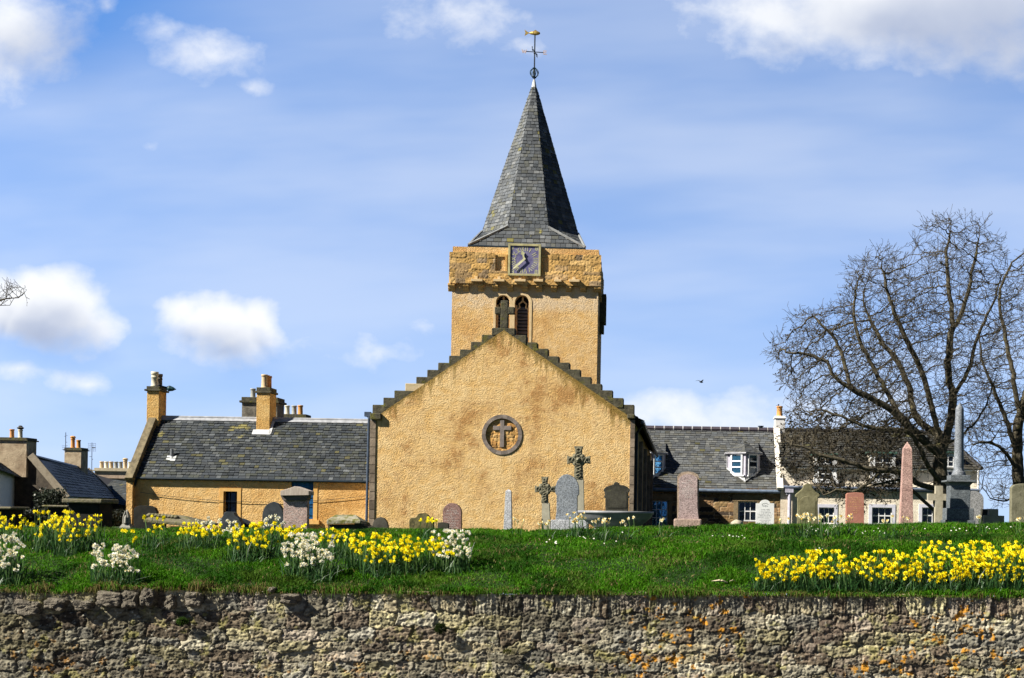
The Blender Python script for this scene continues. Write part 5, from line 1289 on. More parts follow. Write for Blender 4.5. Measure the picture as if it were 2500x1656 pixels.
def clump(px0, px1, py0, py1, n, kind, label, stem=.26, depth=None, leaf_mul=1.0):
    NCL[0] += 1; rnd = random.Random(NCL[0]*31 + 5); rng = np.random.default_rng(NCL[0])
    cx = (px0 + px1)/2
    s = 14.0/F
    x, Yc = ground_hit(cx, py1 + (stem*.62)/s)
    Yc = min(Yc, 16.3); s = Yc/F
    root = empty('daffodil_clump' if kind != 'white' else 'narcissus_clump', (x, Yc, GZ(x, Yc)), label, 'daffodils', 'daffodil clumps on the grassy bank')
    heads = []; hgt = (py1 - py0)*s
    lv, lf, lc = [], [], []
    def ribbon(p0, p1, p2, w, col, tip=True):
        o = len(lv); side = Vector((rnd.uniform(-1, 1), rnd.uniform(-.4, .4), 0)).normalized()*w
        lv.extend([p0 - side, p0 + side, p1 - side, p1 + side, p2 - side*(.15 if tip else 1), p2 + side*(.15 if tip else 1)])
        lf.extend([(o, o + 1, o + 3, o + 2), (o + 2, o + 3, o + 5, o + 4)]); lc.extend([col]*6)
    dy = max(.10, min(.5, hgt*.7)) if depth is None else depth
    for i in range(int(min(100, n*1.25) + .5)):
        px = cx + (px1 - px0)/2*max(-1.05, min(1.05, rnd.gauss(0, .62))); f = rnd.random()
        py = py0 + (py1 - py0)*(f if n < 6 else min(1.08, max(-.08, rnd.gauss(.45, .36))))
        Y = Yc + dy*(.5 - (py - py0)/max(1, py1 - py0))*1.4 + rnd.uniform(-.08, .08); Y = max(12.62, Y)
        h = P(px, py, Y); gz = GZ(h.x, Y)
        if h.z - gz < .10: h.z = gz + rnd.uniform(.10, .17)
        if h.z - gz > .40: h.z = gz + rnd.uniform(.33, .40)
        bx = h.x + (x - h.x)*.12 + rnd.uniform(-.03, .03); base = Vector((bx, Y + rnd.uniform(-.03, .05), GZ(bx, Y) - .01))
        heads.append((h, base))
        ribbon(base, base.lerp(h, .6) + Vector((rnd.uniform(-.02, .02), 0, .01)), h + Vector((0, .012, -.005)), .0028, (.07, .14, .03), False)
        for _ in range(max(1, int(4*leaf_mul + rnd.random()))):
            b = base + Vector((rnd.uniform(-.06, .06), rnd.uniform(-.05, .07), 0)); hh = (h.z - gz)*rnd.uniform(.3, .78)
            l = Vector((rnd.gauss(0, .08), rnd.uniform(-.07, .05), 0)); k = rnd.uniform(.6, 1.5)
            ribbon(b, b + l*.35 + Vector((0, 0, hh*.62)), b + l + Vector((0, 0, hh)), rnd.uniform(.003, .005), (.022*k, .070*k, .016*k))
    me = np_mesh('leaves', np.array([tuple(p) for p in lv]), np.array(lf), np.array(lc)); link_mesh('leaves', me, M_leaf, root)
    k = 0
    for h, base in heads:
        if k >= 100: break
        k += 1
        o = bpy.data.objects.new('flower', rnd.choice(FLOWERS[kind])); COL.objects.link(o); o.parent = root
        o.location = h - root.location
        a = rnd.gauss(-25, 45) if kind != 'white' else rnd.gauss(-20, 60)      # most heads turn towards the sun, some to the road
        tilt = rnd.gauss(-8, 20)
        o.rotation_euler = (radians(tilt), radians(rnd.uniform(0, 60)), radians(a)); sc = rnd.uniform(.8, 1.15); o.scale = (sc, sc*rnd.uniform(.8, 1.2), sc)
    return root
CL = [
 (-14, 32, 1253, 1292, 18, 'yellow', 'small yellow daffodil clump cut by the left picture edge below the grey house'),
 (34, 76, 1263, 1292, 10, 'yellow', 'loose yellow daffodils second from the left edge at the bank top'),
 (80, 132, 1253, 1306, 26, 'yellow', 'tall yellow daffodil clump below the second table tomb at far left'),
 (136, 192, 1254, 1314, 42, 'yellow', 'dense yellow daffodil clump below the long mossy table slab'),
 (190, 250, 1263, 1308, 22, 'yellow', 'yellow daffodil clump left of the carved grey pinnacle stone'),
 (262, 350, 1290, 1300, 4, 'yellow', 'four scattered yellow daffodils in front of the cottage corner'),
 (318, 336, 1312, 1326, 2, 'yellow', 'two yellow daffodils just right above the white narcissus on the bank'),
 (280, 288, 1333, 1338, 1, 'yellow', 'single yellow daffodil standing over the small white narcissus clump'),
 (354, 414, 1264, 1300, 11, 'yellow', 'sparse tall yellow daffodils in front of the carved table tomb'),
 (430, 536, 1280, 1306, 38, 'yellow', 'wide yellow daffodil clump right of the carved table tomb'),
 (560, 626, 1284, 1334, 34, 'yellow', 'yellow daffodil clump left of the pink pedestal headstone under the pointed dark stone'),
 (622, 670, 1281, 1330, 24, 'yellow', 'yellow daffodil clump at the foot of the pointed dark headstone'),
 (678, 728, 1285, 1320, 24, 'yellow', 'yellow daffodils in front of the pink pedestal headstone'),
 (716, 752, 1278, 1312, 10, 'yellow', 'few tall yellow daffodils at the right foot of the pedestal headstone'),
 (782, 816, 1294, 1324, 12, 'yellow', 'yellow daffodils just right behind the big white narcissus clump'),
 (820, 854, 1298, 1326, 11, 'yellow', 'small yellow daffodil group below the mossy coped tomb'),
 (844, 882, 1306, 1350, 19, 'yellow', 'yellow daffodils leaning at the left end of the long central drift'),
 (880, 954, 1308, 1366, 52, 'yellow', 'dense yellow daffodil clump in the middle of the central drift'),
 (954, 1020, 1313, 1366, 50, 'yellow', 'dense yellow daffodil clump right of the middle of the central drift'),
 (1018, 1090, 1317, 1356, 30, 'yellow', 'yellow daffodils beside the white narcissus at the right end of the central drift'),
 (1096, 1114, 1338, 1356, 4, 'yellow', 'four yellow daffodils inside the right hand white narcissus'),
 (1022, 1078, 1266, 1280, 8, 'yellow', 'yellow daffodils in front of the mossy headstone by the church gable'),
 (-30, 54, 1294, 1382, 66, 'white', 'big white narcissus clump cut by the left picture edge'),
 (234, 336, 1336, 1390, 54, 'white', 'small white narcissus clump alone on the left of the bank'),
 (484, 536, 1270, 1289, 16, 'white', 'white narcissus on the bank top left of the dark ogee stone'),
 (544, 588, 1275, 1296, 16, 'white', 'white narcissus in front of the dark ogee stone'),
 (636, 692, 1263, 1288, 12, 'white', 'white narcissus at the left edge of the pink pedestal headstone'),
 (696, 808, 1309, 1374, 100, 'white', 'largest white narcissus clump below the pink pedestal headstone'),
 (1060, 1144, 1303, 1354, 46, 'white', 'white narcissus at the right end of the central drift'),
 (1316, 1350, 1267, 1280, 5, 'pale', 'pale narcissus at the foot of the small wheel cross'),
 (1244, 1280, 1266, 1276, 2, 'pale', 'two pale narcissus beside the slim pale obelisk'),
 (1378, 1428, 1254, 1276, 13, 'pale', 'pale narcissus clump in front of the grey pointed headstone'),
 (1436, 1490, 1264, 1282, 8, 'pale', 'pale narcissus left of the big stone bowl'),
 (1514, 1550, 1258, 1282, 4, 'pale', 'pale narcissus in front of the middle of the stone bowl'),
 (1608, 1626, 1264, 1272, 2, 'pale', 'two pale narcissus under the blue paned window'),
 (1898, 1928, 1262, 1272, 2, 'pale', 'two pale narcissus between the white headstone and the lavender pipe'),
 (1948, 2004, 1256, 1275, 12, 'pale', 'pale narcissus in front of the mossy shouldered headstone'),
 (2004, 2080, 1256, 1276, 12, 'pale', 'pale narcissus left of the red headstone'),
 (2152, 2178, 1260, 1274, 4, 'pale', 'pale narcissus under the lower window left of the pink obelisk'),
 (2206, 2226, 1258, 1268, 2, 'pale', 'two pale narcissus in front of the pink obelisk'),
 (2382, 2400, 1260, 1268, 3, 'pale', 'pale narcissus right of the grey column monument'),
 (2484, 2500, 1262, 1270, 2, 'pale', 'pale narcissus in front of the headstone at the right edge'),
 (1846, 1882, 1370, 1414, 20, 'yellow', 'yellow daffodil clump at the left tip of the right hand drift'),
 (1878, 1964, 1365, 1414, 48, 'yellow', 'long low yellow daffodil clump second from the left in the right hand drift'),
 (1962, 2048, 1351, 1406, 74, 'yellow', 'peaked dense yellow daffodil clump third from the left in the right hand drift'),
 (2044, 2080, 1362, 1408, 16, 'yellow', 'thin yellow daffodils between the peaked clump and the next in the right hand drift'),
 (2086, 2120, 1362, 1396, 16, 'yellow', 'small tight yellow daffodil group left of the middle of the right hand drift'),
 (2116, 2186, 1352, 1420, 46, 'yellow', 'yellow daffodil clump in the middle of the right hand drift'),
 (2180, 2252, 1358, 1420, 42, 'yellow', 'leaning yellow daffodils right of the middle of the right hand drift'),
 (2248, 2332, 1332, 1430, 95, 'yellow', 'tall crowded yellow daffodil clump on the right of the drift'),
 (2328, 2376, 1335, 1425, 52, 'yellow', 'yellow daffodil clump second from the right end of the drift'),
 (2362, 2430, 1329, 1404, 80, 'yellow', 'very dense yellow daffodil clump close to the right picture edge'),
 (2420, 2520, 1321, 1410, 100, 'yellow', 'largest yellow daffodil clump cut by the right picture edge'),
]
for c in CL: clump(*c)

# ------------------------------------------------------------------ small things in the grass
def build_daisies():
    rng = np.random.default_rng(33); pts = []
    for (px, py, sx, sy, n) in ((2010, 1297, 45, 8, 34), (2035, 1290, 30, 4, 20), (1585, 1289, 22, 3, 18), (1358, 1334, 5, 4, 6), (1425, 1322, 6, 3, 4), (1780, 1318, 30, 4, 9), (2380, 1296, 60, 4, 12), (2000, 1350, 12, 4, 6), (1700, 1288, 120, 6, 26), (970, 1298, 20, 3, 10), (1400, 1312, 160, 22, 10), (2200, 1300, 250, 12, 20), (1900, 1288, 140, 5, 22)):
        for _ in range(n): pts.append(ground_hit(px + rng.normal()*sx*.6, py + rng.normal()*sy*.6))
    mb = MB()
    for i, (x, y) in enumerate(pts):
        z = GZ(x, y) + .035; r = rng.uniform(.006, .011); a = rng.uniform(0, 6); tx, ty = rng.normal()*.3, -.5
        n = 8; mb.cur = 0
        mb.add([(x, y, z)] + [(x + r*cos(a + 2*pi*j/n)*(1 if j % 2 else .8), y + r*sin(a + 2*pi*j/n)*.8, z + r*sin(a + 2*pi*j/n)*.6 + r*.2) for j in range(n)], [(0, j + 1, (j + 1) % n + 1) for j in range(n)])
    tag(mb.build('daisies', M_wht), 'tiny white daisies scattered in the grass', 'daisies', kind='stuff')
build_daisies()
def dry_leaf():
    Yd = 12.8; c = P(1768, 1430, Yd); rnd = random.Random(2); mb = MB()
    for (a, b, w) in (((1737, 1419), (1775, 1437), .010), ((1744, 1421), (1772, 1433), .008), ((1750, 1430), (1776, 1438), .009), ((1780, 1434), (1797, 1420), .004), ((1755, 1424), (1770, 1427), .006)):
        A, B = P(*a, Yd), P(*b, Yd); A.z = max(A.z, GZ(A.x, Yd) + .03); B.z = max(B.z, GZ(B.x, Yd) + .02); M_ = A.lerp(B, .5) + Vector((0, -.02, .015))
        mb.tube([A, M_, B], [w*.2, w, w*.5], 5)
    tag(mb.build('dry_leaf', plain('bleached straw', (.50, .42, .30), .8, 0, .3, 40), origin=c), 'bleached dry palm leaf lying on the grass by the wall', 'dry leaf')
dry_leaf()
def moss_tuft(px, py, w, h, n, lab, seed, col):
    rng = np.random.default_rng(seed); p = P(px, py, 12.46); s = 12.46/F; vs, fs, cs = [], [], []
    for i in range(n):
        a, r = rng.uniform(0, 2*pi), rng.random()**.6; b = Vector((p.x + cos(a)*r*w*.5*s, 12.47 - .035*(1 - r*r), p.z + sin(a)*r*h*.5*s - .02*r))
        t = b + Vector((rng.normal()*.012, -.02 - .015*rng.random(), rng.normal()*.012 + .008)); q = Vector((rng.normal(), 0, rng.normal())).normalized()*.003
        o = len(vs); vs += [b - q, b + q, t]; fs.append((o, o + 1, o + 2)); k = rng.uniform(.6, 1.3); cs += [tuple(x*k for x in col)]*3
    me = np_mesh('moss_tuft', np.array([tuple(v) for v in vs]), np.array(fs), np.array(cs)); o = link_mesh('moss_tuft', me, M_grass, origin=p); tag(o, lab, 'moss')
moss_tuft(1076, 1531, 30, 26, 900, 'dark green moss cushion growing in the wall near its middle', 1, (.03, .05, .012))
moss_tuft(446, 1513, 30, 16, 500, 'bright green weed tuft growing in the wall on the left', 2, (.06, .12, .02))
moss_tuft(1240, 1588, 24, 14, 200, 'small yellowish moss patch low on the wall', 3, (.09, .10, .02))

# ------------------------------------------------------------------ gravestones
def granite(name, c1, c2, rough=.6, spot=None): return stone(name, c1, c2, 3, rough, .15, .004, spot, .3, 8, speck=.8)
M_pinkgr = granite('pink grey granite', (.30, .21, .19), (.38, .28, .25)); M_capst = stone('fawn cap stone', (.36, .30, .26), (.46, .40, .35), 4, .8, .3, .006, stretch=(5, 1, .5))
M_greygr = granite('blue grey granite', (.17, .19, .22), (.24, .26, .29)); M_palegr = granite('pale grey granite', (.34, .35, .38), (.43, .44, .47)); M_redst = stone('red sandstone', (.32, .135, .10), (.39, .18, .135), 4, .85, .3, .006, (.40, .22, .15), .3, 9)
M_rosegr = granite('rose granite', (.33, .205, .18), (.42, .275, .24)); M_slategrave = stone('dark slate blue stone', (.02, .026, .032), (.045, .052, .06), 4, .6, .2, .004)
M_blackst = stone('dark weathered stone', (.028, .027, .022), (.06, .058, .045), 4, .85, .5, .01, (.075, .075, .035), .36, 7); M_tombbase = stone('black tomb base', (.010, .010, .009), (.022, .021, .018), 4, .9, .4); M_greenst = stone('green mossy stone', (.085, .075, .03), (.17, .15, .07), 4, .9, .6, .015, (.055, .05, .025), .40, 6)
M_celtic = stone('olive grey carved stone', (.135, .125, .085), (.24, .225, .16), 7, .85, .6, .01, (.06, .055, .035), .40, 11); M_shaft = stone('pale olive shaft', (.33, .305, .235), (.42, .40, .32), 4, .8, .3, .006)
M_whst = stone('white marble', (.64, .65, .66), (.74, .75, .76), 3, .7, .1, .003); M_buffst = stone('pale buff stone', (.30, .27, .20), (.42, .385, .30), 4, .85, .4, .008, (.17, .16, .10), .32, 6)
M_lett_w = plain('white letters', (.82, .77, .74), .7, 0, .1); M_lett_g = plain('gilt letters', (.72, .50, .20), .6, 0, .15); M_lett_d = plain('grey letters', (.16, .16, .17), .7, 0, .1)
def inscription(parent, px0, px1, py0, py1, Y, rows, mat, seed, fill=.62, hgt=.5):
    """rows of worn lettering: too far off to read, so short strokes of uneven length"""
    rnd = random.Random(seed); mb = MB(); s = Y/F; dz = (py1 - py0)/rows
    for r in range(rows):
        py = py0 + dz*(r + .5); w = (px1 - px0)*rnd.choice((.22, .55, .7, .85, .97, .97)); x = (px0 + px1)/2 - w/2; end = x + w
        while x < end:
            lw = rnd.uniform(.5, 1.3)
            if rnd.random() < .16: x += rnd.uniform(1.2, 2.2); continue
            a = P(x, py, Y); h = dz*hgt*s*rnd.uniform(.7, 1.05); k = rnd.random()
            if k < .6: mb.box(a.x, a.x + lw*.38*s, Y - .004, Y + .002, a.z - h/2, a.z + h/2)
            if k > .35: z = a.z + rnd.choice((-.42, 0, .42))*h; mb.box(a.x, a.x + lw*s, Y - .005, Y + .002, z - h*.13, z + h*.13)
            x += lw + rnd.uniform(.35, .6)
    return mb.build('inscription', mat, parent)
def headstone(name, label, cat, outline, Y, depth, mat, bevel=.015, group='gravestones in the churchyard'):
    """outline in photo pixels; the stone is one mesh standing in the grass"""
    pts = px_local(outline, Y); mb = MB(); mb.prism(pts, Y, Y + depth)
    xm = sum(p[0] for p in pts)/len(pts); root = empty(name, (xm, Y + depth/2, GBASE), label, cat, group)
    body = mb.build('slab', mat, root, bevel=bevel)
    return root, body
def block(root, nm, px0, px1, py0, py1, Y, d, mat, bevel=.012):
    mb = MB(); a, b = P(px0, 1270 if py1 is None else py1, Y), P(px1, 1270, Y); z1 = P((px0 + px1)/2, py0, Y).z; z0 = GBASE if py1 is None else P((px0 + px1)/2, py1, Y).z
    mb.box(a.x, b.x, Y, Y + d, z0, z1); return mb.build(nm, mat, root, bevel=bevel)

def build_graves():
    # pink pedestal headstone with gabled cap
    Y = 38.0
    r, b = headstone('headstone', 'pink granite pedestal headstone with an overhanging fawn gabled cap', 'gravestone', [(692, None), (750.5, None), (750.5, 1208), (692, 1208)], Y, .22, M_pinkgr)
    mb = MB(); mb.prism(px_local([(684.5, 1210), (754, 1209), (754, 1199), (720, 1187.5), (684.5, 1199)], Y - .17), Y - .17, Y + .36); mb.build('gabled_cap', M_capst, r, bevel=.01)
    mb = MB(); mb.prism(px_local([(692, 1222), (750.5, 1222), (753, 1209.5), (686, 1209.5)], Y - .02), Y - .08, Y + .28); mb.build('cornice', stone('dark cornice', (.10, .085, .08), (.15, .13, .12), 4), r)
    inscription(r, 696, 747, 1222, 1288, Y, 16, M_lett_w, 1)
    # pointed dark stone
    Y = 41; o = [(639.5, None), (692.5, None), (692.5, 1268)] + [(692 - 26*(1 - cos(radians(a)))*1.0, 1262 - 35.5*sin(radians(a))) for a in range(0, 85, 12)] + [(666, 1226)] + [(640 + 26*(1 - cos(radians(a))), 1262 - 35.5*sin(radians(a))) for a in range(84, -1, -12)]
    headstone('headstone', 'broad dark slate headstone with a pointed arch beside the pink pedestal', 'gravestone', o, Y, .22, M_slategrave)
    # dark ogee stone
    Y = 43; r, b = headstone('headstone', 'low dark headstone with ogee shoulders under the black window', 'gravestone', [(536, None), (592, None), (590, 1278), (583, 1266), (575, 1260), (571, 1252), (566, 1249.5), (552, 1249.5), (547, 1252), (544, 1260), (538, 1268), (535, 1278)], Y, .3, M_slategrave)
    mb = MB(); mb.prism(px_local([(575, None), (612, None), (612, 1285), (604, 1281), (586, 1270), (575, 1266)], 43.4), 43.4, 44.2); mb.build('sloping_ledger', M_slategrave, r)
    # carved table tomb
    Y = 37; root = empty('table_tomb', (P(417, 1275, Y).x, Y, GBASE), 'table tomb with a heavy coped carved slab on stubby legs', 'table tomb', 'table tombs in the churchyard')
    mb = MB(); zt = P(400, 1252, Y + .4).z; L, R_ = P(350, 1268, Y), P(484, 1279, Y); zl, zr_ = P(350, 1269, Y).z, P(484, 1281, Y).z
    x0, x1 = L.x, R_.x
    mb.hexa([(x0, Y, zl - .07), (x1, Y, zr_ - .07), (x1 + .1, Y + 1.3, zr_ - .02), (x0 + .1, Y + 1.3, zl - .02), (x0, Y, zl), (x1, Y, zr_), (x1 + .1, Y + 1.3, zr_ + .03), (x0 + .1, Y + 1.3, zl + .03)])
    m0, m1 = P(378, 1253.5, Y + .6), P(450, 1259, Y + .6)
    mb.add([(x0, Y, zl), (x1, Y, zr_), (x1 + .1, Y + 1.3, zr_ + .03), (x0 + .1, Y + 1.3, zl + .03), (m0.x, Y + .6, m0.z), (m1.x, Y + .6, m1.z)], [(0, 1, 5, 4), (1, 2, 5), (2, 3, 4, 5), (3, 0, 4)])
    slab = mb.build('coped_slab', M_mosslab, root, bevel=.015)
    mb = MB(); rnd = random.Random(4)
    for i in range(9):
        c = m0.lerp(m1, i/9 - .05) + Vector((0, -.25, -.05)); mb.lathe(c + Vector((0, 0, -.03)), [(.09, 0), (.085, .04), (.04, .075), (.01, .085)], 7)
    mb.build('carved_relief', M_mosslab, slab, smooth=True)
    m_leg = stone('ochre lit leg stone', (.26, .17, .09), (.36, .25, .14), 5, .9, .5)
    block(root, 'leg', 382, 398, 1274, None, Y + .15, .3, m_leg, .04); block(root, 'leg', 462, 476, 1278, None, Y + .15, .3, m_leg, .03)
    mb = MB(); c = P(428, 1290, Y + .3); mb.lathe((c.x, Y + .3, GBASE), [(r_, h_*(zr_ - GBASE - .06)) for r_, h_ in ((.14, 0), (.14, .15), (.08, .25), (.13, .48), (.15, .58), (.08, .76), (.13, .9), (.13, 1))], 12); mb.build('leg', m_leg, root, smooth=True)
    # black slab in the shape of a round-topped shadow on the cottage wall
    Y = 50.2; headstone('headstone', 'black round shouldered slab added for a cast shadow in the corner under the cottage drainpipe', 'gravestone', [(326, None), (383, None), (383, 1250), (378, 1240), (366, 1235), (342, 1234), (330, 1238), (326, 1244)], Y, .2, M_tombbase)
    # mossy coped tomb by the church corner
    Y = 40; root = empty('coped_tomb', (P(850, 1275, Y).x, Y, GBASE), 'mossy coped tomb slab with a dark undercut side near the church corner', 'tomb', 'table tombs in the churchyard')
    mb = MB(); a0, a1, b0, b1 = P(797, 1272, Y), P(880, 1277, Y), P(818, 1257, Y + .5), P(868, 1257, Y + .5); e = P(906, 1286, Y + .9)
    mb.add([(a0.x, Y, P(797, 1281, Y).z), (a1.x, Y, P(880, 1278, Y).z), (e.x, Y + 1.0, e.z - .05), (a0.x + .2, Y + 1.2, a0.z), (a0.x, Y, a0.z + .03), (a1.x, Y, P(880, 1271, Y).z), (e.x - .05, Y + 1.0, e.z + .1), (a0.x + .2, Y + 1.2, a0.z + .08), (b0.x, Y + .5, b0.z), (b1.x, Y + .5, b1.z)],
        [(3, 2, 1, 0), (0, 1, 5, 4), (1, 2, 6, 5), (2, 3, 7, 6), (3, 0, 4, 7), (4, 5, 9, 8), (5, 6, 9), (6, 7, 8, 9), (7, 4, 8)])
    mb.build('coped_slab', M_mosslab2, root, bevel=.02)
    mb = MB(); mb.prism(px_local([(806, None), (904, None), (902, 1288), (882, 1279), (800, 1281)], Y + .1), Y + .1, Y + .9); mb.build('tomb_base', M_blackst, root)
    # small ones in front of the gable
    Y = 45; o = [(909, None), (947, None), (947, 1288)] + [(947 - 19*(1 - cos(radians(a))), 1287 - 24*sin(radians(a))) for a in range(15, 88, 14)] + [(928, 1262.5)] + [(909 + 19*(1 - cos(radians(a))), 1287 - 24*sin(radians(a))) for a in range(86, 0, -14)]
    headstone('headstone', 'small dark pointed headstone at the left foot of the church gable', 'gravestone', o, Y, .18, stone('dark grey headstone', (.05, .046, .04), (.09, .085, .07), 4, .85, .4))
    Y = 43; headstone('headstone', 'mossy brown scroll topped headstone behind yellow daffodils', 'gravestone', [(999, None), (1058, None), (1058, 1268), (1052, 1264), (1047, 1262), (1044, 1257), (1037, 1253), (1026, 1253.5), (1020, 1256), (1017, 1262), (1011, 1265), (1004, 1264), (999, 1270)], Y, .2, M_greenst)
    Y = 40.5; headstone('headstone', 'small dark speckled stone leaning before the pink arched headstone', 'gravestone', [(1067, None), (1095, None), (1095, 1280), (1091, 1277), (1078, 1275), (1068, 1276)], Y, .15, M_blackst)
    Y = 42; o = [(1081, None), (1126, None), (1126, 1252)] + arc(1103.3, 1252, 22.8, 23.5, 10, 170, 12) + [(1081, 1252)]
    r, b = headstone('headstone', 'dusky pink round arched headstone with white lettering in front of the gable', 'gravestone', o, Y, .2, granite('dusky pink granite', (.20, .115, .10), (.27, .165, .145)))
    inscription(r, 1085, 1121, 1240, 1298, Y, 14, M_lett_w, 2, hgt=.55)
    # slim obelisk
    Y = 41; root = empty('obelisk', (P(1239, 1280, Y).x, Y, GBASE), 'slim pale grey obelisk in front of the church gable', 'obelisk', 'gravestones in the churchyard')
    mb = MB(); frustum(mb, P(1239.5, 1240, Y).x, Y + .16, [(11.2*Y/F, GBASE), (6.9*Y/F, P(1240, 1199, Y).z), (.5*Y/F, P(1240, 1194.5, Y).z)]); mb.build('shaft', M_palegr, root, bevel=.006)
    # small wheel cross
    Y = 41.5; root = empty('celtic_cross', (P(1332, 1280, Y).x, Y, GBASE), 'small celtic wheel cross on a pale tapered shaft', 'stone cross', 'celtic crosses in front of the gable')
    celtic(root, Y, (1329.3, 1194.5), 7.6, 1164.5, 1228, (1305.5, 1354.7), 8.0, 15.5, 3.2, [(1323, 1228), (1341, 1228), (1345.5, None), (1322, None)], 5)
    # big gothic headstone
    Y = 39; o = [(1356.5, None), (1416, None), (1413, 1262), (1409, 1250), (1409, 1212), (1413.2, 1207), (1413, 1196)] + [(1413 - 29*(1 - cos(radians(a)))*1.0, 1196 - 37.5*sin(radians(a))) for a in range(12, 86, 10)] + [(1384, 1158)] + [(1355.8 + 28*(1 - cos(radians(a))), 1196 - 37.5*sin(radians(a))) for a in range(84, 5, -10)] + [(1355.8, 1196), (1356, 1205), (1359, 1209), (1358.5, 1250), (1356.5, 1262)]
    r, b = headstone('headstone', 'tall blue grey gothic arched headstone on a low plinth before the taller cross', 'gravestone', o, Y, .2, M_greygr, .012)
    block(r, 'plinth', 1345, 1435, 1270, None, Y - .15, .55, M_palegr)
    # tall cross
    Y = 44; root = empty('celtic_cross', (P(1412, 1280, Y).x, Y, GBASE), 'tall carved celtic cross with a round boss, tallest cross by the gable', 'stone cross', 'celtic crosses in front of the gable')
    celtic(root, Y, (1412.2, 1123), 10.2, 1089.7, 1171, (1384.5, 1440.5), 9.8, 17.5, 3.0, [(1400.8, 1171), (1424.2, 1171), (1426, 1251), (1399.5, 1251)], 7, boss=True)
    block(root, 'carved_base', 1398, 1428, 1250, None, Y - .03, .4, M_celtic)
    # dark scroll topped stone
    Y = 46; o = [(1478, None), (1534, None), (1534, 1217), (1537, 1213), (1533.5, 1210), (1534.5, 1203), (1537.5, 1196), (1532, 1189), (1523, 1185.5), (1512, 1183.5), (1511, 1179), (1504.5, 1176.5), (1499, 1179), (1497.5, 1183.5), (1487, 1186), (1478, 1190), (1473, 1196), (1476, 1203), (1476.5, 1210), (1473.5, 1213), (1478, 1217)]
    r, b = headstone('headstone', 'dark scroll topped headstone at the right corner of the gable', 'gravestone', o, Y, .22, M_blackst)
    mb = MB(); mb.prism(px_local([(1483, 1240), (1530, 1240), (1530, 1205)] + arc(1506, 1205, 24, 14, 0, 180, 10) + [(1483, 1205)], Y - .012), Y - .012, Y + .02); mb.build('raised_panel', M_blackst, b)
    # stone bowl
    Y = 36; c = P(1503.5, 1250, Y); s = Y/F; zr = P(1503, 1248, Y).z; R = 93*s
    root = empty('stone_bowl', (c.x, Y, GBASE), 'wide shallow dark stone bowl on a pedestal by the church corner', 'stone bowl')
    mb = MB(); mb.lathe((c.x, Y, 0), [(R*.42, zr - .50), (R*.60, zr - .40), (R*.80, zr - .27), (R*.93, zr - .16), (R*.965, zr - .075), (R*.97, zr - .072), (R, zr - .06), (R, zr), (R*.93, zr), (R*.86, zr - .08), (R*.5, zr - .22), (R*.02, zr - .26)], 64, cap=False); mb.build('basin', stone('polished grey bowl stone', (.20, .205, .225), (.30, .305, .325), 3, .45, .12, .003, (.14, .145, .16), .36, 3), root, smooth=True)
    mb = MB(); mb.lathe((c.x, Y, 0), [(R*.62, GBASE), (R*.60, P(1503, 1291, Y).z), (R*.36, P(1503, 1284, Y).z), (R*.34, zr - .46)], 40); mb.build('pedestal', stone('light pedestal stone', (.34, .35, .38), (.44, .45, .47), 3, .7, .2), root)
    # tall pink headstone with rough edges
    Y = 42; o = [(1653.5, None), (1707, None), (1706.5, 1166)] + arc(1680, 1166, 26.5, 14.5, 8, 172, 14) + [(1653.5, 1166)]
    r, b = headstone('headstone', 'tall rough edged pinkish granite headstone with a rounded top', 'gravestone', o, Y + .02, .34, stone('rough fawn edge', (.30, .225, .165), (.42, .33, .26), 9, .9, .8, .02, (.10, .08, .06), .35, 16), .03)
    mb = MB(); mb.prism(px_local([(1655, 1268), (1705.5, 1268), (1702.5, 1240), (1702.5, 1168)] + arc(1680, 1172, 22.5, 14, 12, 168, 10) + [(1657.5, 1168), (1657.5, 1240)], Y - .015), Y - .015, Y + .03); mb.build('polished_face', granite('pink mauve granite', (.30, .225, .22), (.38, .295, .29)), b)
    inscription(r, 1665, 1695, 1172, 1216, Y - .015, 9, M_lett_w, 3, hgt=.6)
    block(r, 'rough_base', 1645, 1713, 1267, None, Y - .2, .75, stone('rough pink base', (.34, .24, .20), (.46, .35, .30), 8, .9, .9, .03), .04)
    # white headstone
    Y = 41; o = [(1845.8, None), (1890, None), (1890, 1229), (1881.5, 1229)] + arc(1867.8, 1231, 13, 10.8, 12, 168, 12) + [(1854.5, 1229), (1845.8, 1229)]
    r, b = headstone('headstone', 'white headstone with a half round top and dark ship emblem', 'gravestone', o, Y, .12, M_whst, .008)
    mb = MB(); k = Y/F; e = P(1868, 1233.5, Y)
    n = 16
    for i in range(n):
        t = pi*i/n*1.0 + .2; t2 = t + pi/n*.8
        mb.add([(e.x + 8*k*cos(t), Y - .004, e.z + 5*k*sin(t)), (e.x + 8*k*cos(t2), Y - .004, e.z + 5*k*sin(t2)), (e.x + 7*k*cos(t2), Y - .004, e.z + 4*k*sin(t2)), (e.x + 7*k*cos(t), Y - .004, e.z + 4*k*sin(t))], [(3, 2, 1, 0)])
    for (dx, dz, w, h) in ((-5, -2, 2.2, 1.6), (-2, .2, 1.4, 1.2), (1.5, -1, 1.8, 1.4), (5, -2.4, 2.4, 1.2), (0, -3.6, 3.2, .7)):
        mb.box(e.x + (dx - w/2)*k, e.x + (dx + w/2)*k, Y - .005, Y + .001, e.z + (dz - h/2)*k, e.z + (dz + h/2)*k)
    mb.build('ship_emblem', plain('dark emblem', (.05, .055, .06), .6), b)
    inscription(r, 1849, 1887, 1242, 1276, Y, 9, M_lett_d, 4, hgt=.40)
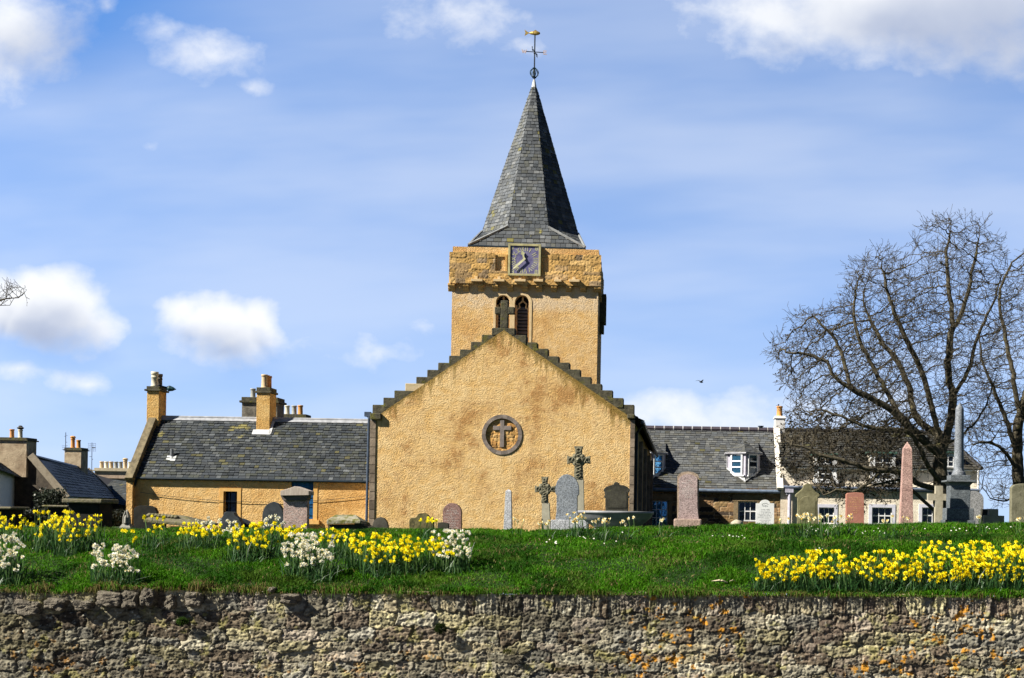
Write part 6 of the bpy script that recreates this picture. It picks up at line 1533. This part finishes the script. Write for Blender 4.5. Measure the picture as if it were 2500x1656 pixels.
    # mossy shouldered headstone
    Y = 40; o = [(1946, None), (2001, None), (1996.5, 1232), (1997.5, 1215), (2002, 1213), (2001, 1207), (1992, 1201), (1988, 1196), (1984.5, 1192), (1982.5, 1185), (1976, 1181.2), (1968.5, 1181.3), (1962, 1185), (1960, 1192), (1955.5, 1196.5), (1951, 1200.5), (1942.5, 1207), (1941.6, 1213), (1947, 1216), (1947.8, 1232)]
    r, b = headstone('headstone', 'olive mossy headstone with shouldered scroll top left of the red headstone', 'gravestone', o, Y, .2, M_greenst2, .02)
    mb = MB(); mb.prism(px_local([(1952, 1268), (1992, 1268), (1992, 1222), (1984, 1214), (1972, 1211), (1960, 1214), (1952, 1222)], Y - .012), Y - .012, Y + .02); mb.build('raised_panel', M_greenst2, b, bevel=.01)
    # red headstone
    Y = 42; o = [(2066, None), (2110.5, None), (2109.5, 1207), (2106, 1203.6), (2088, 1202.4), (2070, 1203.8), (2065.8, 1207)]
    r, b = headstone('headstone', 'red sandstone headstone with gilt lettering', 'gravestone', o, Y, .2, M_redst, .015)
    inscription(r, 2070, 2107, 1213, 1255, Y, 8, M_lett_g, 5, hgt=.34)
    # rose obelisk
    Y = 40; root = empty('obelisk', (P(2216, 1280, Y).x, Y, GBASE), 'tall rose granite obelisk left of the stone cross', 'obelisk', 'gravestones in the churchyard')
    mb = MB(); frustum(mb, P(2216.3, 1240, Y).x, Y + .3, [(17.6*Y/F, GBASE), (10.3*Y/F, P(2216, 1094.5, Y).z), (.3*Y/F, P(2216, 1077.5, Y).z)]); mb.build('shaft', M_rosegr, root, bevel=.006)
    # plain latin cross
    Y = 43; root = empty('stone_cross', (P(2293, 1280, Y).x, Y, GBASE), 'plain buff latin cross standing before the tree trunk', 'stone cross')
    mb = MB(); mb.prism(px_local([(2282.5, None), (2302.5, None), (2302, 1222), (2322, 1223), (2322, 1207), (2302, 1206), (2302, 1186.5), (2284.5, 1186), (2284.5, 1205.5), (2266, 1205), (2266, 1221.5), (2284, 1222)], Y), Y, Y + .22); mb.build('cross', M_buffst, root, bevel=.02)
    # column monument
    Y = 41; k = Y/F; cx = P(2347, 1200, Y).x; yc = Y + .45; z = lambda py: P(2347, py, Y).z
    root = empty('column_monument', (cx, yc, GBASE), 'grey granite column with a domed point on a square pedestal', 'monument')
    mb = MB(); hs = lambda w, t, q: mb.box(cx - w*k, cx + w*k, yc - w*k, yc + w*k, z(q) if q else GBASE, z(t))
    for (w, t, q) in ((36, 1270, None), (32.5, 1241, 1270), (25, 1188, 1241)): hs(w, t, q)
    ped = mb.build('pedestal', granite('dark blue grey granite', (.085, .10, .115), (.13, .145, .16)), root, bevel=.012)
    mb = MB(); frustum(mb, cx, yc, [(24*k, z(1188)), (25*k, z(1184)), (29*k, z(1179)), (34*k, z(1177)), (35.5*k, z(1176)), (35.5*k, z(1172.5)), (25*k, z(1171.5))], flat=True); mb.build('cornice', granite('blue grey granite cornice', (.11, .125, .14), (.16, .175, .19)), root)
    block2 = MB(); block2.box(cx - 24.5*k, cx + 24.5*k, yc - 24.5*k, yc + 24.5*k, z(1171.5), z(1160)); block2.build('die', granite('blue grey granite die', (.09, .105, .12), (.14, .155, .17)), root, bevel=.01)
    mb = MB(); mb.lathe((cx, yc, 0), [(17.5*k, z(1160)), (17.5*k, z(1157)), (15.8*k, z(1155.5)), (16.6*k, z(1153)), (15*k, z(1151)), (12.8*k, z(1149)), (12.2*k, z(1140)), (10.2*k, z(1000)), (9.8*k, z(994)), (7.4*k, z(990)), (2.2*k, z(983)), (.3*k, z(980.5))], 28); mb.build('column', granite('grey column granite', (.13, .145, .17), (.19, .205, .23)), root, smooth=True)
    # grey slab behind, sunken cross, right edge stone
    Y = 45; o = [(2362, None), (2401.5, None), (2401.5, 1218)] + arc(2378, 1220, 23.5, 21, 10, 100, 8) + [(2362, 1200)]
    headstone('headstone', 'pale grey round topped slab half hidden by the column pedestal', 'gravestone', o, Y, .18, granite('soft grey stone', (.22, .22, .225), (.29, .29, .295)))
    Y = 42; root = empty('stone_cross', (P(2428, 1280, Y).x, Y, GBASE), 'small sunken buff cross near the right edge', 'stone cross')
    mb = MB(); mb.prism(px_local([(2403, None), (2452, None), (2452, 1259.5), (2437.5, 1259), (2437.5, 1243), (2415, 1242.5), (2415, 1258.5), (2403, 1258)], Y), Y, Y + .25); mb.build('cross', M_buffst, root, bevel=.015)
    mb = MB(); mb.prism(px_local([(2399, None), (2414, None), (2414, 1243), (2399, 1243)], Y + .3), Y + .3, Y + .6); mb.build('dark_stump', M_blackst, root)
    Y = 39; o = [(2468, None), (2545, None), (2544, 1192), (2536, 1184), (2520, 1180.5), (2492, 1181), (2476, 1184), (2469.5, 1190)]
    r, b = headstone('headstone', 'large olive grey headstone cut by the right picture edge', 'gravestone', o, Y, .25, stone('olive grey stone', (.115, .11, .07), (.20, .19, .13), 4, .9, .5, .012, (.08, .075, .05), .36, 5), .02)
    # field stones in the grass
    for (px, py, w, h, Yq, lab) in ((1798, 1279, 32, 12, 30, 'pale rounded field stone in the grass left of the white headstone'),):
        c = P(px, py, Yq); bm = bmesh.new(); bmesh.ops.create_icosphere(bm, subdivisions=3, radius=1)
        for v in bm.verts:
            q = v.co*(1 + .3*(vnoise(np.array([v.co.x*2 + px]), np.array([v.co.z*2 + v.co.y]), 3)[0] - .5)); v.co = Vector((q.x*w*.5*Yq/F, q.y*.16, q.z*h*.8*Yq/F))
        me = bpy.data.meshes.new('field_stone'); bm.to_mesh(me); bm.free(); o = link_mesh('field_stone', me, M_buffst, smooth=True); o.location = c; tag(o, lab, 'stone')
    # ---------- the dim stones at the far left
    for (p0, p1, t, q, Y, lab) in ((150, 249, 1218, 1228.5, 36, 'long mossy table slab raised over the daffodils at the left'), (101, 166, 1233.5, 1239, 40, 'thin table slab left of the long mossy one'), (-30, 28, 1237, 1243.5, 38, 'table slab cut by the left picture edge')):
        root = empty('table_tomb', (P((p0 + p1)/2, 1270, Y).x, Y, GBASE), lab, 'table tomb', 'table tombs in the churchyard')
        mb = MB(); a, b2 = P(p0, t, Y), P(p1, t, Y); zt, zq = P((p0 + p1)/2, t, Y).z, P((p0 + p1)/2, q, Y).z
        mb.box(a.x, b2.x, Y, Y + 1.1, zq, zt); mb.build('table_slab', M_mosslab, root, bevel=.03)
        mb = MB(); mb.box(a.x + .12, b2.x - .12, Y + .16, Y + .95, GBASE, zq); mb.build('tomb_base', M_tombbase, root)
    for (o, Y, lab, m) in (([(222, None), (239, None), (237.5, 1262), (235, 1258.5), (226.5, 1258.5), (223.5, 1262)], 39, 'small pale stump of a headstone under the long mossy slab', M_buffst),
                           ([(241, None), (251.5, None), (252, 1256), (249.5, 1249), (245, 1247.5), (241.5, 1250), (240.5, 1256)], 42, 'narrow blue grey headstone right of the pale stump', M_palegr),
                           ([(264, None), (268, None), (269.5, 1264), (268, 1257), (265.8, 1254.5), (263.5, 1258), (262.5, 1264)], 45, 'slim leaf shaped tan stone between the narrow headstone and the pinnacle', stone('tan stone', (.30, .22, .14), (.38, .29, .19)))):
        headstone('headstone', lab, 'gravestone', o, Y, .14, m)
    Y = 41; root = empty('carved_pinnacle', (P(303.5, 1280, Y).x, Y, GBASE), 'grey carved gothic pinnacle stone at the cottage corner', 'gravestone', 'gravestones in the churchyard')
    k = Y/F; cx = P(303.5, 1260, Y).x; z = lambda py: P(303.5, py, Y).z; mg = stone('pale grey carved stone', (.20, .195, .17), (.32, .31, .28), 7, .85, .6)
    mb = MB(); frustum(mb, cx, Y + .2, [(7.5*k, z(1279)), (7*k, z(1268)), (5*k, z(1255)), (.6*k, z(1244))]); mb.build('pinnacle', mg, root)
    mb = MB()
    for s in (-1, 1): mb.tube([(cx + s*6.5*k, Y + .12, z(1278)), (cx + s*5.5*k, Y + .12, z(1262)), (cx + s*1.5*k, Y + .14, z(1249))], .025, 5)
    mb.tube([(cx, Y + .1, z(1278)), (cx, Y + .1, z(1264)), (cx, Y + .13, z(1258))], [.07, .05, .02], 6); mb.build('carved_rib', mg, root)
    mb = MB(); frustum(mb, cx, Y + .2, [(13.5*k, GBASE), (13.5*k, z(1288)), (8*k, z(1279))]); mb.build('plinth', mg, root)
def frustum(mb, cx, cy, prof, flat=False):
    vs = [(cx + sx*h, cy + sy*h, z) for h, z in prof for sx, sy in ((-1, -1), (1, -1), (1, 1), (-1, 1))]; n = len(prof)
    fs = [(i*4 + j, i*4 + (j + 1) % 4, (i + 1)*4 + (j + 1) % 4, (i + 1)*4 + j) for i in range(n - 1) for j in range(4)] + [(3, 2, 1, 0), tuple((n - 1)*4 + j for j in range(4))]
    mb.add(vs, fs)
def celtic(root, Y, c, hw, top, low, arms, ah, R, rw, shaft, seed, boss=False):
    """wheel cross: carved head with flared ends, ring, knotwork, and a plain lower shaft"""
    k = Y/F; cx, cy = c; d = .24; rnd = random.Random(seed); fl = 1.16
    a0, a1 = arms
    head = [(cx - hw*1.1, low), (cx + hw*1.1, low), (cx + hw*.95, cy + ah*1.3), (cx + hw*.8, cy + ah*.9), (a1 - 7, cy + ah*.8), (a1, cy + ah*fl*.9), (a1, cy - ah*fl*.9), (a1 - 7, cy - ah*.8), (cx + hw*.8, cy - ah*.9), (cx + hw*.8, top + 8), (cx + hw*fl*.95, top + 1), (cx + hw*fl*.95, top), (cx - hw*fl*.95, top), (cx - hw*fl*.95, top + 1), (cx - hw*.8, top + 8), (cx - hw*.8, cy - ah*.9), (a0 + 7, cy - ah*.8), (a0, cy - ah*fl*.9), (a0, cy + ah*fl*.9), (a0 + 7, cy + ah*.8), (cx - hw*.8, cy + ah*.9), (cx - hw*.95, cy + ah*1.3)]
    mb = MB(); mb.prism(px_local(head, Y), Y, Y + d); h = mb.build('cross_head', M_celtic, root, bevel=.012)
    mb = MB(); o = P(cx, cy, Y); n = 40
    for i in range(n):
        t0, t1 = 2*pi*i/n, 2*pi*(i + 1)/n; f = lambda r, t: (o.x + r*k*cos(t), o.z + r*k*sin(t))
        mb.prism([f(R, t0), f(R, t1), f(R - rw, t1), f(R - rw, t0)], Y + .05, Y + d - .05)
    mb.build('cross_ring', M_celtic, root)
    mb = MB()       # knotwork: interlaced strands
    for ph in (0, pi):
        n = 46; mb.tube([(o.x + .62*hw*k*sin(ph + i*.62), Y - .012 + .008*cos(i*1.24 + ph), P(cx, top + 5 + (low - top - 10)*i/n, Y).z) for i in range(n + 1)], .018, 5)
        m = 26; mb.tube([(P(a0 + 4 + (a1 - a0 - 8)*i/m, cy, Y).x, Y - .012 + .008*cos(i*1.4 + ph), o.z + .62*ah*k*sin(ph + i*.7)) for i in range(m + 1)], .016, 5)
    for i in range(4):
        t = pi/4 + i*pi/2; mb.lathe((o.x + R*.72*k*cos(t), Y + .03, o.z + R*.72*k*sin(t)), [(.001, -.07), (.06, -.05), (.075, 0), (.06, .05), (.001, .07)], 9)
    mb.build('knotwork', M_celtic, h)
    if boss:
        mb = MB(); rr = 5.2*k; ring_ = []
        for j, (r_, y_) in enumerate(((1, 0), (.98, -.10), (.8, -.17), (.45, -.22), (.05, -.235))): ring_.append((r_*rr, y_))
        vs = [(o.x + r_*cos(2*pi*i/16), Y + y_, o.z + r_*sin(2*pi*i/16)) for r_, y_ in ring_ for i in range(16)]
        mb.add(vs, [(j*16 + i, j*16 + (i + 1) % 16, (j + 1)*16 + (i + 1) % 16, (j + 1)*16 + i) for j in range(4) for i in range(16)]); mb.build('boss', M_celtic, h, smooth=True)
    mb = MB(); mb.prism(px_local(shaft, Y + .01), Y + .01, Y + d - .01); mb.build('shaft', M_shaft, root, bevel=.012)
M_mosslab = stone('mossy slab', (.12, .105, .07), (.22, .20, .14), 5, .9, .6, .015, (.10, .095, .03), .45, 5)
M_mosslab2 = stone('pale mossy slab', (.20, .19, .13), (.34, .32, .25), 5, .9, .6, .02, (.12, .12, .03), .48, 4)
M_greenst2 = stone('olive mossy stone', (.125, .115, .06), (.205, .19, .11), 4, .9, .5, .012, (.085, .08, .04), .36, 6)
build_graves()

# ------------------------------------------------------------------ black foliage added for shade, and a flowering shrub, at the left end of the churchyard
def shrub(px0, px1, pt, pb, Y, depth, n, name, label, cat, col, seed, size=.09, blossom=None):
    rng = np.random.default_rng(seed); a, b = P(px0, pt, Y), P(px1, pt, Y); z1 = P((px0 + px1)/2, pt, Y).z; z0 = GBASE
    cx, w = (a.x + b.x)/2, (b.x - a.x)/2
    root = empty(name, (cx, Y, z0), label, cat)
    u, v, t = rng.uniform(-1, 1, n), rng.uniform(-1, 1, n), rng.random(n)
    hgt = (z1 - z0)*(.62 + .5*fbm(cx + u*w*1.3, v*2, seed, 3)); x = cx + u*w; y = Y + v*depth; z = z0 + hgt*np.sqrt(np.clip(t, 0, 1))*(1 - .25*np.abs(v))
    d = rng.normal(size=(n, 3)); d /= np.linalg.norm(d, axis=1)[:, None]; e = np.cross(d, rng.normal(size=(n, 3))); e /= np.linalg.norm(e, axis=1)[:, None]
    p = np.stack([x, y, z], 1); s = size*rng.uniform(.5, 1.2, (n, 1))
    vs = np.stack([p - d*s*.5, p + e*s*.3, p + d*s*.5, p - e*s*.3], 1).reshape(-1, 3); f = np.arange(4*n).reshape(n, 4)
    c = np.repeat(np.array(col)*rng.uniform(.5, 1.5, (n, 1)), 4, 0)
    if blossom is not None:
        m = np.repeat(rng.random(n) < .025, 4); c[m] = blossom
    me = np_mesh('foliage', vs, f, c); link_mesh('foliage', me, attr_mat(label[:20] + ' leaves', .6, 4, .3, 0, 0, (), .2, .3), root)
    mb = MB(); rnd = random.Random(seed)
    for i in range(14):
        q = Vector((cx + rnd.uniform(-.9, .9)*w, Y + rnd.uniform(-.5, .5)*depth, z0)); mb.tube([q, q + Vector((rnd.uniform(-.2, .2), 0, (z1 - z0)*.4)), q + Vector((rnd.uniform(-.4, .4), rnd.uniform(-.2, .2), (z1 - z0)*.75))], [.04, .025, .01], 5)
    mb.build('stems', M_bark, root)
M_bark = stone('grey brown bark', (.045, .038, .026), (.115, .10, .068), 9, .95, .8, .02, (.11, .10, .04), .38, 4, stretch=(1, 1, .35))
shrub(-40, 330, 1238, 1290, 56, 1.6, 16000, 'shade_hedge', 'nearly black evergreen hedge behind the left hand tombs', 'shade_hedge', (.012, .016, .008), 3, .16)  # leaves coloured near black to put deep shade here
shrub(98, 152, 1172, 1240, 70, .8, 2500, 'flowering_shrub', 'small shrub with pale blossom before the dark gable', 'shrub', (.03, .04, .025), 4, .16, (.42, .42, .40))

# ------------------------------------------------------------------ bare trees
def grow(root_pts, attract, step, kill, infl, iters, seed):
    """space colonisation: twigs reach for the points of the crown's volume"""
    rnd = random.Random(seed)
    nodes = [p for p, _ in root_pts]; parent = [q for _, q in root_pts]; alive = list(attract)
    for it in range(iters):
        kd = kdtree.KDTree(len(nodes))
        for i, p in enumerate(nodes): kd.insert(p, i)
        kd.balance(); pull = {}; keep = []
        for a in alive:
            p, i, d = kd.find(a)
            if d < kill: continue
            keep.append(a)
            if d < infl:
                v = (a - p).normalized()
                pull[i] = pull.get(i, Vector((0, 0, 0))) + v
        alive = keep; added = 0
        for i, v in pull.items():
            if v.length < 1e-4: continue
            v = v.normalized() + Vector((rnd.gauss(0, .20), rnd.gauss(0, .20), rnd.gauss(.04, .20)))
            q = nodes[i] + v.normalized()*step*rnd.uniform(.75, 1.2)
            if kd.find(q)[2] < step*.35: continue
            nodes.append(q); parent.append(i); added += 1
        if not added: break
    return nodes, parent
def branch_mesh(name, nodes, parent, rad, sel, seg_of, mat, root, extra=None):
    vs, fs = [], []
    for i in sel:
        p = parent[i]
        if p < 0: continue
        A, B = nodes[p], nodes[i]; t = (B - A)
        if t.length < 1e-5: continue
        t.normalize(); u = t.orthogonal().normalized(); w = t.cross(u); ra, rb = min(rad[p], rad[i]*1.35), rad[i]; n = seg_of(ra); o = len(vs)
        for c, r in ((A - t*ra*.15, ra), (B + t*rb*.1, rb)):
            for j in range(n): vs.append(c + (u*cos(2*pi*j/n) + w*sin(2*pi*j/n))*r)
        for j in range(n): fs.append((o + j, o + (j + 1) % n, o + n + (j + 1) % n, o + n + j))
    if extra: 
        for (p, s, d) in extra:
            o = len(vs); e = d.orthogonal().normalized()*s*.5; g = d.cross(e).normalized()*s*.5
            vs += [p, p + d*s*.5 + e, p + d*s*1.1, p + d*s*.5 - e, p + d*s*.6 + g, p + d*s*.6 - g]
            fs += [(o, o + 1, o + 2, o + 3), (o, o + 4, o + 2, o + 5)]
    me = np_mesh(name, np.array([tuple(v) for v in vs]), np.array(fs)); return link_mesh(name, me, mat, root)
def in_poly(x, y, poly):
    c = False; n = len(poly)
    for i in range(n):
        (x1, y1), (x2, y2) = poly[i], poly[(i + 1) % n]
        if (y1 > y) != (y2 > y) and x < (x2 - x1)*(y - y1)/(y2 - y1) + x1: c = not c
    return c
def bare_tree(label, Y, limbs, poly, npts, depth, seed, step=.20, kill=.26, infl=1.7, buds=None, trunk_r=.36, twig=.0055, expo=2.0, density=None, iters=70):
    """limbs: list of (photo polyline with depth offsets, index of limb it leaves or -1)"""
    rnd = random.Random(seed); pts = []; ends = []
    for li, (line, par, at) in enumerate(limbs):
        W = [P(px, py, Y + dy) for px, py, dy in line]
        prev = -1
        if par >= 0:
            cand = ends[par]; prev = min(cand, key=lambda i: (pts[i][0] - W[0]).length); W[0] = pts[prev][0].copy()
        idx = [] if prev < 0 else [prev]
        for s_ in range(len(W) - 1):
            p0, p1, p2, p3 = W[max(s_ - 1, 0)], W[s_], W[s_ + 1], W[min(s_ + 2, len(W) - 1)]
            n = max(1, int((p2 - p1).length/(step*1.3)))
            for i in range(n + 1):
                if (i == 0 and (s_ > 0 or prev >= 0)): continue
                t = i/n; q = .5*((2*p1) + (p2 - p0)*t + (2*p0 - 5*p1 + 4*p2 - p3)*t*t + (3*p1 - p0 - 3*p2 + p3)*t**3)
                q += Vector((rnd.gauss(0, .022), rnd.gauss(0, .022), rnd.gauss(0, .022)))
                pts.append((q, prev)); prev = len(pts) - 1; idx.append(prev)
        ends.append(idx)
    nl = len(pts)
    xs = [p[0] for p in poly]; ys = [p[1] for p in poly]; cx, hx = (min(xs) + max(xs))/2, (max(xs) - min(xs))/2; cy, hy = (min(ys) + max(ys))/2, (max(ys) - min(ys))/2
    att = []
    while len(att) < npts:
        px, py = rnd.uniform(min(xs), max(xs)), rnd.uniform(min(ys), max(ys))
        if not in_poly(px, py, poly): continue
        if density and rnd.random() > density(px, py): continue
        if npts > 2000 and vnoise(np.array([px/34.0]), np.array([py/34.0]), seed)[0] + .5*vnoise(np.array([px/13.0]), np.array([py/13.0]), seed + 1)[0] < rnd.uniform(.30, .74): continue
        q = max(0, 1 - ((px - cx)/hx)**2*.8 - ((py - cy)/hy)**2*.6)
        att.append(P(px, py, Y + rnd.uniform(-1, 1)*depth*sqrt(q)))
    nodes, parent = grow(pts, att, step, kill, infl, iters, seed)
    n0 = len(nodes); kids = [0]*n0
    for p in parent:
        if p >= 0: kids[p] += 1
    for i in range(n0):          # last twigs, crooked and forked
        if kids[i] == 0 or (i > nl and rnd.random() < .32):
            p = parent[i]; d = (nodes[i] - nodes[p]).normalized() if p >= 0 else ZU
            for _ in range(rnd.choice((1, 2, 3)) if kids[i] == 0 else 1):      # fans of straight young shoots
                e = (d + Vector((rnd.gauss(0, .38), rnd.gauss(0, .38), rnd.gauss(.12, .36)))).normalized(); q = i
                for gen in range(rnd.choice((2, 3, 3))):
                    nodes.append(nodes[q] + e*rnd.uniform(.11, .24)); parent.append(q); q = len(nodes) - 1
                    if rnd.random() < .55:
                        g = (e + Vector((rnd.gauss(0, .6), rnd.gauss(0, .6), rnd.gauss(.1, .4)))).normalized(); nodes.append(nodes[q] + g*rnd.uniform(.08, .22)); parent.append(q)
                    e = (e + Vector((rnd.gauss(0, .22), rnd.gauss(0, .22), rnd.gauss(.08, .2)))).normalized()
    N = len(nodes); acc = [0.0]*N; kid = [[] for _ in range(N)]
    for i, p in enumerate(parent):
        if p >= 0: kid[p].append(i)
    order = []; stack = [i for i in range(N) if parent[i] < 0]
    while stack:
        i = stack.pop(); order.append(i); stack += kid[i]
    rad = [twig]*N
    for i in reversed(order):
        if kid[i]: rad[i] = (sum(rad[j]**expo for j in kid[i]))**(1/expo)
    mx = max(rad); sc = trunk_r/mx
    rad = [max(.0075, r*sc) for r in rad]
    base = pts[0][0]; root = empty('bare_tree', (base.x, base.y, GBASE), label, 'tree', 'bare trees around the churchyard')
    seg = lambda r: 9 if r > .10 else (6 if r > .03 else (4 if r > .014 else 3))
    big = set(range(nl))
    branch_mesh('trunk', nodes, parent, rad, [i for i in range(nl)], seg, M_bark, root)
    ex = None
    if buds:
        ex = [(nodes[i], rnd.uniform(.05, .11), Vector((rnd.gauss(0, 1), rnd.gauss(0, 1), rnd.gauss(0, 1))).normalized()) for i in range(n0, N) if rnd.random() < buds(nodes[i])]
    branch_mesh('crown', nodes, parent, rad, [i for i in range(nl, N)], seg, M_twig, root, ex)
    print('tree', len(nodes))
M_twig = stone('brown grey twigs', (.034, .028, .020), (.082, .070, .046), 5, .9, 0)
c8 = lambda x, y: (1860 + x/1.9125, 500 + y/1.9125)
def L8(*pts): return [(*c8(x, y), d) for x, y, d in pts]
MAIN = [
 (L8((838, 1530, 0), (840, 1420, 0), (836, 1300, 0), (830, 1180, 0), (832, 1080, .1)), -1, 0),
 (L8((832, 1080, .1), (800, 980, -.2), (772, 860, -.3), (735, 760, -.4), (700, 680, -.6), (640, 560, -.8), (590, 420, -1.0), (560, 300, -1.1)), 0, 0),
 (L8((836, 1200, 0), (868, 1060, .3), (888, 960, .4), (893, 890, .4), (872, 800, .5), (872, 700, .5), (884, 600, .6), (890, 500, .7), (870, 380, .8), (862, 250, .8), (880, 120, .9)), 0, 0),
 (L8((893, 890, .4), (930, 840, .6), (975, 740, .9), (1000, 640, 1.1), (1040, 540, 1.3), (1090, 430, 1.4), (1120, 330, 1.5)), 2, 0),
 (L8((884, 600, .6), (930, 520, .4), (960, 420, .2), (985, 300, .1), (1010, 180, 0)), 2, 0),
 (L8((828, 1180, 0), (745, 1090, -.6), (660, 1010, -1.1), (590, 950, -1.4), (510, 905, -1.6), (420, 860, -1.8), (345, 810, -1.9), (300, 740, -2.0), (210, 700, -2.0), (120, 690, -2.1)), 0, 0),
 (L8((420, 860, -1.8), (390, 760, -1.6), (360, 660, -1.5), (300, 580, -1.5), (240, 520, -1.4)), 5, 0),
 (L8((660, 1010, -1.1), (590, 880, -.8), (520, 760, -.7), (460, 640, -.6), (430, 520, -.5), (440, 380, -.4)), 5, 0),
 (L8((832, 1080, .1), (720, 990, .8), (690, 860, 1.2), (640, 740, 1.4), (560, 640, 1.6), (500, 520, 1.8)), 0, 0),
 (L8((835, 1290, 0), (780, 1230, -.8), (740, 1140, -1.3), (690, 1060, -1.6), (600, 1050, -1.9), (500, 1040, -2.1), (400, 1000, -2.3), (280, 960, -2.4)), 0, 0),
 (L8((837, 1340, 0), (740, 1310, -1.0), (660, 1255, -1.5), (560, 1240, -1.9), (470, 1225, -2.1), (380, 1190, -2.3), (280, 1170, -2.4), (190, 1130, -2.5), (110, 1120, -2.6)), 0, 0),
 (L8((838, 1440, 0), (780, 1405, -.5), (720, 1350, -1.0), (660, 1290, -1.3), (590, 1290, -1.7), (480, 1320, -1.9)), 0, 0),
 (L8((560, 1240, -1.9), (500, 1300, -2.0), (420, 1340, -2.1), (350, 1330, -2.2), (290, 1360, -2.2)), 10, 0),
 (L8((830, 1150, 0), (930, 1080, .7), (1010, 1000, 1.2), (1060, 900, 1.6), (1100, 780, 1.8)), 0, 0),
 (L8((840, 1250, 0), (930, 1180, .2), (990, 1230, .3), (1050, 1260, .4), (1110, 1230, .5)), 0, 0),
]
POLY = [c8(x, y) for x, y in ((30, 655), (90, 600), (140, 590), (125, 530), (205, 470), (330, 495), (395, 450), (395, 310), (470, 240), (540, 195), (620, 230), (690, 180), (770, 80), (850, 50), (950, 50), (1080, 105), (1120, 190), (1170, 290), (1185, 480), (1130, 600), (1090, 800), (1080, 960), (1000, 1110), (950, 1060), (860, 1180), (780, 1240), (700, 1330), (450, 1400), (260, 1345), (110, 1290), (40, 1190), (110, 1040), (140, 880), (50, 830), (110, 770), (50, 720))]
def dens(px, py):
    x, y = (px - 1860)*1.9125, (py - 500)*1.9125
    d = .75
    if x > 900 and y > 750: d = .3
    if x < 700 and y > 1000: d = 1.0
    if 380 < x < 760 and 400 < y < 900: d = 1.0
    if x > 640 and y > 1150: d = .35
    return d
def bud_p(p):
    px = VX + p.x/p.y*F; py = VY - (p.z - EYE)/p.y*F
    return .40 if (py > 1000 and px < 2210) else (.07 if py > 760 and px < 2200 else .01)
bare_tree('large spreading bare tree with a dense tangled crown right of the church', 60.0, MAIN, POLY, 10500, 3.3, 11, .19, .235, 1.6, bud_p, .36, .0060, 2.12, dens, 85)
RIGHT = [
 ([(2492, 1330, 0), (2490, 1220, 0), (2484, 1120, 0), (2490, 1020, .2), (2512, 930, .4), (2520, 800, .5), (2530, 680, .5)], -1, 0),
 ([(2484, 1120, 0), (2462, 1040, -.5), (2430, 960, -.8), (2400, 890, -1.0), (2392, 820, -1.1)], 0, 0),
 ([(2490, 1020, .2), (2470, 900, .2), (2450, 800, .2), (2440, 720, .2), (2470, 640, .3)], 0, 0),
 ([(2486, 1150, 0), (2440, 1090, -.9), (2390, 1080, -1.4), (2340, 1100, -1.7)], 0, 0),
 ([(2486, 1200, 0), (2450, 1225, -.6), (2420, 1215, -.9), (2398, 1190, -1.2)], 0, 0),
 ([(2512, 930, .4), (2560, 820, .3), (2590, 700, .2)], 0, 0),
]
RPOLY = [(2600, 560), (2505, 585), (2480, 690), (2450, 730), (2415, 830), (2380, 880), (2378, 1000), (2330, 1090), (2370, 1130), (2400, 1220), (2450, 1240), (2480, 1130), (2600, 1000), (2660, 760)]
bare_tree('bare tree cut by the right picture edge, twigs reaching past the column', 66.0, RIGHT, RPOLY, 3000, 2.4, 23, .20, .25, 1.6, None, .30, .0055, 2.0, None, 60)
LEFT = [
 ([(-420, 1330, 0), (-410, 1150, 0), (-380, 980, 0), (-350, 820, 0), (-330, 620, 0)], -1, 0),
 ([(-380, 980, 0), (-250, 860, -.3), (-140, 790, -.5), (-50, 752, -.6), (0, 734, -.6), (30, 727, -.6), (46, 727, -.6), (58, 716, -.6), (66, 709, -.6)], 0, 0),
 ([(-140, 790, -.5), (-60, 752, -.5), (0, 747, -.5), (24, 746, -.5)], 1, 0),
 ([(-380, 980, 0), (-470, 820, .4), (-540, 700, .5)], 0, 0),
 ([(-350, 820, 0), (-280, 700, .3), (-220, 560, .4)], 0, 0),
]
LPOLY = [(-600, 520), (-300, 430), (-120, 560), (-60, 700), (0, 712), (12, 694), (44, 694), (62, 697), (76, 709), (60, 722), (36, 734), (6, 742), (-60, 800), (-200, 940), (-520, 960)]
bare_tree('bare branch tip of a tree standing outside the left edge', 62.0, LEFT, LPOLY, 1500, 1.6, 5, .17, .2, 1.3, None, .28, .0055, 2.0, lambda px, py: 1 if px > -60 else .35, 50)

# a bird far off in the sky over the stone cottage
def build_bird():
    c = P(1712, 933, 120); mb = MB(); s = 120/F
    mb.lathe((0, 0, 0), [(.001, -.22), (.06, -.12), (.085, 0), (.06, .12), (.02, .2), (.001, .24)], 8)
    R = Matrix.Rotation(radians(90), 4, 'Y'); mb.v = [R @ v for v in mb.v]
    for d in (-1, 1): mb.add([(.08, 0, .03), (-.10, 0, .03), (-.16, d*.34, .16), (.02, d*.32, .17), (-.22, d*.62, .10)], [(0, 1, 2, 3), (3, 2, 4)])
    o = mb.build('bird', plain('dark plumage', (.03, .03, .035), .7)); o.location = c; o.rotation_euler = (0, 0, radians(40)); tag(o, 'tiny dark bird flying above the stone cottage roof', 'bird')
build_bird()
